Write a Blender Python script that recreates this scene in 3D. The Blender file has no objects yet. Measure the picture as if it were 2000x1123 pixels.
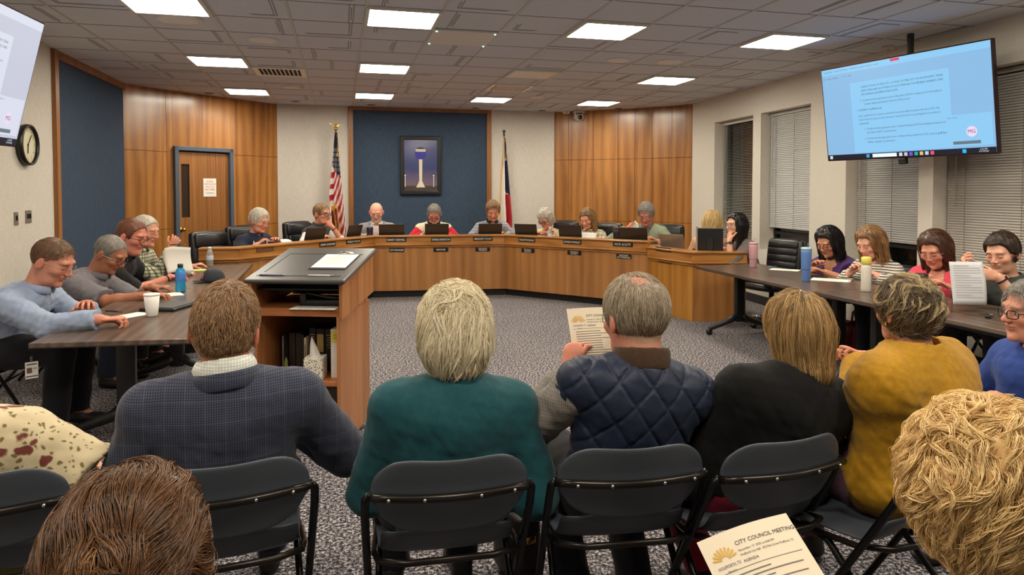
import bpy, bmesh, math, random
import numpy as np
from mathutils import Vector, Matrix
random.seed(7); RNG = np.random.default_rng(7)
PI = math.pi
SC = bpy.context.scene
COL = SC.collection

# ---------------------------------------------------------------- camera (24 mm phone lens, cropped from the top)
CAM_Z = 1.6
FPX, PPX, PPY = 1333.0, 1000.0, 415.0
PITCH = math.atan(45 / FPX); YAW = math.atan(335 / math.hypot(FPX, 45))
cam_d = bpy.data.cameras.new('camera'); cam = bpy.data.objects.new('camera', cam_d); COL.objects.link(cam)
cam.location = (0, 0, CAM_Z); cam.rotation_euler = (PI / 2 - PITCH, 0, -YAW)
cam_d.sensor_width = 36.0; cam_d.lens = 36.0 * FPX / 2000; cam_d.shift_y = -(1123 / 2 - PPY) / 2000
cam_d.clip_start = 0.05
SC.camera = cam
_F = Vector((math.sin(YAW) * math.cos(PITCH), math.cos(YAW) * math.cos(PITCH), -math.sin(PITCH)))
_R = Vector((math.cos(YAW), -math.sin(YAW), 0)); _U = _R.cross(_F)
def at(px, py, d):
    """the point of the room a tape measure finds: sight line through (px, py), d metres deep"""
    return Vector((0, 0, CAM_Z)) + (_F + _R * ((px - PPX) / FPX) - _U * ((py - PPY) / FPX)) * d
def atz(px, py, z):
    r = _F + _R * ((px - PPX) / FPX) - _U * ((py - PPY) / FPX)
    return Vector((0, 0, CAM_Z)) + r * ((z - CAM_Z) / r.z)

# ---------------------------------------------------------------- objects
def tag(o, label=None, cat=None, group=None, kind=None):
    if label: o['label'] = label
    if cat: o['category'] = cat
    if group: o['group'] = group
    if kind: o['kind'] = kind
    return o
def thing(name, label, cat, loc=(0, 0, 0), rz=0, group=None, rot=None):
    o = bpy.data.objects.new(name, None); COL.objects.link(o)
    o.location = loc; o.rotation_euler = rot if rot else (0, 0, rz); o.empty_display_size = .1
    return tag(o, label, cat, group)
def link_mesh(name, me, parent=None, loc=None, rot=None):
    o = bpy.data.objects.new(name, me); COL.objects.link(o)
    if parent is not None: o.parent = parent
    if loc is not None: o.location = loc
    if rot is not None: o.rotation_euler = rot
    return o
def kids(o): return [c for c in SC.objects if c.parent == o]
def dup(root, loc, rz=None, label=None, group=None, parent=None):
    r = root.copy(); COL.objects.link(r); r.location = loc
    if parent is not None: r.parent = parent
    if rz is not None: r.rotation_euler = (0, 0, rz)
    if label: r['label'] = label
    if group: r['group'] = group
    for ch in kids(root):
        c = ch.copy(); COL.objects.link(c); c.parent = r
        for g in kids(ch):
            d = g.copy(); COL.objects.link(d); d.parent = c
    return r

class MB:
    """collects shapes into one mesh"""
    def __init__(s): s.v = []; s.f = []; s.m = []; s.mi = 0
    def add(s, vs, fs):
        b = len(s.v); s.v += [tuple(v) for v in vs]
        for f in fs: s.f.append(tuple(i + b for i in f)); s.m.append(s.mi)
        return s
    def box(s, c, d, rz=0, M=None, bev=0.0):
        x, y, z = d[0] / 2, d[1] / 2, d[2] / 2
        if bev > 0:
            bm = bmesh.new(); bmesh.ops.create_cube(bm, size=1)
            for v in bm.verts: v.co = Vector((v.co.x * d[0], v.co.y * d[1], v.co.z * d[2]))
            bmesh.ops.bevel(bm, geom=bm.edges[:], offset=bev, segments=2, profile=.5, affect='EDGES')
            vs = [v.co.copy() for v in bm.verts]; bm.verts.index_update()
            fs = [[v.index for v in f.verts] for f in bm.faces]; bm.free()
        else:
            vs = [Vector((i * x, j * y, k * z)) for k in (-1, 1) for j in (-1, 1) for i in (-1, 1)]
            fs = [(0, 2, 3, 1), (4, 5, 7, 6), (0, 1, 5, 4), (2, 6, 7, 3), (0, 4, 6, 2), (1, 3, 7, 5)]
        T = M if M is not None else Matrix.Rotation(rz, 3, 'Z')
        c = Vector(c)
        return s.add([T @ v + c for v in vs], fs)
    def tube(s, pts, r, n=8, closed=False, caps=True):
        pts = [Vector(p) for p in pts]; N = len(pts)
        rs = r if isinstance(r, (list, tuple)) else [r] * N
        vs = []; fs = []; up = None
        for i, p in enumerate(pts):
            a = pts[(i - 1) % N] if (closed or i > 0) else p
            b = pts[(i + 1) % N] if (closed or i < N - 1) else p
            t = (b - a)
            if t.length < 1e-9: t = Vector((0, 0, 1))
            t.normalize()
            if up is None:
                up = Vector((0, 0, 1)) if abs(t.z) < .9 else Vector((1, 0, 0))
            u = up - t * up.dot(t)
            if u.length < 1e-6: u = Vector((1, 0, 0)) - t * t.x
            u.normalize(); up = u; w = t.cross(u)
            for k in range(n):
                an = 2 * PI * k / n
                vs.append(p + (u * math.cos(an) + w * math.sin(an)) * rs[i])
        for i in range(N if closed else N - 1):
            for k in range(n):
                a = i * n + k; b = i * n + (k + 1) % n; j = ((i + 1) % N) * n
                fs.append((a, b, j + (k + 1) % n, j + k))
        if caps and not closed:
            fs.append(tuple(range(n - 1, -1, -1))); fs.append(tuple((N - 1) * n + k for k in range(n)))
        return s.add(vs, fs)
    def lathe(s, prof, c=(0, 0, 0), n=24, M=None, cap=True):
        vs = []; fs = []; c = Vector(c); M = M or Matrix.Identity(3); P = len(prof)
        for r, z in prof:
            for k in range(n):
                an = 2 * PI * k / n; vs.append(M @ Vector((r * math.cos(an), r * math.sin(an), z)) + c)
        for i in range(P - 1):
            for k in range(n):
                fs.append((i * n + k, i * n + (k + 1) % n, (i + 1) * n + (k + 1) % n, (i + 1) * n + k))
        if cap:
            fs.append(tuple(range(n - 1, -1, -1))); fs.append(tuple((P - 1) * n + k for k in range(n)))
        return s.add(vs, fs)
    def prism(s, poly, z0, z1):
        """vertical prism over a plan polygon (counter-clockwise)"""
        n = len(poly)
        a = sum(poly[i][0] * poly[(i + 1) % n][1] - poly[(i + 1) % n][0] * poly[i][1] for i in range(n))
        if a < 0: poly = poly[::-1]
        vs = [(x, y, z0) for x, y in poly] + [(x, y, z1) for x, y in poly]
        fs = [tuple(range(n - 1, -1, -1)), tuple(range(n, 2 * n))] + [(i, (i + 1) % n, n + (i + 1) % n, n + i) for i in range(n)]
        return s.add(vs, fs)
    def poly(s, pts): return s.add(pts, [tuple(range(len(pts)))])
    def grid(s, fn, nu, nv, closed_u=False):
        vs = [fn(i / nu, j / nv) for j in range(nv + 1) for i in range(nu + 1)]
        fs = [(j * (nu + 1) + i, j * (nu + 1) + i + 1, (j + 1) * (nu + 1) + i + 1, (j + 1) * (nu + 1) + i) for j in range(nv) for i in range(nu)]
        return s.add(vs, fs)
    def ball(s, c, r, n=10):
        r = r if isinstance(r, (tuple, list)) else (r, r, r); vs = []; fs = []; m = n // 2 + 1
        for j in range(m + 1):
            ph = PI * j / m
            for k in range(n):
                an = 2 * PI * k / n
                vs.append((c[0] + r[0] * math.sin(ph) * math.cos(an), c[1] + r[1] * math.sin(ph) * math.sin(an), c[2] + r[2] * math.cos(ph)))
        for j in range(m):
            for k in range(n):
                fs.append((j * n + k, (j + 1) * n + k, (j + 1) * n + (k + 1) % n, j * n + (k + 1) % n))
        return s.add(vs, fs)
    def mesh(s, name, mats, smooth=False):
        me = bpy.data.meshes.new(name); me.from_pydata([tuple(v) for v in s.v], [], s.f)
        for m in (mats if isinstance(mats, (list, tuple)) else [mats]): me.materials.append(m)
        me.polygons.foreach_set('material_index', s.m)
        if smooth: me.polygons.foreach_set('use_smooth', [True] * len(s.f))
        me.update(); me.validate()
        return me
    def build(s, name, mats, parent=None, smooth=False, loc=None, rot=None, solid=0, sub=0, bevel=0):
        o = link_mesh(name, s.mesh(name, mats, smooth), parent, loc, rot)
        if solid: md = o.modifiers.new('t', 'SOLIDIFY'); md.thickness = solid; md.offset = 0
        if bevel: md = o.modifiers.new('b', 'BEVEL'); md.width = bevel; md.segments = 2; md.limit_method = 'ANGLE'
        if sub: md = o.modifiers.new('s', 'SUBSURF'); md.levels = sub; md.render_levels = sub
        return o

def text_mesh(name, txt, size, mat, parent=None, loc=(0, 0, 0), M=None, align='CENTER', width=None, res=2, depth=0.0, spacing=1.0, linegap=1.0):
    """flat lettering as a mesh, lying in the local XY plane of M (x = reading direction, y = up)"""
    cu = bpy.data.curves.new(name, 'FONT'); cu.body = txt; cu.size = size; cu.align_x = align; cu.align_y = 'CENTER' if align == 'CENTER' else 'TOP'
    cu.resolution_u = res; cu.extrude = depth; cu.space_character = spacing; cu.space_line = linegap
    ob = bpy.data.objects.new(name, cu); COL.objects.link(ob)
    dg = bpy.context.evaluated_depsgraph_get(); dg.update()
    me = bpy.data.meshes.new_from_object(ob.evaluated_get(dg))
    bpy.data.objects.remove(ob); bpy.data.curves.remove(cu)
    me.name = name
    if width and len(me.vertices):
        xs = [v.co.x for v in me.vertices]; w = max(xs) - min(xs)
        if w > width:
            me.transform(Matrix.Diagonal((width / w, 1, 1, 1)))
    me.materials.clear(); me.materials.append(mat)
    o = link_mesh(name, me, parent)
    T = Matrix.Translation(Vector(loc)) @ (M.to_4x4() if M is not None else Matrix.Identity(4))
    o.matrix_local = T
    return o
def frame(right, up):
    r = Vector(right).normalized(); u = Vector(up).normalized(); n = r.cross(u)
    return Matrix((r, u, n)).transposed()

# ---------------------------------------------------------------- materials
class NT:
    def __init__(s, name):
        s.m = bpy.data.materials.new(name); s.m.use_nodes = True; s.t = s.m.node_tree; s.n = s.t.nodes
        s.b = s.n['Principled BSDF']
    def node(s, typ, ins=None, **kw):
        nd = s.n.new(typ)
        for k, v in kw.items(): setattr(nd, k, v)
        for k, v in (ins or {}).items():
            if hasattr(v, 'outputs'): v = v.outputs[2] if v.bl_idname == 'ShaderNodeMix' else v.outputs[0]
            if isinstance(v, bpy.types.NodeSocket): s.t.links.new(v, nd.inputs[k])
            else: nd.inputs[k].default_value = v
        return nd
    def coord(s, scale=(1, 1, 1), src='Object', rot=(0, 0, 0)):
        tc = s.node('ShaderNodeTexCoord')
        return s.node('ShaderNodeMapping', {'Vector': tc.outputs[src], 'Scale': scale, 'Rotation': rot})
    def noise(s, vec, scale, detail=2, rough=.5):
        return s.node('ShaderNodeTexNoise', {'Vector': vec, 'Scale': scale, 'Detail': detail, 'Roughness': rough})
    def ramp(s, fac, stops, interp='LINEAR'):
        r = s.node('ShaderNodeValToRGB', {'Fac': fac}); cr = r.color_ramp; cr.interpolation = interp
        while len(cr.elements) < len(stops): cr.elements.new(.5)
        for e, (p, c) in zip(cr.elements, stops): e.position = p; e.color = (*c, 1) if len(c) == 3 else c
        return r
    def math(s, op, a, b=0.0, c=None):
        d = {0: a, 1: b}
        if c is not None: d[2] = c
        return s.node('ShaderNodeMath', d, operation=op)
    def mix(s, fac, a, b, mode='MIX'):
        nd = s.node('ShaderNodeMix', data_type='RGBA', blend_type=mode)
        for k, v in ((0, fac), (6, a), (7, b)):
            if hasattr(v, 'outputs'): v = v.outputs[2] if v.bl_idname == 'ShaderNodeMix' else v.outputs[0]
            if isinstance(v, bpy.types.NodeSocket): s.t.links.new(v, nd.inputs[k])
            else: nd.inputs[k].default_value = v if k == 0 or len(v) == 4 else (*v, 1)
        return nd
    def base(s, c):
        if hasattr(c, 'outputs'): c = c.outputs[2] if c.bl_idname == 'ShaderNodeMix' else c.outputs[0]
        if isinstance(c, bpy.types.NodeSocket): s.t.links.new(c, s.b.inputs['Base Color'])
        else: s.b.inputs['Base Color'].default_value = (*c, 1)
        return s
    def bump(s, h, strength=.3, dist=.01):
        b = s.node('ShaderNodeBump', {'Height': h, 'Strength': strength, 'Distance': dist})
        s.t.links.new(b.outputs[0], s.b.inputs['Normal']); return s
    def set(s, **kw):
        for k, v in kw.items(): s.b.inputs[k.replace('_', ' ')].default_value = v
        return s
def sepxyz(n, v):
    nd = n.node('ShaderNodeSeparateXYZ', {0: v}); return nd.outputs
def lin(r, g, b):
    f = lambda c: ((c / 255 + .055) / 1.055) ** 2.4 if c > 10 else c / 255 / 12.92
    return (f(r), f(g), f(b))
_mc = {}
def plain(name, rgb, rough=.5, metal=0.0, spec=.5, noise=.0, nscale=40, bump=0.0, **kw):
    if name in _mc: return _mc[name]
    n = NT(name); c = lin(*rgb)
    if noise or bump:
        co = n.coord(); nz = n.noise(co, nscale, 3)
        if noise:
            n.base(n.ramp(nz.outputs[0], [(.3, tuple(x * (1 - noise) for x in c)), (.7, tuple(min(1, x * (1 + noise)) for x in c))]))
        else: n.base(c)
        if bump: n.bump(nz.outputs[0], bump, .01)
    else: n.base(c)
    n.set(Roughness=rough, Metallic=metal, Specular_IOR_Level=spec, **kw)
    _mc[name] = n.m; return n.m
def emit(name, rgb, strength):
    n = NT(name); n.base((0, 0, 0)); n.b.inputs['Emission Color'].default_value = (*lin(*rgb), 1); n.b.inputs['Emission Strength'].default_value = strength
    n.set(Roughness=.5, Specular_IOR_Level=.3)
    return n.m
def wood(name, c0, c1, c2, scale=(9, 9, .55), rough=.35, band=1.6, coat=.0, bump=.03, src='Object'):
    """grain runs along the axis with the small scale"""
    n = NT(name); co = n.coord(scale, src=src)
    n1 = n.noise(co, 2.2, 5, .62); n2 = n.noise(co, 14, 3, .6)
    co2 = n.coord(tuple(x * band for x in scale), src=src); n3 = n.noise(co2, .6, 1)
    w = n.node('ShaderNodeTexWave', {'Vector': co, 'Scale': .9, 'Distortion': 9.0, 'Detail': 3.0, 'Detail Scale': 1.2})
    f = n.math('ADD', n.math('MULTIPLY', n1.outputs[0], .55), n.math('MULTIPLY', w.outputs[1], .16))
    f = n.math('ADD', f, n.math('MULTIPLY', n3.outputs[0], .3))
    f = n.math('ADD', f, n.math('MULTIPLY', n2.outputs[0], .18))
    n.base(n.ramp(f, [(.38, lin(*c0)), (.58, lin(*c1)), (.8, lin(*c2))]))
    n.bump(n2.outputs[0], bump, .004)
    n.set(Roughness=rough, Coat_Weight=coat, Coat_Roughness=.15)
    return n.m
# ================================================================ signed-distance bodies
class Fld:
    """a list of rounded shapes melted together; evaluated on points, meshed with surface nets"""
    def __init__(s): s.p = []
    def cone(s, a, b, ra, rb, k=.02, ax=None, sq=1.0, cap=None, sub=False, cap0=None):
        s.p.append(('c', np.array(a, float), np.array(b, float), ra, rb, k, None if ax is None else np.array(ax, float), sq, cap, sub, cap0)); return s
    def ell(s, c, r, k=.02, R=None, sub=False):
        s.p.append(('e', np.array(c, float), np.array(r, float), np.eye(3) if R is None else np.array(R, float), k, sub)); return s
    def ring(s, c, n, R, r, h, k=.01, sx=1.0, xa=None):
        n = np.array(n, float); n /= np.linalg.norm(n)
        s.p.append(('r', np.array(c, float), n, R, r, h, k, sx, None if xa is None else np.array(xa, float))); return s
    def bbox(s, pad):
        lo = np.full(3, 1e9); hi = -lo
        for p in s.p:
            if p[0] == 'c':
                if p[9]: continue
                r = max(p[3], p[4]); a, b = p[1], p[2]
                lo = np.minimum(lo, np.minimum(a, b) - r); hi = np.maximum(hi, np.maximum(a, b) + r)
            elif p[0] == 'e':
                if p[5]: continue
                r = p[2].max(); lo = np.minimum(lo, p[1] - r); hi = np.maximum(hi, p[1] + r)
            else:
                r = p[3] + max(p[4], p[5]); lo = np.minimum(lo, p[1] - r); hi = np.maximum(hi, p[1] + r)
        return lo - pad, hi + pad
    @staticmethod
    def one(p, P):
        if p[0] == 'c':
            _, a, b, ra, rb, k, ax, sq, cap, sub, cap0 = p
            ab = b - a; L2 = max(ab @ ab, 1e-9); q = P - a
            t0 = (q @ ab) / L2; t = np.clip(t0, 0, 1)
            q = q - t[..., None] * ab
            if ax is not None:
                c = q @ ax; q = q + ax * (c * (1 / sq - 1))[..., None]
                d = (np.sqrt((q * q).sum(-1)) - (ra + t * (rb - ra))) * min(1, sq ** .5)
            else: d = np.sqrt((q * q).sum(-1)) - (ra + t * (rb - ra))
            L = math.sqrt(L2)
            if cap is not None: d = np.maximum(d, (t0 - 1) * L - cap)
            if cap0 is not None: d = np.maximum(d, -t0 * L - cap0)
            return d, k, sub
        if p[0] == 'e':
            _, c, r, R, k, sub = p
            q = (P - c) @ R; u = q / r; k0 = np.sqrt((u * u).sum(-1)); w = u / r; k1 = np.sqrt((w * w).sum(-1)) + 1e-9
            return k0 * (k0 - 1) / k1, k, sub
        _, c, n, R, r, h, k, sx, xa = p
        q = P - c; z = q @ n; q2 = q - z[..., None] * n
        if xa is not None:
            cc = q2 @ xa; q2 = q2 + xa * (cc * (1 / sx - 1))[..., None]
        rad = np.sqrt((q2 * q2).sum(-1)) - R
        return np.sqrt((rad / r) ** 2 + (z / h) ** 2) * min(r, h) - min(r, h), k, False
    def merge(s, D, d, k, sub):
        if sub:
            h = np.clip(.5 - .5 * (D + d) / k, 0, 1)
            return D * (1 - h) - d * h + k * h * (1 - h)
        h = np.clip(.5 + .5 * (D - d) / k, 0, 1)
        return D * (1 - h) + d * h - k * h * (1 - h)
    def ev(s, P):
        D = np.full(P.shape[:-1], .3)
        for p in s.p:
            d, k, sub = s.one(p, P); D = s.merge(D, d, max(k, 1e-4), sub)
        return D
    def grid(s, vox, lo=None, hi=None, post=None):
        if lo is None: lo, hi = s.bbox(vox * 2.5 + .012)
        n = np.maximum(np.ceil((hi - lo) / vox).astype(int) + 1, 4)
        X = [lo[i] + vox * np.arange(n[i]) for i in range(3)]
        D = np.full(n, .3, np.float32)
        for p in s.p:
            if p[0] == 'c': l = np.minimum(p[1], p[2]) - max(p[3], p[4]); h = np.maximum(p[1], p[2]) + max(p[3], p[4]); m = p[5]
            elif p[0] == 'e': l = p[1] - p[2].max(); h = p[1] + p[2].max(); m = p[4]
            else: rr = p[3] * max(1, 1 / p[7]) + max(p[4], p[5]); l = p[1] - rr; h = p[1] + rr; m = p[6]
            m += vox * 2.5
            i0 = np.clip(np.floor((l - m - lo) / vox).astype(int), 0, n); i1 = np.clip(np.ceil((h + m - lo) / vox).astype(int) + 1, 0, n)
            if (i1 <= i0).any(): continue
            P = np.stack(np.meshgrid(X[0][i0[0]:i1[0]], X[1][i0[1]:i1[1]], X[2][i0[2]:i1[2]], indexing='ij'), -1)
            d, k, sub = s.one(p, P)
            sl = tuple(slice(i0[j], i1[j]) for j in range(3))
            D[sl] = s.merge(D[sl], d, max(k, 1e-4), sub)
        if post is not None:
            near = np.abs(D) < .09
            if near.any():
                idx = np.argwhere(near); P = lo + idx * vox
                D[near] = post(P, D[near])
        return D, lo
    def mesh(s, vox, post=None, lo=None, hi=None):
        D, lo = s.grid(vox, lo, hi, post)
        D[0], D[-1], D[:, 0], D[:, -1], D[:, :, 0], D[:, :, -1] = .1, .1, .1, .1, .1, .1
        return nets(D, lo, vox)
def nets(D, lo, vox):
    S = D < 0; n = np.array(D.shape) - 1
    cnt = np.zeros(n, np.int8); acc = np.zeros((*n, 3), np.float32)
    act = np.zeros(n, bool); cs = [(i, j, k) for i in (0, 1) for j in (0, 1) for k in (0, 1)]
    sl = lambda c: tuple(slice(c[i], c[i] + n[i]) for i in range(3))
    a_ = np.ones(n, bool); o_ = np.zeros(n, bool)
    for c in cs: a_ &= S[sl(c)]; o_ |= S[sl(c)]
    act = o_ & ~a_
    idx = np.argwhere(act)
    if not len(idx): return np.zeros((0, 3)), np.zeros((0, 4), int)
    V = np.zeros((len(idx), 3)); W = np.zeros(len(idx))
    for c in cs:
        for ax in range(3):
            if c[ax]: continue
            e = list(c); e[ax] = 1
            da = D[tuple((idx + c).T)]; db = D[tuple((idx + np.array(e)).T)]
            m = (da < 0) != (db < 0)
            t = np.where(m, da / np.where(m, da - db, 1), 0)
            pos = np.tile(np.array(c, float), (len(idx), 1)); pos[:, ax] += t
            V[m] += pos[m]; W += m
    V = (V / W[:, None] + idx) * vox + lo
    num = np.full(n, -1, np.int64); num[tuple(idx.T)] = np.arange(len(idx))
    Q = []
    for ax in range(3):
        u, w = [(1, 2), (2, 0), (0, 1)][ax]
        A = np.argwhere(np.take(S, range(0, n[ax]), ax) != np.take(S, range(1, n[ax] + 1), ax))
        A = A[(A[:, u] > 0) & (A[:, w] > 0) & (A[:, u] < n[u]) & (A[:, w] < n[w])]
        if not len(A): continue
        du = np.zeros(3, int); du[u] = 1; dw = np.zeros(3, int); dw[w] = 1
        q = np.stack([num[tuple((A - du - dw).T)], num[tuple((A - dw).T)], num[tuple(A.T)], num[tuple((A - du).T)]], 1)
        ins = S[tuple(A.T)]
        q[~ins] = q[~ins][:, ::-1]
        Q.append(q)
    Q = np.concatenate(Q); Q = Q[(Q >= 0).all(1)]
    return V, Q
def np_mesh(name, V, Q, mat, col=None, smooth=True):
    me = bpy.data.meshes.new(name)
    me.vertices.add(len(V)); me.vertices.foreach_set('co', np.asarray(V, np.float32).ravel())
    k = Q.shape[1]; me.loops.add(Q.size); me.loops.foreach_set('vertex_index', Q.astype(np.int32).ravel())
    me.polygons.add(len(Q)); me.polygons.foreach_set('loop_start', np.arange(0, Q.size, k, dtype=np.int32))
    me.update(calc_edges=True)
    me.polygons.foreach_set('use_smooth', np.ones(len(Q), bool))
    me.materials.append(mat)
    if col is not None:
        at_ = me.color_attributes.new('Col', 'FLOAT_COLOR', 'POINT')
        at_.data.foreach_set('color', np.concatenate([col, np.ones((len(col), 1))], 1).astype(np.float32).ravel())
    me.validate(); return me
def wob(P, f, seed=0):
    """cheap smooth pseudo-noise, about -1..1"""
    r = np.random.default_rng(seed); o = np.zeros(len(P))
    for i in range(5):
        d = r.normal(size=3); d /= np.linalg.norm(d); g = f * (.6 + .35 * i)
        o += np.sin(P @ d * g + r.uniform(0, 6.28) + 1.3 * np.sin(P @ r.normal(size=3) * f * .5))
    return o / 2.6
def rotm(pitch, yaw, roll):
    """head turn: yaw left(+)/right(-), pitch down(+), roll"""
    return np.array(Matrix.Rotation(yaw, 3, 'Z') @ Matrix.Rotation(-pitch, 3, 'X') @ Matrix.Rotation(roll, 3, 'Y'))

# ---------------------------------------------------------------- materials of people
def m_skin():
    n = NT('skin'); a = n.node('ShaderNodeAttribute', attribute_name='Col'); nz = n.noise(n.coord(), 90, 3)
    n.base(n.mix(1.0, a.outputs[0], n.ramp(nz.outputs[0], [(.3, (.9, .88, .86)), (.7, (1, 1, 1))]), 'MULTIPLY'))
    n.bump(nz.outputs[0], .08, .004); n.set(Roughness=.5, Specular_IOR_Level=.35, Subsurface_Weight=.06, Subsurface_Scale=.02)
    return n.m
M_SKIN = m_skin()
def m_hair(name, dark, light, rough=.5, tips=None):
    n = NT(name); hi = n.node('ShaderNodeHairInfo')
    nz = n.noise(n.coord((60, 60, 8)), 1.0, 3)
    f = n.math('ADD', n.math('MULTIPLY', hi.outputs['Random'], .55), n.math('MULTIPLY', nz.outputs[0], .5))
    c = n.ramp(f, [(.15, lin(*dark)), (.75, lin(*light))])
    if tips is not None:
        it = n.ramp(hi.outputs['Intercept'], [(.3, (0, 0, 0)), (1, (1, 1, 1))]); c = n.mix(it, c, (*lin(*tips), 1))
    n.base(c)
    n.bump(nz.outputs[0], .5, .004); n.set(Roughness=rough, Specular_IOR_Level=.35)
    return n.m
# ================================================================ people
MALE_LINE = [(-.2, -.078), (-.085, -.078), (-.05, -.06), (-.03, -.035), (-.012, .0), (.012, .012), (.022, -.012), (.034, -.004), (.042, .05), (.06, .078), (.075, .094), (.2, .11)]
FEM_LINE = [(-.2, -.1), (-.03, -.09), (.0, -.06), (.025, -.03), (.045, .03), (.065, .072), (.2, .085)]
def head_field(sp):
    w = sp.get('jaw', 1.0); fat = sp.get('fat', 1.0); f = Fld()
    f.ell((0, -.012, .03), (.077, .096, .089), .01)
    f.ell((0, .018, -.03), (.066 * fat, .07, .075), .03)
    f.cone((-.03 * w, .035, -.085), (.03 * w, .035, -.085), .028 * fat, .028 * fat, .03)
    f.ell((0, .07, -.096), (.022 * w, .02, .018), .02)
    for sx in (-1, 1):
        f.ell((.043 * sx, .056, -.018), (.026 * fat, .026, .022), .02)
    f.cone((-.036, .078, .03), (.036, .078, .03), .012, .012, .018)
    for sx in (-1, 1): f.ell((.032 * sx, .101, .006), (.02, .018, .0125), .014, sub=True)
    for sx in (-1, 1): f.ell((.031 * sx, .0745, .006), (.0145, .0135, .0125), .004)
    ns = sp.get('nose', 1.0)
    f.cone((0, .086, .016), (0, .086 + .021 * ns, -.022), .0085 * ns, .0125 * ns, .012)
    for sx in (-1, 1): f.ell((.0125 * sx, .099, -.026), (.0085, .01, .0075), .006)
    f.ell((0, .082, -.047), (.025, .014, .0075), .006)
    f.ell((0, .081, -.059), (.021, .014, .0085), .006)
    for sx in (-1, 1): f.cone((0, .0985, -.0522), (sx * .022, .0915, -.0545), .0024, .002, .003, sub=True)
    for sx in (-1, 1):
        Re = np.array(Matrix.Rotation(.35 * sx, 3, 'Z') @ Matrix.Rotation(-.2, 3, 'X'))
        f.ell((.083 * sx, -.012, -.004), (.0085, .02, .033), .008, Re)
        f.ell((.095 * sx, -.006, .0), (.006, .011, .02), .006, Re, sub=True)
    if sp.get('dchin'): f.ell((0, .035, -.105), (.045, .045, .03), .03)
    return f
def head_color(q, sp):
    sk = np.array(lin(*sp['skin'])); n = len(q); C = np.tile(sk, (n, 1))
    x, y, z = q[:, 0], q[:, 1], q[:, 2]; ax = np.abs(x)
    def mixc(m, c):
        m = np.clip(m, 0, 1)[:, None]; C[:] = C * (1 - m) + np.array(c) * m
    red = sk * np.array([1.0, .8, .76])
    g = lambda cx, cy, cz, r: np.exp(-(((ax - cx) ** 2 + (y - cy) ** 2 + (z - cz) ** 2) / r ** 2))
    mixc(.7 * g(.045, .065, -.02, .024), red); mixc(.8 * g(0, .11, -.022, .017), red)
    mixc(np.where(ax > .078, .65, 0), red)
    hc = np.array(lin(*sp.get('haircol', (70, 50, 35))))
    if sp.get('beard'):
        b = np.array(lin(*sp['beard'])); m = ((z < -.03 - .25 * (ax > .03) * (.06 - y)) & (y > .012) & (z > -.125)).astype(float)
        m *= np.where((z > -.045) & (ax < .012), .6, 1); mixc(m * sp.get('bd', .75), b)
    lip = np.array(lin(*sp['lip'])) if sp.get('lip') else sk * np.array([.86, .62, .6])
    mixc(.85 * np.exp(-((x / .023) ** 4 + ((z + .0525) / .0105) ** 4)) * (y > .07), lip)
    mixc(.8 * np.exp(-((x / .022) ** 4 + ((z + .0522 + .1 * ax) / .0020) ** 2)) * (y > .07), sk * .25)
    zb = .029 - .25 * np.maximum(ax - .035, 0)
    mixc(sp.get('brow', .8) * np.exp(-(((ax - .033) / .021) ** 4 + ((z - zb) / .0052) ** 2)) * (y > .05), np.array(lin(*sp['browcol'])) if sp.get('browcol') else hc * .7)
    if sp.get('open'):
        lk = sp.get('gaze', 0)
        e = np.exp(-(((ax - .031) / .0125) ** 4 + ((z - .0055) / .0058) ** 4)) * (y > .06); mixc(e * 1.4, (.62, .6, .57))
        r2 = ((x - np.sign(x) * .031 - lk) ** 2 + (z - .0055) ** 2) / .0058 ** 2; mixc(np.exp(-r2 ** 3) * (y > .06), (.02, .015, .012))
        mixc(.9 * np.exp(-(((ax - .031) / .015) ** 4 + ((z - .0118) / .002) ** 2)) * (y > .06), (.03, .02, .018))
    else:
        mixc(.85 * np.exp(-(((ax - .031) / .014) ** 4 + ((z + .0005) / .0024) ** 2)) * (y > .06), (.05, .03, .025))
        mixc(.35 * np.exp(-(((ax - .031) / .015) ** 4 + ((z - .008) / .006) ** 2)) * (y > .06), sk * .55)
    mixc(.5 * np.exp(-(((ax - .011) / .004) ** 2 + ((z + .031) / .0025) ** 2)) * (y > .09), sk * .25)
    h = sp.get('hair')
    if h and not h.get('nopaint'):
        L = h.get('line', MALE_LINE); zm = np.interp(y, [a for a, b in L], [b for a, b in L])
        m = np.clip((z - zm + .003) / .008, 0, 1) * (y > -.13) * (ax < .0815)
        if h.get('bald'):
            bc, br = h['bald']; m *= np.clip((np.sqrt((((q - np.array(bc)) / np.array(br)) ** 2).sum(1)) - .85) / .3, 0, 1)
        mixc(m * h.get('paint', .9), np.array(lin(*h['root'])) if h.get('root') else hc)
    return C
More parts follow.
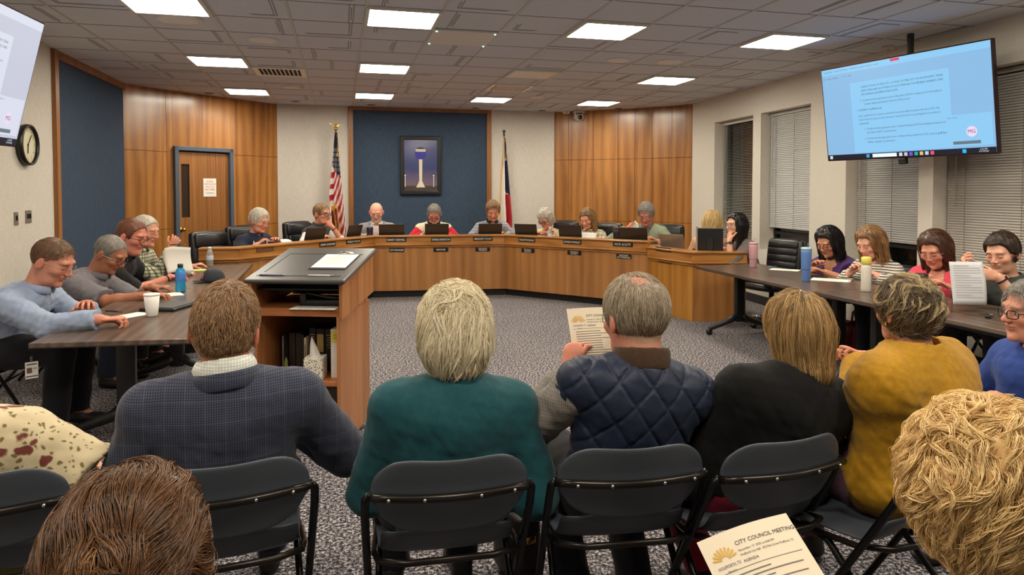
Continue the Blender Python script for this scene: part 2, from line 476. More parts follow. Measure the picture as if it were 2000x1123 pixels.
def hand_field(curl=.5, tx=1, spread=.12, thumb=.5, point=0):
    f = Fld()
    f.cone((0, -.045, 0), (0, .02, 0), .024, .026, .01, ax=(0, 0, 1), sq=.8)
    f.cone((0, .02, 0), (0, .085, 0), .031, .04, .012, ax=(0, 0, 1), sq=.38)
    f.cone((tx * .02, .02, -.006), (tx * .03, .05, -.01), .02, .017, .012)
    for i, (x, L) in enumerate(((-.032, .062), (-.011, .076), (.011, .08), (.031, .072))):
        x = -tx * x * -1 if False else x * -tx * -1
        j = [.062, .076, .08, .072][i]
        c = curl * (1 + .12 * (2 - i)) if not (point and i == 3) else .15
        p = np.array([x, .092 - (.008 if i in (0,) else 0), 0]); a = 0; r = .0088 if i else .0078
        for sg, fr in enumerate((.46, .31, .23)):
            a += c * (.75, 1.0, .8)[sg]
            d = np.array([math.sin((i - 1.5) * spread) * tx, math.cos(a), -math.sin(a)]); d /= np.linalg.norm(d)
            q = p + d * j * fr; f.cone(p, q, r, r * .93, .004); p = q; r *= .93
    p = np.array([tx * .026, .03, -.008]); a = .75
    for sg, (L, r) in enumerate(((.042, .0115), (.032, .0098), (.024, .009))):
        d = np.array([tx * math.sin(a), math.cos(a), -thumb * (.5 + .5 * sg)]); d /= np.linalg.norm(d)
        q = p + d * L; f.cone(p, q, r, r * .92, .006); p = q; a -= .32
    return f
def ik(S, H, l1, l2, pole):
    d = H - S; D = np.linalg.norm(d); m = (l1 + l2) * .999
    if D > m: H = S + d / D * m; d = H - S; D = m
    a = (l1 * l1 - l2 * l2 + D * D) / (2 * D); h = math.sqrt(max(l1 * l1 - a * a, 0)); u = d / D
    p = np.array(pole, float); p = p - u * (p @ u); p /= max(np.linalg.norm(p), 1e-6)
    return S + u * a + p * h, H
def sdir(v): v = np.array(v, float); return v / max(np.linalg.norm(v), 1e-9)
LODS = [(.0095, .0042, .0042, .0085), (.0125, .005, .005, .011), (.0155, .0062, .006, .0125)]
def strands(hf, pts, n, steps, step, comb, off=(0, .004), curl=(0, 0, 0), jit=.15, seed=1, clump=None):
    """locks of hair that start on the hair mass and follow it along the combing direction"""
    r = np.random.default_rng(seed); P = pts[r.integers(0, len(pts), n)] + r.normal(size=(n, 3)) * .0015
    o = r.uniform(off[0], off[1], n); out = []; ph = r.uniform(0, 6.28, n); J = r.normal(size=(n, 3)) * jit
    for s in range(steps):
        e = .002; d0 = hf.ev(P); G = np.stack([hf.ev(P + np.eye(3)[k] * e) - d0 for k in range(3)], 1) / e
        G /= np.maximum(np.linalg.norm(G, axis=1), 1e-6)[:, None]
        P = P - G * (d0 - o * (1 if s else .2))[:, None] * .9
        T = comb(P) + J; T -= G * (T * G).sum(1)[:, None]; T /= np.maximum(np.linalg.norm(T, axis=1), 1e-6)[:, None]
        Q = P
        if curl[0]:
            B = np.cross(G, T); a = ph + s * curl[1]
            Q = P + (B * np.cos(a)[:, None] + G * (np.sin(a) * .7 + curl[2])[:, None]) * curl[0] * min(1, (s + .6) / 3)
        out.append(Q); P = P + T * step
    O = np.stack(out, 1)
    if clump:
        m, cr = clump; k = O.shape[1]; t = np.linspace(0, 1, k)[None, None, :, None]
        v = r.normal(size=(n, m, 1, 3)) * cr; tw = r.uniform(.75, 1.05, (n, m, 1, 1))
        O = O[:, None] * 1.0 + v * (1.15 - .75 * t) + (O[:, None] - O[:, None, :1]) * (tw - 1)
        O = O.reshape(n * m, k, 3)
    return O
def curves_obj(name, pts, rad, mat, parent, M=None):
    n, k, _ = pts.shape
    hc = bpy.data.hair_curves.new(name); hc.add_curves([k] * n)
    hc.attributes['position'].data.foreach_set('vector', pts.reshape(-1).astype(np.float32)) if 'position' in hc.attributes else hc.position_data.foreach_set('vector', pts.reshape(-1).astype(np.float32))
    t = np.linspace(0, 1, k); rr = rad * (1 - .75 * t ** 3)
    ra = hc.attributes.get('radius') or hc.attributes.new('radius', 'FLOAT', 'POINT')
    ra.data.foreach_set('value', np.tile(rr, n).astype(np.float32))
    hc.materials.append(mat)
    o = bpy.data.objects.new(name, hc); COL.objects.link(o); o.parent = parent
    if M is not None: o.matrix_local = M
    return o
def comb_to(pt, mixd=0.0, wave=0.0):
    c = np.array(pt, float)
    def f(P):
        v = c - P; v = v / np.maximum(np.linalg.norm(v, axis=1), 1e-6)[:, None]
        v = v + np.array([0, 0, -mixd])
        if wave: v = v + np.stack([wob(P, 45, 3), wob(P, 45, 4), wob(P, 45, 5)], 1) * wave
        return v
    return f
def comb_from(crown, down=1.0, out=1.0, fwd=0.0, wave=0.0, side=0.0, wq=70):
    c = np.array(crown, float)
    def f(P):
        v = P - c; v = v / np.maximum(np.linalg.norm(v, axis=1), 1e-6)[:, None]
        T = v * out + np.array([0, fwd, -down]) * np.clip(np.linalg.norm(P - c, axis=1) * 9, .15, 1)[:, None]
        if side: T[:, 0] += side
        if wave: T += np.stack([wob(P, wq, 3), wob(P, wq, 4), wob(P, wq, 5)], 1) * wave
        return T
    return f

def person(label, head, S, face, look=(0, 0, 0), lean=.1, side=0., hipz=.57, g=(1, 1), belly=0., sh=.19, B=1.1, lod=1, skin=(205, 150, 125),
           arms=None, wear=(), hair=None, glasses=None, cut_head=True, legs=True, shoes=(30, 28, 28), hands=None, bust=0., feet=None, knee=None, group=None, necklen=.148, neckf=-.045, nr=.056, watch=None, spread=.12, hunch=.0, hx=0., **fs):
    bv, hv, av, gv = LODS[lod]
    if 'woman' in label: fs = {**dict(jaw=.8, fat=.93, brow=.6, nose=.85), **fs}
    sp = dict(fs); sp['skin'] = skin; sp['hair'] = hair
    Rh = rotm(*look); Rn = rotm(look[0] * .45, 0, 0)
    N = np.array([side, lean, 0.]); offs = Rn @ np.array([hx, -neckf, necklen]) * S
    z_head = head[2]; N[2] = z_head - offs[2]; Hd = N + offs
    cf, sf = math.cos(face), math.sin(face)
    base = np.array([head[0] - (cf * Hd[0] - sf * Hd[1]), head[1] - (sf * Hd[0] + cf * Hd[1]), 0])
    def loc(p): d = np.array(p, float) - base; return np.array([cf * d[0] + sf * d[1], -sf * d[0] + cf * d[1], d[2]])
    H = np.array([0, 0, hipz]); s = N - H; Ls = np.linalg.norm(s); s = s / Ls
    X = np.array([1., 0, 0]); X = X - s * (X @ s); X /= np.linalg.norm(X); F = np.cross(s, X)
    RT = np.stack([X, F, s], 1)
    gx, gy = g
    T = []                                                       # torso shapes
    T.append(('e', H + np.array([0, .0, -.005]), (.17 * gx * B / 1.1, .125 * gy, .12), .05))
    T.append(('e', H + s * Ls * .32 + F * (belly * .5), (.152 * gx, .115 * gy + belly * .6, Ls * .30), .06))
    T.append(('e', H + s * Ls * .66 - F * (.005 + hunch), (.165 * gx * (.6 + .4 * sh / .19), .115 * gy, Ls * .33), .06))
    if bust:
        for sx in (-1, 1): T.append(('e', H + s * Ls * .58 + F * (.085 * gy) + X * sx * .075 * gx, (.068, .06 * bust, .068), .04))
    shl = {q: N - s * (.085 * B) + X * sx * sh + F * .005 - F * hunch * .4 for q, sx in (('L', -1), ('R', 1))}
    for q in 'LR':
        T.append(('c', N - s * .055 * B, shl[q], .058 * B, .056 * B, .05))
    arms = arms or {}; A = {}
    for q, sx in (('L', -1), ('R', 1)):
        a = arms.get(q) or {}
        t = a.get('at'); t = loc(t) if t is not None else np.array(a.get('loc', (sx * .13, .30, hipz + .1)), float)
        l1, l2 = .29 * B, .255 * B
        E, W = ik(shl[q], t, l1, l2, a.get('pole', (sx * .8, -.5, -.7)))
        A[q] = (shl[q], E, W, a)
    def torso(f, t, only=None):
        for p in T:
            if p[0] == 'e': f.ell(p[1], tuple(r + t for r in p[2]), p[3], RT)
            else: f.cone(p[1], p[2], p[3] + t, p[4] + t, p[5])
    ft = np.array(feet) if feet is not None else None
    def leg(sx):
        hj = H + np.array([sx * .095 * gx, .03, -.02]); kn = np.array([sx * .14 + (knee or 0), .44 * B, hipz - .02]); an = np.array([sx * .14, .44 * B - .04, .1])
        if ft is not None: an = np.array([sx * .12 + ft[0], ft[1], .1])
        return hj, kn, an
    # ---- body
    f = Fld(); torso(f, 0)
    nt = Hd + Rh @ np.array([0, -.03, -.02]) * S
    f.cone(N - s * .05, nt, nr * S * 1.02, nr * S * .93, .035)
    for q in 'LR':
        sh_, E, W, a = A[q]; f.cone(sh_, E, .05 * B, .043 * B, .03); f.cone(E, W, .043 * B, .027 * S, .012)
        f.ell(E + (W - E) * .25, (.042 * B,) * 3, .03)
    if legs:
        for sx in (-1, 1):
            hj, kn, an = leg(sx); f.cone(hj, kn, .088 * B * gx ** .5, .058 * B, .03); f.cone(kn, an, .056 * B, .036 * B, .015); f.cone(an, an + [0, .1, -.06], .035, .025, .02)
    V, Q = f.mesh(bv if lod else .011); Cc = np.tile(np.array(lin(*skin)), (len(V), 1))
    Vs, Qs, Cs = [V], [Q], [Cc]; n0 = len(V)
    # head
    hf = head_field(sp)
    hf2 = Fld(); hf2.p = list(hf.p)
    nl = (Rh.T @ (N - s * .01 - Hd)) / S
    hf2.cone(nl, (0, -.03, -.03), nr, nr * .93, .03)
    V, Q = hf2.mesh(hv / S)
    Cc = head_color(V, sp); V = (V * S) @ Rh.T + Hd
    Vs.append(V); Qs.append(Q + n0); Cs.append(Cc); n0 += len(V)
    # hands
    for q, sx in (('L', -1), ('R', 1)):
        sh_, E, W, a = A[q]
        if a.get('nohand'): continue
        d = sdir(W - E) if a.get('dir') is None else sdir(a['dir'])
        if a.get('wdir') is not None: d = sdir(loc(np.array(base) + np.array(a['wdir'], float)))
        nn = np.array(a.get('back', (0, 0, 1.)), float)
        if a.get('wback') is not None: nn = loc(np.array(base) + np.array(a['wback'], float))
        nn = nn - d * (nn @ d); nn = sdir(nn); Rm = np.stack([np.cross(d, nn), d, nn], 1)
        h = hand_field(a.get('curl', .45), -sx, spread, a.get('thumb', .5), a.get('point', 0)); V, Q = h.mesh(av / S)
        V = (V * S * .88) @ Rm.T + W; Cc = np.tile(np.array(lin(*skin)) * np.array([1, .93, .9]), (len(V), 1))
        Vs.append(V); Qs.append(Q + n0); Cs.append(Cc); n0 += len(V)
    me = np_mesh('person', np.concatenate(Vs), np.concatenate(Qs), M_SKIN, np.concatenate(Cs))
    body = link_mesh('person', me); body.location = base; body.rotation_euler = (0, 0, face)
    tag(body, label, 'person', group)
    HM = Matrix.Translation(Vector(Hd)) @ Matrix([list(r) + [0] for r in (Rh * S)] + [[0, 0, 0, 1]])
    # ---- clothes
    nd = sdir(nt - N)
    for wd in wear:
        k = wd['name']; t = wd.get('t', .012); f = Fld(); vox = gv * wd.get('vox', 1)
        if k in ('trousers', 'skirt', 'jeans', 'dress_skirt'):
            f.ell(H, (.17 * gx * B / 1.1 + t, .125 * gy + t, .12 + t), .05, RT)
            L = wd.get('len', 1.0)
            for sx in (-1, 1):
                hj, kn, an = leg(sx); f.cone(hj, kn, .088 * B * gx ** .5 + t, .06 * B + t, .05 if k != 'skirt' else .16)
                e = kn + (an - kn) * L; f.cone(kn, e, .058 * B + t, .05 * B + t, .02, cap=0)
            post = None; hemd = None
            wr = wd.get('wr', .004)
            post = lambda P, D, wr=wr: D + wob(P, 30, 2) * wr
            V, Q = f.mesh(vox * 1.2, post)
            link_mesh(k, np_mesh(k, V, Q, wd['mat']), body); continue
        sl = wd.get('sleeve', 0)
        torso(f, wd.get('tt', t))
        for q in 'LR':
            sh_, E, W, a = A[q]; ta = t * wd.get('st', 1.0) + .004
            if sl == 0: f.ell(sh_ - X * (-1 if q == 'L' else 1) * .012, (.05 * B + t,) * 3, .04)
            elif sl <= 1: f.cone(sh_, sh_ + (E - sh_) * sl, .055 * B + ta, .052 * B + ta + wd.get('flare', 0), .035, cap=0)
            else:
                f.cone(sh_, E, .053 * B + ta, .047 * B + ta, .035)
                f.cone(E, E + (W - E) * (sl - 1) * .97, .047 * B + ta, .033 * B + ta, .02, cap=0)
        ex = wd.get('extra')
        if ex: ex(f, dict(H=H, N=N, s=s, F=F, X=X, Ls=Ls, shl=shl, A=A))
        hem = wd.get('hem', -.10); neck = wd.get('neck', .010); wr = wd.get('wr', .0045); wf = wd.get('wf', 26); vee = wd.get('vee'); qu = wd.get('quilt'); scoop = wd.get('scoop', 0); opn = wd.get('open')
        def post(P, D, t=t, hem=hem, neck=neck, wr=wr, vee=vee, qu=qu, wf=wf, scoop=scoop, opn=opn):
            q = P - H; x = q @ X; y = q @ F; z = q @ s
            hgt = np.clip((z / Ls), 0, 1)
            D = D + wob(P * np.array([1, 1, .8]), wf, 5) * wr * (1.25 - .6 * hgt) + wob(P, wf * 2.7, 9) * wr * .4
            if qu:
                c = qu; a1 = np.abs(((x + z * .85) / c) % 1 - .5) * c; a2 = np.abs(((x - z * .85) / c) % 1 - .5) * c
                m = np.minimum(c / 2 - a1, c / 2 - a2); D = D + .0055 * np.exp(-(m / .006) ** 2) - .0025 * np.clip(m / (c * .3), 0, 1)
            D = np.maximum(D, hem - z)
            # neck hole
            w = P - (N - s * .03); al = w @ nd; rad = np.linalg.norm(w - al[:, None] * nd, axis=1) if P.ndim == 2 else 0
            rn = nr * S + neck + scoop * np.clip((y - .0) * 6, 0, 1)
            D = np.maximum(D, np.minimum(rn - rad, al + .06 + scoop))
            if vee:
                wv, bot = vee; zz = (z / Ls - bot) / (1 - bot)
                D = np.maximum(D, np.minimum(np.minimum(wv * np.clip(zz, -1, 1) - np.abs(x), y - .0), z / Ls - bot))
            if opn: D = np.maximum(D, np.minimum(opn - np.abs(x), y - .0))
            return D
        V, Q = f.mesh(vox, post)
        o = link_mesh(k, np_mesh(k, V, Q, wd['mat']), body)
        if wd.get('label'): o['label'] = wd['label']
        if wd.get('collar'):
            ck = wd['collar']; c = Fld(); cm = wd.get('cmat', wd['mat'])
            Rr = nr * S + neck + .004
            hgt, lo = {'crew': (.011, .002), 'polo': (.018, .016), 'stand': (.032, .02), 'lapel': (.026, .012)}[ck]
            lo += wd.get('cup', 0); c.ring(N + nd * lo, nd, Rr, .007, hgt * B, .01)
            if ck in ('polo', 'lapel'):
                c.ring(N + nd * (lo - .012) - F * .004, nd, Rr + .010, .009, hgt * .9 * B, .01)
            def cpost(P, D):
                if ck in ('polo', 'lapel'):
                    q = P - N; D = np.maximum(D, np.minimum(.022 + np.clip(.03 - (q @ s), 0, 1) * .7 - np.abs(q @ X), q @ F))
                return D
            V, Q = c.mesh(min(gv * .55, .0055), cpost); link_mesh('collar', np_mesh('collar', V, Q, cm), o)
    if shoes and legs:
        sm = plain('shoe_%d_%d_%d' % shoes, shoes, .5)
        for sx in (-1, 1):
            hj, kn, an = leg(sx); c = Fld(); c.cone(an + [0, -.03, -.06], an + [0, .13, -.065], .042, .04, .02, ax=(0, 0, 1), sq=.8); c.cone(an + [0, -.02, -.01], an + [0, .06, -.05], .045, .03, .03)
            c.ell(an + [0, .15, -.068], (.042, .06, .03), .03)
            V, Q = c.mesh(.011); link_mesh('shoe', np_mesh('shoe', V, Q, sm), body)
    # ---- hair
    if hair:
        hh = Fld(); tt = hair.get('t', .010); tp = hair.get('top', .004)
        hh.ell((0, -.014, .032), (.079 + tt, .098 + tt, .089 + tt + tp), .01)
        if hair.get('back'): hh.ell((0, -.03, -.01), (.07 + tt, .08 + tt, .08 + tt), .03)
        for e in hair.get('extra', ()):
            if e[0] == 'c': hh.cone(*e[1:5], e[5] if len(e) > 5 else .03, *( (e[6], e[7]) if len(e) > 6 else ()))
            else: hh.ell(e[1], e[2], e[3] if len(e) > 3 else .03)
        L = hair.get('line', MALE_LINE); ly = [a for a, b in L]; lz = [b for a, b in L]; am, fq = hair.get('noise', (.003, 60)); bald = hair.get('bald'); below = hair.get('below', -9); xf = hair.get('face', .066); n_pre = hair.get('ext_free', False)
        part = hair.get('part')
        def hpost(P, D):
            x, y, z = P[:, 0], P[:, 1], P[:, 2]
            nz = wob(P * np.array([1, 1, hair.get('zs', .5)]), fq, 11)
            D = D - nz * am - wob(P * np.array([1, 1, hair.get('zs', .5)]), fq * 2.3, 12) * am * .5
            zm = np.interp(y, ly, lz)
            cut = (zm - z + wob(P * np.array([1, 1, .2]), 90, 21) * hair.get('edge', .004)) * .8
            if n_pre: cut = np.where((np.abs(x) > xf) | (y < hair.get('ybk', -.02)), -1.0, cut)
            D = np.maximum(D, cut)
            if n_pre:        # keep the face clear
                fc = 1 - np.sqrt((x / xf) ** 2 + ((y - .13) / .105) ** 2 + ((z + .03) / .105) ** 2); D = np.maximum(D, fc * .06)
            if bald is not None:
                bc, br = bald; D = D + (tt + tp + .007) * np.exp(-(((P - np.array(bc)) / np.array(br)) ** 2).sum(1) ** 2)
            if part: D = D + part[1] * np.exp(-((x - part[0]) / .006) ** 2) * (y > part[2]) * (z > .05)
            return D
        V, Q = hh.mesh(hv / S * hair.get('vox', 1.15), hpost)
        ho = link_mesh('hair', np_mesh('hair', V, Q, hair['mat']), body); ho.matrix_local = HM
        for sd in hair.get('strands', ()):
            pts = V[sd['where'](V)] if sd.get('where') else V
            if len(pts) < 10: continue
            C = strands(hh, pts, sd['n'], sd.get('steps', 7), sd.get('step', .012), sd['comb'], sd.get('off', (.0, .005)), sd.get('curl', (0, 0, 0)), sd.get('jit', .15), seed=sd.get('seed', 1), clump=sd.get('clump'))
            curves_obj('hair_strands', C, sd.get('r', .0007), sd.get('mat', hair['mat']), ho)
    if glasses:
        mb = MB(); gm = plain('glasses_%s' % (glasses,), {'dark': (25, 22, 22), 'metal': (120, 110, 105), 'pink': (190, 130, 130), 'red': (110, 40, 35)}[glasses], .3, .3 if glasses == 'metal' else 0)
        rr = .0016 if glasses != 'metal' else .0011; rr *= (1.5 if lod == 2 else 1) * (1.35 if glasses in ('dark', 'red') else 1)
        for sx in (-1, 1):
            pts = []
            for i in range(16):
                a = 2 * PI * i / 16; ex = .0215 * (abs(math.cos(a)) ** .7) * (1 if math.cos(a) > 0 else -1); ez = .0165 * (abs(math.sin(a)) ** .7) * (1 if math.sin(a) > 0 else -1)
                pts.append((sx * .034 + ex, .106 - .6 * max(0, abs(sx * .034 + ex) - .03), .002 + ez))
            mb.tube(pts, rr, 5, closed=True)
            mb.tube([(sx * .056, .089, .008), (sx * .076, .06, .008), (sx * .085, -.005, .004), (sx * .086, -.02, -.012)], rr, 5)
        mb.tube([(-.0125, .106, .004), (0, .111, .006), (.0125, .106, .004)], rr, 5)
        o = mb.build('glasses', gm, body); o.matrix_local = HM
    if watch:
        q = watch; sh_, E, W, a = A[q]; d = sdir(W - E); c = W - d * .03; mb = MB()
        u = sdir(np.cross(d, (0, 0, 1.))); v = np.cross(u, d); rr = .031 * S
        mb.tube([c + (u * math.cos(i * PI / 8) + v * math.sin(i * PI / 8)) * rr + d * 0 for i in range(16)], .006, 6, closed=True)
        mb.box(c + v * rr, (.03, .03, .012), M=Matrix(np.stack([u, d, v], 1).tolist()))
        mb.build('wrist_watch', plain('watch', (18, 18, 20), .3), body)
    body['_hm'] = 0
    del body['_hm']
    return body, dict(HM=HM, A=A, base=base, face=face, N=N, H=H, s=s, F=F, X=X, Ls=Ls, loc=loc)
# ================================================================ materials of the room
M_PANEL = wood('oak_wall_panel', (112, 66, 26), (154, 100, 46), (182, 126, 66), (2.1, 2.1, .2), .3, 1.1, .25)
M_DAIS = wood('oak_dais_panel', (136, 90, 48), (160, 109, 60), (178, 126, 74), (2.4, 2.4, .18), .35, 1.2, .15)
M_DAISR = wood('oak_dais_panel_warm', (140, 88, 24), (168, 114, 44), (188, 132, 58), (2.4, 2.4, .18), .35, 1.2, .15)
M_FASCIA = wood('oak_fascia', (134, 82, 34), (168, 112, 54), (190, 136, 74), (.5, 9, 9), .3, 1.4, .25)
M_TRIM = wood('oak_trim', (110, 66, 28), (140, 90, 44), (160, 108, 58), (8, 8, .5), .35)
M_DOOR = wood('oak_door', (112, 68, 30), (140, 90, 44), (160, 108, 58), (9, 9, .4), .35, 1.4, .1)
M_LECT = wood('oak_lectern', (136, 84, 46), (166, 109, 64), (184, 128, 82), (9, 9, .45), .4, 1.3, .05)
M_SHELF = wood('oak_shelf', (130, 74, 38), (164, 100, 56), (188, 124, 76), (.6, 9, 9), .35)
M_TABLE = wood('dark_walnut_top', (58, 46, 40), (86, 71, 62), (112, 96, 84), (5, .45, 5), .28, 1.3, .0, .02)
M_TEDGE = plain('table_edge', (40, 34, 31), .5)
M_BLACK = plain('black_paint', (20, 20, 21), .45)
M_STEEL = plain('dark_table_steel', (38, 38, 40), .4, .3)
M_CHROME = plain('chrome', (190, 190, 188), .18, 1.0)
M_BRASS = plain('brass', (200, 160, 80), .25, 1.0)
M_PLASTIC = plain('black_plastic', (22, 22, 24), .4)
M_LEATHER = plain('black_leather', (26, 26, 28), .33, noise=.15, nscale=120, bump=.12)
M_PAPER = plain('paper', (232, 230, 222), .8)
M_INK = plain('ink', (50, 50, 55), .7)
M_BLUEFR = plain('blue_grey_steel', (70, 84, 100), .45)
def m_wall(name, rgb, weave=.25):
    n = NT(name); co = n.coord((1, 1, 1)); a = n.noise(n.coord((70, 70, 8)), 1, 3); b = n.noise(n.coord((14, 14, 110)), 1, 3)
    f = n.math('ADD', n.math('MULTIPLY', a.outputs[0], .5), n.math('MULTIPLY', b.outputs[0], .5)); c = lin(*rgb)
    n.base(n.ramp(f, [(.35, tuple(x * (1 - weave) for x in c)), (.65, tuple(min(1, x * (1 + weave * .5)) for x in c))]))
    n.bump(f, .25, .006); n.set(Roughness=.9, Specular_IOR_Level=.15); return n.m
M_CREAM = m_wall('cream_fabric_wall', (206, 199, 190), .12)
M_BLUE = m_wall('blue_fabric', (62, 76, 95), .28)
M_PLASTER = plain('cream_plaster', (214, 208, 197), .75, noise=.03, nscale=30)
def m_carpet():
    n = NT('carpet'); co = n.coord()
    a = n.noise(co, 62, 2, .7); b = n.noise(co, 170, 2, .6); c = n.noise(co, 1.2, 2)
    f = n.math('ADD', n.math('MULTIPLY', a.outputs[0], .62), n.math('MULTIPLY', b.outputs[0], .38))
    r = n.ramp(f, [(.42, lin(28, 27, 32)), (.475, lin(80, 77, 82)), (.53, lin(120, 115, 118)), (.585, lin(205, 199, 198))])
    n.base(n.mix(1.0, r, n.ramp(c.outputs[0], [(.3, (.88, .87, .9)), (.7, (1, 1, 1))]), 'MULTIPLY'))
    n.bump(f, .6, .01); n.set(Roughness=.95, Specular_IOR_Level=.1); return n.m
M_CARPET = m_carpet()
def m_tile():
    n = NT('ceiling_tile'); co = n.coord(); a = n.noise(co, 120, 3, .7)
    n.base(n.ramp(a.outputs[0], [(.35, lin(188, 190, 198)), (.65, lin(210, 213, 222))])); n.bump(a.outputs[0], .4, .006)
    n.set(Roughness=.95, Specular_IOR_Level=.1); return n.m
M_TILE = m_tile()

# ================================================================ the setting
def struct(o, label=None): return tag(o, label, None, None, 'structure')
CH = 3.05
XL = -2.87
def rwx(y): return 5.81 - .0593 * (10.54 - y)
mb = MB(); mb.box((1.3, 5.3, -.03), (10.2, 15.4, .06)); struct(mb.build('floor', M_CARPET), 'grey speckled loop-pile carpet')
mb = MB(); mb.box((1.3, 5.3, CH + .03), (10.2, 15.4, .06)); struct(mb.build('ceiling', M_TILE), 'grey acoustic tile ceiling')
# suspension grid and routed grooves of the tiles
G0X, G0Y, GP = .21, 5.55, .61
mb = MB()
for k in range(-5, 10):
    x = G0X + GP * k; mb.box((x, 5.3, CH - .001), (.022, 13.9, .01))
mb.build('ceiling_grid', plain('grid_bar', (186, 183, 180), .6)); struct(SC.objects['ceiling_grid'], 'suspended ceiling grid bars')
mb = MB()
for k in range(-11, 12):
    y = G0Y + GP * k; mb.box((1.4, y, CH + .0005), (8.9, .012, .005))
struct(mb.build('ceiling_joint', plain('tile_joint', (118, 114, 113), .9)), 'dark joints between ceiling tiles')
mb = MB(); rr = random.Random(3)
LIGHTS = [(-3, 0), (-3, 4), (-3, 8), (0, 0), (0, 4), (0, 8), (3, 0), (3, 8), (6, 0), (6, 4), (6, 8)]
busy = set(LIGHTS) | {(3, 4), (1, 1)}
for i in range(-5, 9):
    for j in range(-4, 11):
        if (i, j) in busy: continue
        x0 = G0X + i * GP; y0 = G0Y + j * GP; k = rr.random()
        if k < .22:                                             # three long parallel grooves
            o = rr.choice((.12, .3, .48))
            for q in range(3): mb.box((x0 + o + q * .018, y0 + .3, CH - .0005), (.008, rr.choice((.42, .58)), .003))
        elif k < .42:                                            # an L of paired grooves
            sx, sy = rr.choice((-1, 1)), rr.choice((-1, 1)); L1, L2 = rr.choice((.2, .4, .5)), rr.choice((.2, .35, .5))
            for q in range(2):
                a = .1 + q * .022; cx = x0 + .305 + sx * (.305 - a); cy = y0 + .305 + sy * (.305 - a)
                mb.box((cx - sx * L1 / 2, cy, CH - .0005), (L1, .009, .003)); mb.box((cx, cy - sy * L2 / 2, CH - .0005), (.009, L2, .003))
struct(mb.build('ceiling_groove', plain('tile_groove', (140, 137, 136), .9)), 'routed grooves in the ceiling tiles')

def wall_seg(name, a, b, z0, z1, mat, th=.12, side=1, label=None, gap=0):
    """a straight stretch of wall from plan point a to b; its room face lies on the line"""
    a = Vector((*a, 0)); b = Vector((*b, 0)); d = b - a; L = d.length; rz = math.atan2(d.y, d.x)
    mb = MB(); mb.box((L / 2, side * th / 2, (z0 + z1) / 2), (L - gap, th, z1 - z0 - gap))
    o = mb.build(name, mat, loc=(a.x, a.y, 0), rot=(0, 0, rz)); return struct(o, label)
# left wall
wall_seg('wall_left', (XL, -2), (XL, 8.0), 0, CH, M_CREAM, label='cream fabric wall on the left')
wall_seg('wall_left_blue', (XL, 8.0), (XL, 10.37), 0, CH, M_BLUE, label='slate blue fabric wall section on the left')
mb = MB(); mb.box((XL + .015, 8.03, CH / 2), (.05, .09, CH)); mb.box((XL + .012, 9.2, CH - .045), (.04, 2.35, .09)); mb.box((XL + .012, 9.2, .05), (.04, 2.35, .1)); struct(mb.build('trim_1', M_TRIM), 'oak trim around the left blue wall')
# wood panelled corner, left
LW = [(XL, 10.37), (-2.46, 10.92), (-1.62, 11.70), (-1.04, 12.3)]
RW = [(3.91, 12.3), (4.88, 11.56), (5.37, 11.17), (5.81, 10.54)]
DARKGAP = plain('panel_gap', (40, 24, 12), .9)
def panels(name, a, b, cuts, zs, skip=None, label=None):
    a = Vector((*a, 0)); b = Vector((*b, 0)); d = b - a; L = d.length; rz = math.atan2(d.y, d.x)
    bk = MB(); bk.box((L / 2, .08, CH / 2), (L, .1, CH)); o = bk.build(name, DARKGAP, loc=(a.x, a.y, 0), rot=(0, 0, rz)); struct(o, label)
    xs = [0] + [c * L for c in cuts] + [L]
    for i in range(len(xs) - 1):
        for z0, z1 in zip(zs[:-1], zs[1:]):
            x0, x1 = xs[i], xs[i + 1]
            if skip and z0 < skip[2] - .01 and x0 < skip[1] and x1 > skip[0]:
                for u0, u1, w0, w1 in ((x0, min(x1, skip[0]), z0, z1), (max(x0, skip[1]), x1, z0, z1), (max(x0, skip[0]), min(x1, skip[1]), max(z0, skip[2]), z1)):
                    if u1 - u0 > .01 and w1 - w0 > .01:
                        p = MB(); p.box(((u0 + u1) / 2, .015, (w0 + w1) / 2), (u1 - u0 - .003, .03, w1 - w0 - .003)); p.build('wall_panel', M_PANEL, o)
            else:
                p = MB(); p.box(((x0 + x1) / 2, .015, (z0 + z1) / 2), (x1 - x0 - .006, .03, z1 - z0 - .006)); p.build('wall_panel', M_PANEL, o)
    return o
ZS = [0, 1.02, 2.15, CH]
panels('wall_left_wood', LW[0], LW[1], [], ZS, label='oak panelled wall beside the left blue section')
Ld = (Vector(LW[2]) - Vector(LW[1])).length
DX0, DX1, DZ = .10, 1.06, 2.24
panels('wall_left_wood_door', LW[1], LW[2], [.5], ZS, (DX0, DX1, DZ), label='oak panelled wall holding the door')
panels('wall_left_wood_corner', LW[2], LW[3], [.45], ZS, label='oak panelled wall between door and back wall')
panels('wall_right_wood', RW[0], RW[1], [.23, .62], ZS, label='oak panelled wall below the camera')
panels('wall_right_wood_middle', RW[1], RW[2], [.5], ZS, label='oak panelled wall, middle facet on the right')
panels('wall_right_wood_corner', RW[2], RW[3], [.5], ZS, label='oak panelled wall meeting the window wall')
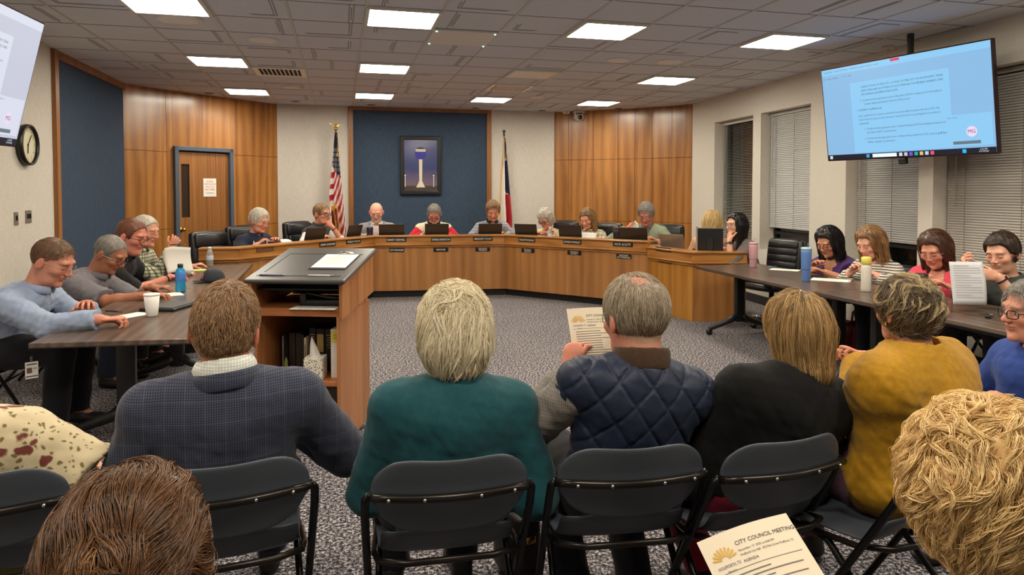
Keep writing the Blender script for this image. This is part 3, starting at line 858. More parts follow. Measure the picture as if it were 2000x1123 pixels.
# back wall: cream - blue - cream
YB = 12.3
wall_seg('wall_back_cream', (-1.04, YB), (.15, YB), 0, CH, M_CREAM, label='cream back wall behind the striped flag')
wall_seg('wall_back_blue', (.15, YB), (2.68, YB), 0, CH, M_BLUE, label='slate blue back wall with the framed picture')
wall_seg('wall_back_cream_right', (2.68, YB), (3.91, YB), 0, CH, M_CREAM, label='cream back wall behind the lone star flag')
mb = MB(); mb.box((.18, YB - .012, CH / 2), (.085, .05, CH)); mb.box((2.65, YB - .012, CH / 2), (.085, .05, CH)); mb.box((1.41, YB - .01, CH - .03), (2.5, .04, .06))
struct(mb.build('trim_2', M_TRIM), 'oak trim around the blue back wall')
# door
a = Vector((*LW[1], 0)); d = Vector((*LW[2], 0)) - a; rzd = math.atan2(d.y, d.x)
door = bpy.data.objects.new('door_1', None); COL.objects.link(door); door.location = a; door.rotation_euler = (0, 0, rzd); struct(door, 'oak door with narrow glass pane in a blue-grey frame')
mb = MB(); mb.box((DX0 + .025, -.01, DZ / 2), (.06, .1, DZ)); mb.box((DX1 - .025, -.01, DZ / 2), (.06, .1, DZ)); mb.box(((DX0 + DX1) / 2, -.01, DZ - .03), (DX1 - DX0, .1, .06)); mb.build('door_frame', M_BLUEFR, door, bevel=.004)
dw = DX1 - DX0 - .11; dc = (DX0 + DX1) / 2
lf = MB(); x0 = dc - dw / 2; wx0, wx1, wz0, wz1 = x0 + .07, x0 + .2, 1.18, 1.98
lf.box((x0 + .035, .03, 1.08), (.07, .045, 2.16)); lf.box(((wx1 + x0 + dw) / 2, .03, 1.08), (x0 + dw - wx1, .045, 2.16)); lf.box(((wx0 + wx1) / 2, .03, wz0 / 2), (wx1 - wx0, .045, wz0)); lf.box(((wx0 + wx1) / 2, .03, (wz1 + 2.16) / 2), (wx1 - wx0, .045, 2.16 - wz1))
lf.build('door_leaf', M_DOOR, door)
mb = MB(); mb.box(((wx0 + wx1) / 2, .035, (wz0 + wz1) / 2), (wx1 - wx0, .006, wz1 - wz0)); mb.build('window_pane', plain('dark_glass', (44, 46, 48), .08), door)
mb = MB(); mb.tube([(x0 + .055, .0, 1.0), (x0 + .055, -.06, 1.0)], .012, 8); mb.ball((x0 + .055, -.075, 1.0), (.03, .022, .03), 12); mb.lathe([(.035, 0), (.035, .006)], (x0 + .055, .004, 1.0), 16, Matrix.Rotation(PI / 2, 3, 'X')); mb.build('door_knob', M_BRASS, door, True)
# notice on the door
T = Matrix.Translation(a) @ Matrix.Rotation(rzd, 4, 'Z')
nt_ = thing('door_notice', 'white paper notice with red lettering taped to the oak door', 'sign', T @ Vector((x0 + .53, .003, 1.63)), rzd)
mb = MB(); mb.box((0, 0, 0), (.216, .002, .279)); mb.build('sheet', M_PAPER, nt_)
M_RED = plain('red_ink', (190, 50, 50), .7)
text_mesh('lettering', 'PLEASE\nKEEP DOOR\nSHUT AT\nALL TIMES', .036, M_RED, nt_, (0, -.003, .03), frame((1, 0, 0), (0, 0, 1)), linegap=1.15)
mb = MB(); mb.box((0, -.002, -.085), (.13, .001, .006)); mb.build('rule', M_INK, nt_)

# window wall
def wallr(px, py):
    n = Vector((1, -.0593, 0)); p0 = Vector((5.81, 10.54, 0)); C = Vector((0, 0, CAM_Z))
    r = _F + _R * ((px - PPX) / FPX) - _U * ((py - PPY) / FPX); return C + r * ((p0 - C).dot(n) / r.dot(n))
ua = Vector((rwx(-2.0), -2.0, 0)); ub = Vector((5.81, 10.54, 0)); ud = (ub - ua).normalized(); rzr = math.atan2(ud.y, ud.x)
def ul(p): return (Vector((p.x, p.y, 0)) - ua).dot(ud)
LR_ = (ub - ua).length
WIN = [(ul(wallr(1469.6, 340)), ul(wallr(1395, 340))), (ul(wallr(1582, 330)), ul(wallr(1485, 330))), (ul(wallr(1793, 400)), ul(wallr(1651, 400))), (ul(wallr(1821.6, 400)) - 1.55, ul(wallr(1821.6, 400)))]
WZ0, WZ1 = .74, 2.66
wr_ = MB(); TH = .3
edges = sorted([e for w in WIN for e in w])
prev = 0.0
for w in sorted(WIN):
    wr_.box(((prev + w[0]) / 2, -TH / 2, CH / 2), (w[0] - prev, TH, CH)); prev = w[1]
    wr_.box(((w[0] + w[1]) / 2, -TH / 2, WZ0 / 2), (w[1] - w[0], TH, WZ0)); wr_.box(((w[0] + w[1]) / 2, -TH / 2, (WZ1 + CH) / 2), (w[1] - w[0], TH, CH - WZ1))
wr_.box(((prev + LR_) / 2, -TH / 2, CH / 2), (LR_ - prev, TH, CH))
struct(wr_.build('wall_right', M_PLASTER, loc=ua, rot=(0, 0, rzr)), 'cream plaster wall with window openings on the right')
mb = MB(); mb.box((LR_ / 2, .008, .06), (LR_, .016, .12)); struct(mb.build('baseboard_right', plain('dark_base', (45, 42, 42), .6), loc=ua, rot=(0, 0, rzr)), 'dark baseboard under the windows')
mb = MB(); mb.box((1.4, -2.06, CH / 2), (9.6, .12, CH)); struct(mb.build('wall_front', M_CREAM), 'cream wall behind the audience')
M_NIGHT = plain('night_glass', (10, 11, 13), .06, spec=.6)
M_WFR = plain('bronze_window_frame', (38, 34, 31), .5)
def m_blind(name, rgb): return plain(name, rgb, .5)
blind_lab = ['white open-slat blind on the window nearest the oak wall', 'closed light grey blind raised above a dark strip, second window from the oak wall', 'closed grey blind directly below the right screen, raised above a dark strip', 'wide closed grey blind behind the woman with cropped hair']
for i, (w, (zb, ang, col)) in enumerate(zip(WIN, [(.78, .15, (216, 212, 204)), (1.075, 1.15, (186, 186, 184)), (1.04, 1.15, (170, 168, 166)), (.78, 1.15, (168, 163, 155))])):
    wn = bpy.data.objects.new('window_%d' % (i + 1), None); COL.objects.link(wn); wn.location = ua; wn.rotation_euler = (0, 0, rzr); struct(wn, 'night-dark window in the right wall')
    c = (w[0] + w[1]) / 2; W = w[1] - w[0]
    mb = MB(); mb.box((c, -.26, (WZ0 + WZ1) / 2), (W, .01, WZ1 - WZ0)); mb.build('window_pane', M_NIGHT, wn)
    mb = MB()
    for x in (w[0] + .02, w[1] - .02, ): mb.box((x, -.24, (WZ0 + WZ1) / 2), (.04, .05, WZ1 - WZ0))
    for z in (WZ0 + .02, WZ1 - .02, 1.0): mb.box((c, -.24, z), (W, .05, .04))
    mb.build('window_frame', M_WFR, wn)
    mb = MB(); mb.box((c, -.13, WZ0 + .012), (W, .26, .024)); mb.build('window_sill', M_PLASTER, wn)
    P = Matrix.Translation(ua) @ Matrix.Rotation(rzr, 4, 'Z')
    bl = thing('window_blind', blind_lab[i], 'window blind', P @ Vector((c, -.15, zb)), rzr)
    mt = m_blind('blind_%d' % i, col); zt = WZ1 - .01 - zb; Wb = W - .03
    mb = MB(); mb.box((0, 0, zt - .02), (Wb, .04, .04)); mb.build('head_rail', mt, bl)
    mb = MB(); z = .03; p = .024
    while z < zt - .05:
        mb.box((0, 0, z), (Wb, .026, .0016), M=Matrix.Rotation(-ang, 3, 'X')); z += p
    mb.build('slats', mt, bl)
    mb = MB(); mb.box((0, 0, .008), (Wb, .03, .016)); mb.build('bottom_rail', mt, bl)
    mb = MB()
    for fx in (-.38, -.02, .36): mb.tube([(Wb * fx, .017, zt - .03), (Wb * fx, .017, 0.0)], .0022, 5)
    mb.build('ladder_cord', plain('blind_cord', (120, 118, 114), .7), bl)
    mb = MB(); mb.tube([(Wb * .42, .03, zt - .05), (Wb * .42, .032, zt * .35)], .005, 6); mb.build('tilt_wand', plain('wand', (150, 150, 148), .3), bl)

# ---------------------------------------------------------------- ceiling fixtures
M_DIFF = emit('light_diffuser', (255, 242, 214), 30); M_DIFFW = emit('light_diffuser_white', (255, 246, 226), 32)
rown = {0: 'front row', 4: 'middle row', 8: 'row nearest the back wall'}; coln = {-3: 'above the left tables', 0: 'second column from the left', 3: 'third column from the left', 6: 'column nearest the windows'}
def troffer(i, j, lit=True, label=None):
    t = thing('ceiling_light', label or 'square lit ceiling panel, %s, %s' % (coln[i], rown[j]), 'ceiling light', (G0X + (i + .5) * GP, G0Y + (j + .5) * GP, CH - .012), group='square ceiling light panels')
    mb = MB()
    for sx in (-1, 1): mb.box((sx * .29, 0, .0), (.03, .61, .024)); mb.box((0, sx * .29, .0), (.55, .03, .024))
    mb.build('bezel', plain('white_metal', (200, 198, 190), .5), t)
    mb = MB(); mb.box((0, 0, .002), (.552, .552, .008)); mb.build('diffuser', (M_DIFF if j == 0 else M_DIFFW) if lit else plain('unlit_panel', (232, 226, 216), .7), t)
    return t
for i, j in LIGHTS: troffer(i, j)
troffer(3, 4, False, 'square unlit ceiling panel in the third column')
for i in (-3, 0, 3, 6):
    for j in (-4, -8):
        ld = bpy.data.lights.new('troffer_lamp', 'AREA'); ld.size = .55; ld.energy = 25; ld.color = (1, .9, .75)
        o = bpy.data.objects.new('troffer_lamp', ld); COL.objects.link(o); o.location = (G0X + (i + .5) * GP, G0Y + (j + .5) * GP, CH - .03)
# microphone tile with four green lights
t = thing('microphone_tile', 'flat square ceiling microphone with four green corner lights', 'microphone', (G0X + 1.5 * GP, G0Y + 1.5 * GP, CH - .01))
mb = MB(); mb.box((0, 0, 0), (.59, .59, .02)); mb.build('panel', plain('mic_panel', (212, 206, 200), .7), t, bevel=.005)
for sx in (-1, 1):
    for sy in (-1, 1):
        mb = MB(); mb.ball((sx * .27, sy * .27, -.01), .009, 8); mb.build('indicator_light', emit('green_led', (120, 255, 200), 6) if 'green_led' not in bpy.data.materials else bpy.data.materials['green_led'], t)
def cpos(px, py): p = atz(px, py, CH); return Vector((p.x, p.y, CH))
M_SPK = plain('speaker_grille', (224, 218, 214), .8, noise=.1, nscale=300)
for px, py, r, lb in [(350, 38, .19, 'large round ceiling speaker beside the nearest left light'), (515, 78, .15, 'round ceiling speaker between the two left light columns'), (568, 170, .13, 'small round ceiling speaker behind the left air vent'), (1307, 120, .15, 'round ceiling speaker closest to the window-side lights'), (1207, 117, .14, 'round ceiling speaker left of its twin near the window lights'), (1049, 189, .12, 'small round ceiling speaker behind the right air vent')]:
    t = thing('ceiling_speaker', lb, 'speaker', cpos(px, py), group='round ceiling speakers')
    mb = MB(); mb.lathe([(r, 0), (r, -.008), (r * .93, -.014), (r * .9, -.012)], n=28); mb.build('rim', plain('spk_rim', (215, 210, 206), .6), t, True)
    mb = MB(); mb.lathe([(r * .9, -.004), (r * .9, -.013), (r * .5, -.015), (.001, -.016)], n=28); mb.build('grille', M_SPK, t, True)
names = ['beyond the left wood wall lights', 'over the cream wall left of the blue panel', 'over the left part of the blue panel', 'over the right part of the blue panel', 'over the cream wall right of the blue panel', 'in front of the right oak wall']
for (px, py), nm in zip([(408, 182), (577, 198), (725, 204.5), (929, 211), (1059, 216), (1208, 212)], names):
    t = thing('downlight', 'small dark recessed downlight ' + nm, 'downlight', cpos(px, py), group='recessed downlights')
    mb = MB(); mb.lathe([(.07, 0), (.07, -.006), (.055, -.007), (.05, -.001)], n=20, cap=False); mb.build('trim_ring', plain('dl_ring', (120, 116, 112), .5), t, True)
    mb = MB(); mb.lathe([(.052, -.002), (.001, -.003)], n=20); mb.build('dark_lens', plain('dl_lens', (14, 13, 13), .5), t)
for i, j, lb in [(-2, 5, 'slotted white air vent near the left lights'), (3, 6, 'slotted white air vent near the third light column')]:
    t = thing('air_vent', lb, 'air vent', (G0X + (i + .5) * GP, G0Y + (j + .5) * GP, CH - .006))
    mb = MB()
    for sx in (-1, 1): mb.box((sx * .27, 0, 0), (.06, .6, .014)); mb.box((0, sx * .27, 0), (.48, .06, .014))
    mb.build('vent_frame', plain('vent_white', (232, 226, 214), .6), t)
    mb = MB()
    for q in range(9): mb.box((-.2 + q * .05, 0, -.001), (.028, .48, .004), M=Matrix.Rotation(.6, 3, 'Y'))
    mb.build('louvres', plain('vent_white', (232, 226, 214)), t)
    mb = MB(); mb.box((0, 0, .004), (.48, .48, .002)); mb.build('vent_opening', plain('vent_dark', (30, 28, 27), .9), t)
t = thing('smoke_detector', 'small round smoke detector on the ceiling above the right screen', 'smoke detector', cpos(1735, 91))
mb = MB(); mb.lathe([(.06, 0), (.06, -.02), (.045, -.035), (.001, -.036)], n=20); mb.build('housing', plain('cream_plastic', (214, 204, 188), .5), t, True)
mb = MB(); mb.lathe([(.03, -.036), (.02, -.042), (.001, -.042)], n=16); mb.build('sensor_cap', plain('cream_plastic2', (190, 182, 168), .5), t, True)
# ================================================================ council dais
DP = [(-1.60, 8.55), (-1.17, 8.55), (.47, 10.2), (2.40, 9.98), (3.93, 8.26), (4.12, 7.44), (4.76, 7.30)]
DP = [Vector(p) for p in DP]
def offpt(i, o):
    """corner i of the dais line pushed o metres toward the room (negative: behind the desk)"""
    def nrm(a, b): d = (b - a).normalized(); return Vector((d.y, -d.x))
    if i == 0: return DP[0] + nrm(DP[0], DP[1]) * o
    if i == len(DP) - 1: return DP[-1] + nrm(DP[-2], DP[-1]) * o
    n1, n2 = nrm(DP[i - 1], DP[i]), nrm(DP[i], DP[i + 1]); m = (n1 + n2).normalized()
    return DP[i] + m * (o / max(m.dot(n1), .3))
dais = thing('council_dais', 'long angled oak council dais with nameplates', 'dais', (1.4, 10.1, 0))
DW = Vector((1.4, 10.1, 0))
def dseg(name, i, o1, o2, z0, z1, mat, parent=None):
    a, b = DP[i], DP[i + 1]; d = b - a; rz = math.atan2(d.y, d.x); Mi = Matrix.Rotation(-rz, 2)
    pts = [Mi @ (offpt(i, o1) - a), Mi @ (offpt(i + 1, o1) - a), Mi @ (offpt(i + 1, o2) - a), Mi @ (offpt(i, o2) - a)]
    mb = MB(); mb.prism([(p.x, p.y) for p in pts], z0, z1)
    return mb.build(name, mat, parent or dais, loc=Vector((a.x, a.y, 0)) - DW, rot=(0, 0, rz), bevel=.004)
for i in range(6):
    low = i >= 4; zt = .85 if low else .92; pm = M_DAISR if i >= 4 else M_DAIS
    if i == 5: dseg('front_panel', i, -.03, 0, 0.0, zt - .16, M_DAIS)
    else: dseg('front_panel', i, -.03, 0, .0 if low else .1, zt - .16, pm); 
    if not low: dseg('toe_kick', i, -.11, -.07, 0, .1, M_BLACK)
    dseg('fascia', i, -.03, .03, zt - .13, zt - .018, M_FASCIA)
    dseg('lower_moulding', i, -.03, .045, zt - .145, zt - .125, M_FASCIA)
    dseg('base_moulding', i, -.03, .022, zt - .175, zt - .15, M_FASCIA)
    dseg('top_ledge', i, -.16, .055, zt - .02, zt, M_FASCIA)
    dseg('worktop', i, -.62, -.02, zt - .12, zt - .09, M_FASCIA)
M_PLATE = plain('black_plate', (24, 16, 14), .35); M_WHITE = plain('white_lettering', (236, 232, 224), .6)
def dline(i, o):
    a, b = offpt(i, o), offpt(i + 1, o); return a, (b - a).normalized()
def dray(px, i, o):
    """plan point where the sight line of column px meets the line o behind dais stretch i"""
    a, d = dline(i, o); r = _F + _R * ((px - PPX) / FPX); r = Vector((r.x, r.y)); 
    # solve r*t = a + d*u
    det = r.x * -d.y + d.x * r.y; t = (a.x * -d.y + d.x * a.y) / det
    return r * t, t
def plate(px, py, i, txt, w, h, size, mat=None):
    p, t = dray(px, i, .032 if h < .0 or True else 0)
    a, d = dline(i, .032); n = Vector((d.y, -d.x)); depth = (Vector((p.x, p.y, 0)) ).dot(Vector((_F.x, _F.y, 0))) / Vector((_F.x, _F.y)).length
    z = at(px, py, (Vector((p.x, p.y, CAM_Z)) - Vector((0, 0, CAM_Z))).dot(_F)).z
    zt = .85 if i >= 4 else .92
    if z < zt - .15: p = p - n * .03
    mb = MB(); mb.box((0, 0, 0), (w, .008, h))
    o = mb.build('name_plate', mat or M_PLATE, dais, loc=Vector((p.x, p.y, z)) - DW + Vector((n.x, n.y, 0)) * .003, rot=(0, 0, math.atan2(d.y, d.x)), bevel=.002)
    if txt: text_mesh('lettering', txt, size, M_WHITE, o, (0, -.0055, -.002), frame((1, 0, 0), (0, 0, 1)), width=w * .9, linegap=.85, res=2)
for px, py, i, s in [(639, 477.5, 1, 'DREW GARPHER'), (690, 471.7, 1, 'WESLEY HOUCK'), (774, 468.5, 2, 'RANDY CRISWELL'), (861, 468, 2, 'CHARLES ADDINGTON'), (943, 466.5, 2, 'GREGORY STOUT'), (1029, 469, 3, 'CHARLOTTE MCDONALD'), (1118, 473, 3, 'KAREN MORLEY'), (1217, 477.5, 3, 'RICK SCOTT')]:
    plate(px, py, i, s, .29, .058, .042)
for px, py, i, s in [(774, 489, 2, 'CITY MANAGER'), (861, 488.3, 2, 'MAYOR'), (943, 487.7, 2, 'COUNCIL\nPLACE 4'), (1029, 490, 3, 'COUNCIL\nPLACE 3'), (1120, 494.5, 3, 'COUNCIL\nPLACE 5'), (1217, 501.5, 3, 'ASSISTANT\nCITY MANAGER')]:
    plate(px, py, i, s, .22, .06, .038 if '\n' not in s else .03)
plate(1296, 487.5, 4, 'TERRI ROBINETTE', .3, .055, .04); plate(1296, 510.5, 4, 'CITY SECRETARY', .26, .055, .036)
plate(517, 487, 1, '', .26, .06, .04, plain('brown_blank', (112, 66, 40), .5))

# ---------------------------------------------------------------- laptops, monitor and cups on the dais
def zdesk(i): return .76 if i >= 4 else .83
M_LAP = plain('laptop_shell', (52, 46, 42), .4, .35); M_LAPS = plain('laptop_silver', (150, 142, 134), .35, .6); M_SCR = emit('dim_screen', (120, 140, 170), .6)
def laptop(px, i, o, label, w=.36, tilt=.35, turn=0.0, mat=None, raise_=0.0, ht=.245, logo=True):
    p, _ = dray(px, i, -o); a, d = dline(i, 0); rz = math.atan2(d.y, d.x) + turn
    t = thing('laptop', label, 'laptop', (p.x, p.y, zdesk(i) + raise_), rz)
    mat = mat or M_LAP
    mb = MB(); mb.box((0, .13, .009), (w, .25, .018), bev=.005); mb.build('keyboard_base', mat, t)
    R = Matrix.Rotation(tilt, 3, 'X')
    mb = MB(); mb.box(R @ Vector((0, 0, ht / 2)) + Vector((0, .0, .016)), (w, .009, ht), M=R, bev=.003); lid = mb.build('lid', mat, t)
    mb = MB(); mb.box(R @ Vector((0, .006, ht / 2)) + Vector((0, .0, .016)), (w - .02, .002, ht - .02), M=R); mb.build('screen', M_SCR, lid)
    mb = MB(); mb.tube([(-w * .3, .002, .014), (w * .3, .002, .014)], .008, 8); mb.build('hinge', M_PLASTIC, t)
    if logo: mb = MB(); mb.ball(R @ Vector((0, -.005, ht * .55)) + Vector((0, 0, .016)), (.014, .002, .014), 10); mb.build('emblem', M_CHROME, lid)
    return t
laptop(611, 1, .26, 'dark laptop in front of the man in the grey vest', .36, .3, logo=False)
laptop(688, 1, .26, 'dark laptop at the corner of the dais, left of the blue tumbler', .29, .3, logo=False)
laptop(765, 2, .24, 'dark laptop beside the bald man in the grey blazer', .38, .3, logo=False)
laptop(853, 2, .24, 'dark laptop in front of the man in the red and cream jacket', .36, .25, logo=False)
laptop(957, 2, .24, 'dark laptop in front of the man in the grey striped polo', .36, .3, logo=False)
laptop(1029, 3, .24, 'dark laptop beside the small dark cup, left of the grey-haired woman', .36, .3, turn=.2, logo=False)
laptop(1115, 3, .24, 'dark laptop between the water bottle and the woman in plaid', .36, .2, turn=.1, logo=False)
laptop(1238, 3, .26, 'dark laptop in front of the man in the sage sweater', .38, .3, turn=.3, logo=False)
laptop(1316, 4, .34, 'silver laptop opened on the lower end of the dais', .34, .35, turn=.45, mat=M_LAPS, ht=.25)
# monitor
p, _ = dray(1388, 4, -.30)
t = thing('monitor', 'black computer monitor seen from behind on the dais end', 'monitor', (p.x, p.y, .76), math.atan2(*(lambda d: (d.y, d.x))(dline(4, 0)[1])) + .75)
R = Matrix.Rotation(.08, 3, 'X')
mb = MB(); mb.box((0, 0, .21), (.30, .028, .31), M=R, bev=.006); mb.build('back_shell', M_PLASTIC, t)
mb = MB(); mb.box((0, .017, .21), (.285, .003, .29), M=R); mb.build('screen', M_SCR, t)
mb = MB(); mb.box((0, -.03, .13), (.07, .03, .24)); mb.box((0, 0, .008), (.22, .17, .016), bev=.005); mb.build('stand', M_PLASTIC, t)
mb = MB(); mb.box((-.03, -.02, .06), (.05, .012, .03)); mb.box((.05, -.02, .06), (.04, .012, .03)); mb.build('cable_plug', M_WHITE, t)
mb = MB(); mb.box((-.16, -.01, .22), (.02, .05, .33)); mb.build('edge_strip', plain('grey_edge', (150, 140, 135), .4), t)
def cyl_thing(name, label, cat, loc, parts, group=None):
    t = thing(name, label, cat, loc, 0, group)
    for nm, prof, mat in parts:
        mb = MB(); mb.lathe(prof, n=22); mb.build(nm, mat, t, True, bevel=0)
    return t
def on_dais(px, i, o): p, _ = dray(px, i, -o); return (p.x, p.y, zdesk(i))
def straw(t, x, z0, z1, mat, tilt=.02):
    mb = MB(); mb.tube([(x, 0, z0), (x + tilt, 0, z1)], .004, 8); mb.build('straw', mat, t)
M_CLEAR = NT('clear_plastic'); M_CLEAR.set(Base_Color=(.85, .9, .95, 1), Roughness=.08, Transmission_Weight=.75, IOR=1.2); M_CLEAR = M_CLEAR.m
M_BLUELAB = plain('blue_label', (60, 110, 190), .5)
def water_bottle(label, loc, s=1.0):
    return cyl_thing('water_bottle', label, 'bottle', loc, [('body', [(.028 * s, 0), (.032 * s, .01), (.031 * s, .06), (.033 * s, .09), (.032 * s, .14), (.026 * s, .165), (.013 * s, .19 * s), (.012 * s, .2)], M_CLEAR), ('label_band', [(.0335 * s, .075), (.034 * s, .08), (.034 * s, .12), (.0335 * s, .125)], plain('pale_label', (190, 205, 225), .5)), ('cap', [(.014 * s, .2), (.0145 * s, .202), (.0145 * s, .218), (.012 * s, .22)], M_WHITE)])
t = cyl_thing('tumbler', 'navy travel tumbler beside the bald man on the dais', 'tumbler', on_dais(722, 2, .2), [('body', [(.036, 0), (.038, .005), (.048, .12), (.05, .2), (.048, .205)], plain('navy_enamel', (28, 34, 58), .25)), ('lid', [(.051, .2), (.051, .215), (.04, .225), (.01, .226)], plain('grey_lid', (120, 128, 140), .3))])
cyl_thing('small_jar', 'small pink-lidded jar left of the navy tumbler', 'jar', on_dais(711, 2, .17), [('body', [(.03, 0), (.034, .01), (.034, .08), (.03, .085)], plain('pink_jar', (210, 150, 145), .4)), ('lid', [(.035, .085), (.035, .105), (.03, .108)], plain('white_lid', (220, 210, 205), .5))])
cyl_thing('cup', 'small dark cup between two laptops on the dais', 'cup', on_dais(1002, 3, .2), [('body', [(.03, 0), (.036, .09), (.034, .09), (.028, .01)], M_PLASTIC), ('sleeve', [(.034, .03), (.0365, .035), (.038, .07), (.037, .075)], plain('grey_sleeve', (150, 150, 152), .6))])
cyl_thing('cup', 'clear glass right of the striped-polo man\'s laptop', 'cup', on_dais(993, 2, .12), [('body', [(.03, 0), (.036, .13), (.034, .13), (.028, .006)], M_CLEAR), ('ice', [(.026, .01), (.031, .1), (.02, .105)], plain('ice', (190, 195, 200), .3))])
water_bottle('clear water bottle in front of the grey-haired woman on the dais', on_dais(1074, 3, .12), 1.05)
cyl_thing('tumbler', 'tall black tumbler left of the sage-sweater man\'s laptop', 'tumbler', on_dais(1205, 3, .22), [('body', [(.038, 0), (.04, .005), (.056, .16), (.056, .22), (.05, .225)], M_PLASTIC), ('lid', [(.058, .22), (.058, .24), (.05, .25), (.01, .252)], plain('brown_lid', (74, 44, 32), .3))])
def sheet(label, loc, rz=0, size=(.216, .279), tilt=(0, 0), lines=0, name='paper_sheet', cat='paper', bend=.0, seed=1, parent=None):
    t = thing(name, label, cat, loc, rz); R = Matrix.Rotation(tilt[0], 3, 'X') @ Matrix.Rotation(tilt[1], 3, 'Y'); mb = MB(); w, h = size
    mb.grid(lambda u, v: R @ Vector(((u - .5) * w, (v - .5) * h, .0012 + bend * math.sin(u * PI) * (.5 + v) + bend * .6 * (v - .5) ** 2 * 4)), 10, 10)
    mb.build('sheet', M_PAPER, t, True, solid=.0015)
    if lines:
        r = random.Random(seed); mb = MB(); y = h * .4
        while y > -h * .42:
            L = w * r.choice((.78, .78, .7, .4)); v = y / h + .5
            zz = .004 + bend * .9 + .0
            mb.box(R @ Vector((-w * .4 + L / 2, y, .0032 + bend * .95 * (.5 + v))), (L, .0035, .0004), M=R); y -= h / lines
        mb.build('printed_lines', plain('print_grey', (120, 118, 116), .8), t)
    return t
sheet('white page curling up beside the man in navy on the dais', on_dais(568, 1, .3), .6, tilt=(.5, .25), bend=.02)
sheet('white page standing before the woman in plaid', Vector(on_dais(1144, 3, .3)) + Vector((0, 0, .05)), -.8, (.3, .2), (1.0, 0), bend=.01)
mb = MB()
p = Vector(on_dais(1345, 4, .16))
t = thing('cable_coil', 'tangle of black cables between silver laptop and monitor', 'cable', p)
for q in range(3): mb.tube([(.07 * math.cos(a / 5) + .03 * q, .05 * math.sin(a / 5 + q), .012 + .03 * q + .02 * math.sin(a * .7 + q)) for a in range(0, 34)], .006, 6)
mb.build('cable_coil_loops', M_PLASTIC, t)

# ---------------------------------------------------------------- executive chairs
def exec_chair(label, x, y, rz, top=1.08, w=.56, ribs=False):
    t = thing('executive_chair', label, 'chair', (x, y, 0), rz, 'black leather office chairs')
    def cush(name, c, d, rx=0, bev=.06):
        mb = MB(); mb.box((0, 0, 0), d, bev=bev); return mb.build(name, M_LEATHER, t, True, loc=c, rot=(rx, 0, 0), sub=1)
    h = top - .5
    b = cush('backrest', (0, -.24, .5 + h / 2), (w, .13, h), .12)
    mb = MB()
    if ribs:
        for q in range(5): mb.box((0, .062, -h / 2 + .12 + q * (h - .2) / 4), (w * .8, .03, .07), bev=.012)
        mb.build('ribbed_pad', M_LEATHER, b, True)
    else:
        mb.box((0, .06, h / 2 - .13), (w * .9, .07, .18), bev=.03); mb.box((0, .055, -.06), (w * .82, .06, h * .55), bev=.025); mb.build('head_pad', M_LEATHER, b, True)
    cush('seat', (0, .02, .47), (w * .95, .5, .11))
    for sx in (-1, 1):
        mb = MB(); mb.tube([(sx * w * .5, -.2, .5), (sx * w * .55, -.18, .66), (sx * w * .55, .15, .67), (sx * w * .5, .12, .46)], .022, 8); mb.build('armrest', M_PLASTIC, t, True)
    mb = MB(); mb.tube([(0, 0, .42), (0, 0, .1)], .03, 10); mb.build('gas_column', M_STEEL, t, True)
    mb = MB()
    for q in range(5):
        a = q * 2 * PI / 5 + .3; mb.tube([(0, 0, .11), (.3 * math.cos(a), .3 * math.sin(a), .07)], [.03, .018], 8)
    mb.build('star_base', M_CHROME if ribs else M_STEEL, t, True)
    for q in range(5):
        a = q * 2 * PI / 5 + .3; mb = MB(); mb.lathe([(.03, -.02), (.03, .02)], (.3 * math.cos(a), .3 * math.sin(a), .03), 14, Matrix.Rotation(PI / 2, 3, 'X')); mb.build('caster', M_PLASTIC, t, True)
    return t
def dface(i): d = dline(i, 0)[1]; return math.atan2(d.y, d.x) + PI       # facing the room from behind stretch i
for px, i, o, lb, tp in [(404, 1, 1.0, 'empty black leather chair at the left end of the dais', 1.06), (480, 1, 1.15, 'black leather chair left of the white-haired man in navy', 1.08), (585, 1, 1.25, 'black leather chair behind the man in the grey vest', 1.12), (1096, 3, 1.15, 'black leather chair right of the grey-haired woman', 1.10), (1180, 3, 1.1, 'black leather chair right of the woman in plaid', 1.09), (1300, 3, 1.0, 'black leather chair behind the man in the sage sweater', 1.10)]:
    if px < 420: p = at(px + 12, 445, 9.0); x, y = p.x, p.y
    elif px < 500: p = at(px, 445, 9.9); x, y = p.x, p.y
    else: p, _ = dray(px, i, -o); x, y = p.x, p.y
    a = dface(i); exec_chair(lb, x + .2 * -math.sin(a), y + .2 * math.cos(a), a + {404: .15, 1096: -.3, 1180: -.2}.get(px, 0), tp, .6 if px < 500 else .54)
p = atz(1482, 622, 0); exec_chair('empty black ribbed office chair at the right table', at(1508, 480, 8.0).x, at(1508, 480, 8.0).y, PI / 2 + .3, 1.02, .5, True)

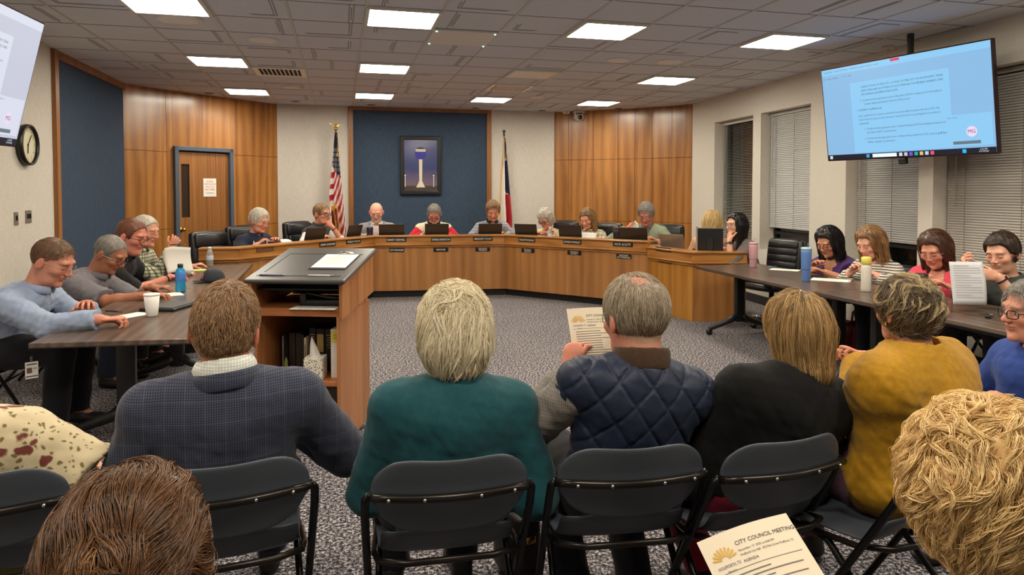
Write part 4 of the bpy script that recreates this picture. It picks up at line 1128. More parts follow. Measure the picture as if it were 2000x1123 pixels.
# ---------------------------------------------------------------- training tables
def train_table(label, pts, rz_feet, legs, z=.74):
    c = Vector((sum(p[0] for p in pts) / 4, sum(p[1] for p in pts) / 4, 0))
    t = thing('training_table', label, 'table', c)
    mb = MB(); mb.prism([(p[0] - c.x, p[1] - c.y) for p in pts], z - .028, z); tp = mb.build('table_top', M_TABLE, t, bevel=.004)
    e = MB(); e.prism([((p[0] - c.x) * .997, (p[1] - c.y) * .998) for p in pts], z - .032, z - .027); e.build('edge_band', M_TEDGE, tp)
    for (lx, ly), h in legs:
        x, y = lx - c.x, ly - c.y; ca, sa = math.cos(rz_feet), math.sin(rz_feet)
        mb = MB(); mb.box((x, y, .42), (.11, .065, .58), rz=rz_feet, bev=.012)
        mb.box((x, y, .69), (.34, .07, .045), rz=rz_feet)
        for sg in (-1, 1):
            q = [(x + sg * ca * .03, y + sg * sa * .03, .2), (x + sg * ca * .1, y + sg * sa * .1, .155), (x + sg * ca * h, y + sg * sa * h, .065)]
            mb.tube(q, [.04, .036, .026], 8)
        lg = mb.build('leg', M_STEEL, t, True)
        for sg in (-1, 1):
            mb = MB(); mb.lathe([(.034, -.02), (.036, 0), (.034, .02)], (x + sg * ca * h, y + sg * sa * h, .036), 14, Matrix.Rotation(PI / 2, 3, 'X') @ Matrix.Rotation(.4, 3, 'Y')); mb.build('caster', M_PLASTIC, lg, True)
    mb = MB(); (ax, ay), _ = legs[0]; (bx, by), _ = legs[1]; mb.tube([(ax - c.x, ay - c.y, .62), (bx - c.x, by - c.y, .62)], .022, 8); mb.build('stretcher', M_STEEL, t)
    return t
train_table('dark wood-topped training table nearest the camera on the left', [(-1.70, 4.33), (-.85, 4.24), (-.95, 6.40), (-1.68, 6.43)], .0, [((-1.33, 4.78), .37), ((-1.33, 6.15), .37)])
train_table('dark wood-topped training table on the left, farther from the camera', [(-1.68, 6.44), (-.95, 6.41), (-1.0, 8.42), (-1.66, 8.38)], .0, [((-1.33, 6.62), .37), ((-1.33, 8.1), .37)])
train_table('dark wood-topped training table on the right, touching the dais', [(3.87, 4.93), (4.70, 4.93), (4.70, 6.98), (3.87, 6.92)], .0, [((4.30, 6.72), .37), ((4.30, 5.16), .37)])
train_table('dark wood-topped training table on the right, nearer the camera', [(3.92, 2.85), (4.70, 2.85), (4.70, 4.92), (3.87, 4.92)], .0, [((4.30, 4.70), .37), ((4.30, 3.1), .37)])

# ---------------------------------------------------------------- folding chairs
M_SHELL = plain('grey_blue_shell', (66, 72, 80), .42, noise=.06, nscale=200, bump=.04); M_FRAME = plain('black_bronze_tube', (38, 33, 29), .28, .55); M_FRAMED = plain('black_tube', (24, 23, 23), .3, .4)
def folding_chair(label, x, y, rz, s=1.02):
    t = thing('folding_chair', label, 'chair', (x, y, 0), rz, 'dark folding chairs')
    def ar(q): return [(a * s, b * s, c * s) for a, b, c in q]
    # back rail bowed behind the shell
    pts = [(-.232, -.17, .69)] + [(-.215 + .43 * i / 12, -.205 - .035 * math.sin(PI * i / 12), .70) for i in range(13)] + [(.232, -.17, .69)]
    mb = MB(); mb.tube(ar(pts), .0125 * s, 10)
    o = mb.build('back_rail', M_FRAME, t, True)
    mb = MB()
    for fx in (-.18, -.08, .08, .18): mb.ball(tuple(v * s for v in (fx, -.219 - .03 * math.cos(fx * 7), .70)), .006 * s, 8)
    mb.build('rivet', M_CHROME, o, True)
    for sx in (-1, 1):
        mb = MB(); mb.tube(ar([(sx * .232, -.172, .695), (sx * .245, -.155, .675), (sx * .247, -.13, .62), (sx * .235, .2, .03), (sx * .235, .21, .0)]), .0125 * s, 10); mb.build('leg', M_FRAMED, t, True)
        mb = MB(); mb.tube(ar([(sx * .2, .16, .445), (sx * .205, .08, .42), (sx * .22, -.27, .02), (sx * .22, -.275, .0)]), .0115 * s, 10); mb.build('leg', M_FRAMED, t, True)
    mb = MB(); mb.tube(ar([(-.225, -.2, .1), (.225, -.2, .1)]), .009 * s, 8); mb.build('crossbar', M_FRAMED, t, True)
    def shell(name, fn, nu, nv, th):
        mb = MB(); mb.grid(lambda u, v: Vector(fn(u, v)) * s, nu, nv); return mb.build(name, M_SHELL, t, True, solid=th, sub=1)
    def bk(u, v):
        x = (u - .5) * 2; zz = v * 2 - 1
        w = .232 * (1 - .16 * max(0, -zz) ** 1.5 - .10 * max(0, zz) ** 3); e = abs(x) ** 6 * .045
        z = .692 + zz * (.112 - e * (1.2 if zz > 0 else .9)) + (.012 * (x * x) if zz > 0 else 0) * zz
        y = -.165 - .048 * (1 - x * x) - .02 * (z - .692) / .11 + (.008 if abs(zz) < .22 else 0) * -1 * (1 - abs(zz) / .22)
        return (x * w, y, z)
    shell('backrest', bk, 14, 12, .010)
    def st(u, v):
        x = (u - .5) * 2; q = v * 2 - 1
        w = .215 + .012 * q; e = abs(x) ** 6 * .04
        y = .05 + q * (.2 - e) + .03 * max(0, -q - .6); lift = .30 * max(0, -q - .5) ** 1.35 * (1 - .25 * x * x) + .012 * x * x - .02 * max(0, q - .6)
        return (x * w, y, .455 + lift)
    shell('seat', st, 14, 12, .012)
    mb = MB(); mb.tube(ar([(-.21, .22, .437), (-.222, -.02, .45), (-.21, -.12, .475), (-.13, -.165, .482), (.13, -.165, .482), (.21, -.12, .475), (.222, -.02, .45), (.21, .22, .437), (.1, .245, .437), (-.1, .245, .437)]), .0105 * s, 8, closed=True); mb.build('seat_frame', M_FRAME, t, True)
    return t
CHAIRS = {}
def fc(key, label, px, py, rz, z=.818):
    p = atz(px, py, z); x, y = p.x - math.sin(rz) * .2, p.y + math.cos(rz) * .2
    CHAIRS[key] = (x, y, rz); folding_chair(label, x, y, rz)
fc('blazer', 'folding chair under the man in the plaid blazer', 440, 902, .12)
fc('teal', 'folding chair under the white-haired person in the teal top', 882, 890, -.05)
fc('vest', 'folding chair under the man in the quilted vest', 1238, 868, -.1)
fc('black', 'folding chair under the blonde woman in the black top', 1538, 853, .10)
fc('mustard', 'folding chair under the woman in the mustard cardigan', 1856, 850, .42)
fc('floral', 'folding chair under the person in the floral blouse', -62, 925, .10)
CHAIRS['chestnut'] = (-.26, .80, 0); folding_chair('folding chair under the person with chestnut hair', -.26, .80, 0); folding_chair('folding chair under the person with golden curls', 1.1, .88, -.2)
CHAIRS['m1'] = (-2.33, 5.12, -PI / 2); folding_chair('folding chair under the man in the pale blue shirt', *CHAIRS['m1'])
for k, y, nm in (('m2', 6.27, 'man in the grey work shirt'), ('m3', 6.93, 'man in the black polo'), ('m4', 7.5, 'man in the checked shirt')):
    CHAIRS[k] = (-2.34 if k == 'm2' else -2.28, y, -PI / 2); folding_chair('folding chair under the ' + nm, *CHAIRS[k])
for k, x, y, nm in (('w1', 5.22, 6.14, 'woman in the purple top'), ('w2', 5.2, 5.55, 'woman in the striped top'), ('w3', 5.16, 4.77, 'woman in the pink cardigan'), ('w4', 5.06, 4.09, 'woman in the dark green top')):
    CHAIRS[k] = (x, y, PI / 2); folding_chair('folding chair under the ' + nm, *CHAIRS[k])

# ---------------------------------------------------------------- lectern
LA = atz(666, 891, 0); LB = atz(731, 814.5, 0)
ldir = (LB - LA).normalized(); lfr = Vector((ldir.y, -ldir.x, 0))         # right-hand direction along the open side
LWd, LDp = .53, .60
lc = LA - lfr * LWd / 2
lect = thing('lectern', 'oak lectern on casters with black sloping top and open shelves', 'lectern', lc, math.atan2(lfr.y, lfr.x))
def lp(x, y, z): return Matrix.Translation(lc) @ Matrix.Rotation(math.atan2(lfr.y, lfr.x), 4, 'Z') @ Vector((x, y, z))
LRZ = math.atan2(lfr.y, lfr.x)
for sx in (-1, 1):
    mb = MB(); mb.box((sx * (LWd / 2 - .01), LDp / 2, .445), (.022, LDp, .81)); mb.build('side_panel', M_LECT, lect, bevel=.002)
    mb = MB(); x0, x1 = sx * (LWd / 2 + .003), sx * (LWd / 2 + .024); ya, yb = -.02, LDp + .03
    vs = [(x, y, z) for x in sorted((x0, x1)) for y, z in ((ya, .83), (yb, .90), (yb, 1.17), (ya, 1.045))]
    mb.add(vs, [(0, 1, 2, 3), (7, 6, 5, 4), (0, 4, 5, 1), (1, 5, 6, 2), (2, 6, 7, 3), (3, 7, 4, 0)]); mb.build('upper_side_panel', M_LECT, lect)
mb = MB(); mb.box((0, .28, .862), (LWd + .004, .56, .045)); mb.build('shelf', M_SHELF, lect, bevel=.002)
mb = MB(); mb.box((0, .29, .43), (LWd - .04, .55, .03)); mb.build('shelf', M_SHELF, lect, bevel=.002)
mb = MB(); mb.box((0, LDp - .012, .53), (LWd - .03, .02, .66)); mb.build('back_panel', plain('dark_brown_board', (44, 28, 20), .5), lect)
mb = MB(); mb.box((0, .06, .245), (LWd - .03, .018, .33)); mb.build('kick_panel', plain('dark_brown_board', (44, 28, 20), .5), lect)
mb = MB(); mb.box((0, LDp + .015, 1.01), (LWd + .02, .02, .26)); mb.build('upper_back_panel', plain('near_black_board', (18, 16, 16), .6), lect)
sl = math.atan2(.125, LDp + .06); Rs = Matrix.Rotation(sl, 3, 'X')
mb = MB(); mb.box((0, LDp / 2 + .0, 1.117), (LWd + .09, LDp + .11, .028), M=Rs, bev=.012); top = mb.build('desk_top', plain('charcoal_laminate', (64, 62, 62), .38), lect)
def ltop(x, v, h=.0): return Vector((0, LDp / 2, 1.117)) + Rs @ Vector((x, v, .0145 + h))
mb = MB()
for (xa, va, xb, vb) in ((-.24, -.2, -.24, .2), (-.24, .2, .26, .2)): mb.box(ltop((xa + xb) / 2, (va + vb) / 2), (max(.008, xb - xa), max(.008, vb - va), .002), M=Rs)
mb.box(ltop(0, -.27), (.52, .016, .0022), M=Rs); mb.build('groove', M_BLACK, top)
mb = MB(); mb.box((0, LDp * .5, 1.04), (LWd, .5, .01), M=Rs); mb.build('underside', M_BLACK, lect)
for sx in (-1, 1):
    for y in (.06, LDp - .06):
        mb = MB(); mb.lathe([(.03, -.016), (.033, 0), (.03, .016)], (sx * (LWd / 2 - .05), y, .034), 14, Matrix.Rotation(PI / 2, 3, 'Y')); mb.box((sx * (LWd / 2 - .05), y, .06), (.05, .05, .02)); mb.build('caster', M_PLASTIC, lect, True)
# things on the lectern
def lthing(name, label, cat, p, rot=None): return thing(name, label, cat, lp(*p), rot=rot or (0, 0, LRZ))
RL = (Matrix.Rotation(LRZ, 3, 'Z') @ Rs).to_euler()
p = ltop(.13, .02, .002); t = lthing('clipboard', 'clipboard with a white page on the lectern top', 'clipboard', p, RL)
mb = MB(); mb.box((0, 0, 0), (.235, .33, .004)); mb.build('board', M_BLACK, t)
mb = MB(); mb.box((.002, .004, .004), (.22, .29, .003)); mb.build('page', M_PAPER, t)
mb = MB()
for q in range(9): mb.box((-.01, .09 - q * .02, .0062), (.16 if q % 3 else .11, .003, .0006))
mb.build('printed_lines', plain('print_pale', (170, 168, 160), .8), t)
mb = MB(); mb.box((.02, .15, .009), (.11, .022, .012), bev=.003); mb.tube([(-.03, .16, .01), (-.02, .178, .012), (.06, .178, .012), (.07, .16, .01)], .003, 6); mb.build('clip', M_CHROME, t, True)
for (x, lb, c) in ((-.17, 'silver and blue pen in the lectern groove, left end', (90, 90, 120)), (.13, 'white and black pen in the lectern groove, right end', (210, 208, 204))):
    t = lthing('pen', lb, 'pen', ltop(x, -.272, .003), RL)
    mb = MB(); mb.tube([(-.07, 0, 0), (.07, 0, 0)], .005, 8); mb.build('barrel', plain('pen_%d' % c[2], c, .3), t, True)
    mb = MB(); mb.tube([(.07, 0, 0), (.088, 0, 0)], [.005, .0015], 8); mb.build('tip', M_CHROME, t, True)
t = lthing('hole_punch', 'black and grey paper punch on the upper lectern shelf', 'hole punch', (.13, .15, .885))
mb = MB(); mb.box((0, 0, .02), (.3, .1, .04), bev=.008); mb.build('base', M_PLASTIC, t, True)
mb = MB(); mb.tube([(-.14, -.03, .075), (-.1, -.035, .078), (.02, -.04, .055), (.15, -.04, .045)], .009, 8); mb.build('lever', M_STEEL, t, True)
mb = MB(); mb.box((-.13, -.03, .05), (.04, .05, .06), bev=.006); mb.build('pivot_block', M_STEEL, t, True)
t = lthing('loose_papers', 'flat white printed page under the paper punch', 'paper', (.1, .02, .885)); mb = MB(); mb.box((0, .02, .001), (.28, .12, .0015)); mb.build('page', M_PAPER, t)
text_mesh('lettering', 'Speaker Form', .03, M_INK, t, (0, -.02, .0022))
t = lthing('tissue_box', 'patterned tissue box with a white tissue on the lectern shelf', 'tissue box', (.075, .1, .445), (0, 0, LRZ + .12))
n = NT('tissue_pattern'); v = n.node('ShaderNodeTexVoronoi', {'Vector': n.coord((1, 1, 1)), 'Scale': 95.0}); n.base(n.ramp(v.outputs['Distance'], [(.32, lin(84, 84, 80)), (.4, lin(232, 226, 208))])); n.set(Roughness=.6)
mb = MB(); mb.box((0, 0, .065), (.115, .115, .13)); mb.build('carton', n.m, t, bevel=.002)
mb = MB(); rq = random.Random(4)
mb.grid(lambda u, v: ((math.cos(u * 2 * PI) * (.03 * (1 - v) ** .7 + .004) - .02 * v, math.sin(u * 2 * PI) * (.018 * (1 - v) + .003) * (1 + .4 * math.sin(u * 19)), .13 + v * .105 - .018 * math.sin(u * 2 * PI) * v), )[0], 20, 8)
mb.build('tissue', plain('tissue', (225, 222, 218), .9), t, True)
BX = .03
books = [(-.185, .20, .235, .012, (46, 44, 42), 'black spiral-bound book at the left of the lectern shelf', 'spiral'), (-.145, .25, .24, .04, (50, 34, 26), 'dark brown book beside the spiral-bound one', None), (-.10, .25, .24, .035, (46, 32, 26), 'second dark brown book on the lectern shelf', None), (-.06, .22, .235, .018, (24, 22, 22), 'thin black book before the pale spine', None), (-.035, .21, .22, .018, (196, 184, 160), 'thin book with a pale cream spine', None), (.0, .25, .275, .042, (26, 22, 20), 'black law book with small gilt lettering', 'gilt'), (.055, .25, .27, .052, (30, 24, 20), 'black law book with a gold panel on the spine', 'gold'), (.12, .25, .27, .06, (22, 20, 20), 'black law book next to the white binder', 'gilt'), (.225, .1, .30, .075, (226, 220, 210), 'white binder with a yellow sticky note', 'binder')]
M_GOLD = plain('gilt', (176, 150, 92), .35, .5)
for x, y, h, wd, c, lb, k in books:
    t = lthing('binder' if k == 'binder' else 'book', lb, 'binder' if k == 'binder' else 'book', (x * .93 - .0, y, .445)); m = plain('book_%d_%d' % (c[0], c[2]), c, .55)
    mb = MB(); mb.box((0, .09, h / 2), (wd, .18, h)); mb.build('cover', m, t, bevel=.003)
    mb = MB(); mb.box((0, .095, h / 2), (wd * .75, .178, h - .008)); mb.build('pages', M_PAPER, t)
    mb = MB()
    if k == 'spiral':
        for q in range(24): mb.tube([(.0, -.006, .01 + q * .0095), (.0, .008, .01 + q * .0095)], .0032, 6)
        mb.build('spiral_binding', plain('wire', (170, 170, 165), .4), t)
        mb = MB(); mb.poly([(.008, -.001, .0), (.03, -.001, .006), (.03, -.001, .08), (.018, -.001, .1), (.008, -.001, .07)]); mb.build('green_tab', plain('green_tab', (130, 140, 72), .6), t)
    elif k == 'gold':
        mb.box((0, -.001, h * .66), (wd * .8, .002, h * .42)); mb.build('spine_panel', M_GOLD, t)
    elif k == 'gilt':
        for q in range(6): mb.box((0, -.001, h * .85 - q * .016), (wd * (.5 if q % 2 else .68), .002, .004))
        mb.build('spine_lettering', M_GOLD, t)
    elif k == 'binder':
        mb.box((.0, -.001, h - .045), (.062, .002, .07)); st_ = mb.build('sticky_note', plain('sticky', (232, 214, 84), .7), t)
        text_mesh('lettering', 'Please\nreturn', .016, plain('pencil', (150, 130, 60), .8), st_, (0, -.003, h - .045), frame((1, 0, 0), (0, 0, 1)))
    elif c[0] > 150: mb.box((0, -.001, h * .5), (.004, .002, h * .6)); mb.build('spine_lettering', M_INK, t)
# ================================================================ screens
M_SCRBG = emit('screen_page', (146, 208, 250), .76); M_SCRSIDE = emit('screen_side', (150, 202, 246), .68); M_SCRTXT = emit('screen_text', (70, 84, 104), .5); M_SCRBAR = emit('task_bar', (30, 32, 52), .5); M_SCRW = emit('screen_white', (222, 238, 250), .95); M_SCRRED = emit('screen_red', (226, 60, 90), .8)
M_SCRBGW = emit('screen_page_white', (222, 226, 242), .76); M_SCRSIDEW = emit('screen_side_white', (205, 208, 226), .74)
M_BEZ = plain('tv_bezel', (40, 14, 22), .25)
DOC = [(.0, 'A RESOLUTION OF THE CITY COUNCIL OF THE CITY OF WOLFFORTH, TEXAS'), (.0, 'APPROVING AND ADOPTING A POLICY MANUAL FOR FEDERAL AWARDS; AND'), (.0, 'PROVIDING AN EFFECTIVE DATE.'), None, (-.02, '4.  Consider and take appropriate action on Resolution 2025-051 casting votes for the Lubbock'), (.02, 'Central Appraisal District Board of Directors'), None, (-.06, 'CONSENT AGENDA #2'), None, (-.05, 'Items considered to be routine are enacted by one motion without separate discussion. If the City'), (-.05, 'Council desires to discuss an item, the item is removed from the Consent Agenda and considered'), (-.05, 'separately.'), None, (.0, '5.  Consider and take appropriate action on Payment Request #10 from Landmark Structures for'), (.03, 'the Alcove EST Construction'), None, (.0, '6.  Consider and take appropriate action on Payment Request #6 from UCA on the Long 4B East'), (.03, 'Water Supply Construction')]

def tv(label, c, az, tilt, roll, page, side, W=1.66, H=.945):
    n = Vector((math.cos(az), math.sin(az), 0)); right = Vector((-n.y, n.x, 0)); up = Vector((0, 0, 1))
    u2 = up * math.cos(tilt) + n * math.sin(tilt); R = frame(right, u2)
    t = thing('wall_screen', label, 'screen', c, rot=R.to_euler())
    mb = MB(); mb.box((0, 0, -.03), (W, H, .05), bev=.006); mb.build('casing', M_BEZ, t)
    mb = MB(); b = .012; mb.poly([(-W / 2 + b, -H / 2 + b, -.004), (W / 2 - b, -H / 2 + b, -.004), (W / 2 - b, H / 2 - b, -.004), (-W / 2 + b, H / 2 - b, -.004)]); scr = mb.build('display', side, t)
    def rect(nm, x0, x1, y0, y1, m, z=-.002):
        mb = MB(); mb.poly([(x0, y0, z), (x1, y0, z), (x1, y1, z), (x0, y1, z)]); return mb.build(nm, m, scr)
    hw, hh = W / 2 - b, H / 2 - b
    rect('document_page', -.50, .47, -hh + .06, hh - .17, page, -.003)
    rect('browser_bar', -hw, hw, hh - .06, hh, page, -.003)
    rect('task_bar', -hw, hw, -hh, -hh + .05, M_SCRBAR)
    rect('search_field', -.31, -.06, -hh + .008, -hh + .042, M_SCRW, -.001)
    for x, cc in ((-.36, (60, 170, 235)), (-.02, (220, 220, 230)), (.03, (200, 205, 215)), (.08, (120, 90, 210)), (.13, (40, 170, 170)), (.18, (230, 200, 110)), (.23, (190, 215, 240)), (.28, (235, 90, 110)), (.56, (40, 190, 250)), (-hw + .04, (220, 225, 230))):
        rect('task_icon', x - .016, x + .016, -hh + .009, -hh + .041, emit('icon_%d_%d' % (cc[0], cc[2]), cc, .8), -.001)
    rect('sharing_tab', -.06, .03, hh - .028, hh - .004, M_SCRRED)
    rect('video_window', .40, hw - .02, -hh + .07, -hh + .34, page, -.002)
    mb = MB(); mb.lathe([(.045, -.0012), (.001, -.0011)], (.63, -hh + .19, 0), 20); mb.build('avatar', emit('avatar', (226, 208, 232), .9), scr)
    text_mesh('lettering', 'MG', .045, emit('avatar_text', (120, 60, 140), .6), scr, (.63, -hh + .19, .0))
    rect('name_strip', .47, .70, -hh + .085, -hh + .112, emit('grey_strip', (120, 138, 150), .6), -.001)
    y = hh - .21
    for ln in DOC:
        if ln is None: y -= .019; continue
        text_mesh('document_text', ln[1], .0255, M_SCRTXT, scr, (-.38 + ln[0], y, -.001), align='LEFT', width=.8, res=1); y -= .037
    text_mesh('tool_bar_text', 'File   Home   Review        1 / 4     100%', .02, M_SCRTXT, scr, (-hw + .02, hh - .085, -.001), align='LEFT', res=1)
    text_mesh('browser_text', 'Agenda packet     City Council Meeting     wolfforthtx.us / agendas / november / council', .017, M_SCRTXT, scr, (-hw + .03, hh - .02, -.001), align='LEFT', res=1)
    text_mesh('video_title', 'Video window', .016, M_SCRTXT, scr, (.43, -hh + .325, -.001), align='LEFT', res=1)
    text_mesh('clock_text', '6:06 PM\n11/17/2025', .018, M_SCRW, scr, (hw - .1, -hh + .026, -.0005), res=1)
    mb = MB(); mb.box((0, .1, -.12), (.3, .3, .14)); 
    mb.build('wall_bracket', M_BLACK, t)
    mb = MB(); inv = R.transposed(); a = Vector((0, .12, -.16)); top = a + inv @ Vector((0, 0, CH - (c[2] + (R @ a).z))); mb.tube([a, top], .03, 10); mb.build('ceiling_pole', M_BLACK, t)
    mb = MB(); mb.box((-.02, -H / 2 - .03, -.03), (.07, .06, .05), bev=.008); mb.build('camera_bar', M_BLACK, t)
    return t
tv('large screen showing the meeting agenda, hung before the right windows', (5.03, 5.29, 2.36), 3.34, .14, 0, M_SCRBG, M_SCRSIDE)
tv('large screen on the left, cut by the picture edge above the clock', (-2.27, 4.98, 2.37), -.06, .23, 0, M_SCRBGW, M_SCRSIDEW)

# ================================================================ back wall: picture, flags, camera
def aty(px, py, y):
    r = _F + _R * ((px - PPX) / FPX) - _U * ((py - PPY) / FPX); return Vector((0, 0, CAM_Z)) + r * (y / r.y)
p0, p1 = aty(781, 265, 12.27), aty(862, 380, 12.27); cx, cz = (p0.x + p1.x) / 2, (p0.z + p1.z) / 2; fw, fh = p1.x - p0.x, p0.z - p1.z
t = thing('framed_picture', 'black framed photograph of a blue-topped water tower at dusk', 'picture', (cx, 12.27, cz))
mb = MB()
for sx in (-1, 1): mb.box((sx * (fw / 2 - .035), 0, 0), (.07, .05, fh), bev=.012); mb.box((0, 0, sx * (fh / 2 - .035)), (fw, .048, .07), bev=.012)
mb.build('frame', plain('black_frame', (24, 22, 24), .3), t)
n = NT('dusk_sky'); s3 = sepxyz(n, n.coord()); nz = n.noise(n.coord((3, 3, 9)), 1.5, 3)
f = n.math('ADD', n.math('MULTIPLY', s3[2], 1.0 / fh), n.math('ADD', .42, n.math('MULTIPLY', nz.outputs[0], .16)))
n.base(n.ramp(f, [(.08, lin(60, 52, 48)), (.16, lin(112, 96, 110)), (.45, lin(62, 68, 112)), (1, lin(84, 90, 130))])); n.set(Roughness=.12, Specular_IOR_Level=.6)
iw, ih = fw - .13, fh - .13
mb = MB(); mb.box((0, .005, 0), (iw + .01, .01, ih + .01)); pr = mb.build('print', n.m, t)
def flat(nm, pts, m, y=-.002):
    mb = MB(); mb.poly([(x, y, z) for x, z in pts]); return mb.build(nm, m, pr)
flat('ground', [(-iw / 2, -ih / 2), (iw / 2, -ih / 2), (iw / 2, -ih * .40), (-iw / 2, -ih * .40)], plain('dusk_ground', (58, 48, 40), .5))
k = ih
flat('tower_stem', [(-.028, -k * .30), (-.05, -k * .36), (-.085, -k * .43), (.075, -k * .43), (.045, -k * .36), (.022, -k * .30), (.028, k * .12), (-.032, k * .12)], plain('tower_white', (214, 202, 178), .5), -.003)
ball = [(.105 * math.cos(a * PI / 14) - .002, k * .235 + .105 * 1.05 * math.sin(a * PI / 14)) for a in range(28)]
flat('tower_tank', ball, plain('tower_blue', (52, 48, 150), .4), -.0035)
flat('tower_dome', [(.105 * math.cos(a * PI / 14) - .002, k * .235 + .11 * math.sin(a * PI / 14)) for a in range(3, 12)], plain('tower_dark', (34, 34, 52), .4), -.004)
flat('tower_band', [(-.09, k * .235 + .03), (.086, k * .235 + .03), (.086, k * .235 + .075), (-.09, k * .235 + .075)], plain('band_white', (228, 222, 196), .5), -.0045)
text_mesh('lettering', 'WOLFFORTH', .034, plain('band_text', (40, 40, 60), .6), pr, (-.002, -.0055, k * .235 + .051), frame((1, 0, 0), (0, 0, 1)), width=.16)
for x in (-iw * .46, iw * .38):
    flat('lamp_post', [(x - .005, -k * .42), (x + .005, -k * .42), (x + .004, -k * .2), (x - .004, -k * .2)], M_PAPER, -.003); flat('lamp_head', [(x - .016, -k * .2), (x + .016, -k * .2), (x + .012, -k * .185), (x - .012, -k * .185)], M_PAPER, -.0035)

def flag(label, px, topy, colour_fn, mats, width_fn, zt, zb, us):
    y = 11.95; b = aty(px, 380, y); t = thing('flag', label, 'flag', (b.x, y, 0))
    mb = MB(); mb.lathe([(.16, 0), (.16, .02), (.06, .05), (.03, .09), (.001, .09)], n=20); mb.build('floor_stand', M_BRASS, t, True)
    zp = aty(px, topy, y).z
    mb = MB(); mb.tube([(0, 0, .05), (0, 0, zp - .12)], .014, 10); mb.build('pole', plain('pole_oak', (120, 82, 40), .3), t, True)
    mb = MB()
    if us:
        mb.ball((0, 0, zp - .09), (.03, .03, .035), 10); mb.ball((0, 0, zp - .05), (.022, .02, .03), 10)
        for sx in (-1, 1): mb.grid(lambda u, v, sx=sx: (sx * (.012 + .1 * u), .01 * math.sin(u * 3), zp - .045 + .05 * u ** .6 - (.035 * (1 - u)) * v), 6, 3)
        mb.ball((0, -.02, zp - .02), (.012, .018, .012), 8)
    else:
        pts = [((.045 if q % 2 == 0 else .018) * math.sin(q * PI / 5), 0, zp - .045 + (.045 if q % 2 == 0 else .018) * math.cos(q * PI / 5)) for q in range(10)]
        mb.add([(x, -.006, z) for x, _, z in pts] + [(x, .006, z) for x, _, z in pts], [tuple(range(10)), tuple(range(19, 9, -1))] + [(q, (q + 1) % 10, 10 + (q + 1) % 10, 10 + q) for q in range(10)])
        mb.ball((0, 0, zp - .1), (.02, .02, .03), 8)
    mb.build('finial', M_BRASS if us else plain('dark_star', (52, 46, 40), .4, .5), t, True, solid=0)
    NU, NV = 48, 90; mb = MB(); vs = []
    for j in range(NV + 1):
        v = j / NV; z = zt + (zb - zt) * v; x0, x1 = width_fn(v)
        for i in range(NU + 1):
            u = i / NU; fold = math.sin(u * 5 * PI + 1.2 * v) * (.012 + .05 * v)
            vs.append((x0 + (x1 - x0) * u + .012 * math.sin(u * 5 * PI + 1.6) * v, -.03 - fold - .03 * v, z + (.05 * math.sin(u * PI * 2) - .0) * v * v))
    fs = []; ms = []
    for j in range(NV):
        for i in range(NU):
            c = colour_fn((i + .5) / NU, (j + .5) / NV)
            if c is None: continue
            a = j * (NU + 1) + i; fs.append((a, a + 1, a + NU + 2, a + NU + 1)); ms.append(c)
    mb.v = vs; mb.f = fs; mb.m = ms; mb.build('cloth', mats, t, True, solid=.004)
    mb = MB(); mb.tube([(-.02, -.02, zt + .02), (.03, -.035, zt - .1), (.02, -.05, zt - .35)], .006, 6); mb.ball((.02, -.05, zt - .38), (.014, .014, .035), 8); mb.build('gold_cord', plain('gold_cord', (196, 156, 66), .6), t, True)
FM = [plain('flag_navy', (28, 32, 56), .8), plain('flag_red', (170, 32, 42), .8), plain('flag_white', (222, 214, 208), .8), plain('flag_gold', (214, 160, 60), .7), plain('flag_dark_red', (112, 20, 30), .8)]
def usc(u, v):
    if v < .3 + .12 * u:
        su, sv = (u * 6) % 1, (v * 22) % 1
        if v > .13 and abs(su - .5) < .17 and abs(sv - .5) < .3: return 2
        return 0
    e = v - .60 - .22 * u - .05 * math.sin(u * 9)
    if u < .62 and 0 < e < .035: return 3
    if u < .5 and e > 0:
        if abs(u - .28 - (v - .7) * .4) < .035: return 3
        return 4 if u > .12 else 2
    if u < .72 and e > 0 and v > .72 and abs(u - .55 - (v - .75) * .5) < .04: return 3
    return 1 if int((v + .35 * max(0, u - .3)) * 19) % 2 else 2
flag('striped flag with starred navy canton and gold fringe on a pole topped by an eagle', 657, 241, usc, FM, lambda v: (-.015 - .11 * min(1, v * 1.7) + .07 * max(0, v - .58), .02 + .13 * v + .03 * v ** 2), 2.56, .72, True)
def txc(u, v):
    if u < .12: return 3
    if u > .95 and v > .35: return 0
    if u < .45: return 2 if v > .3 or u > .25 else 0
    if v < .54 + .10 * (u - .45): return 0
    if v < .58 and u < .75: return 2
    return 1 if v < .93 + .12 * (.7 - u) else 3
flag('lone star flag folded in navy, white and red on a pole topped by a star', 984.5, 252, txc, FM, lambda v: (-.02 - .10 * min(1, v * 1.5), .015 + .14 * min(1, v * 1.2)), 2.52, .80, False)

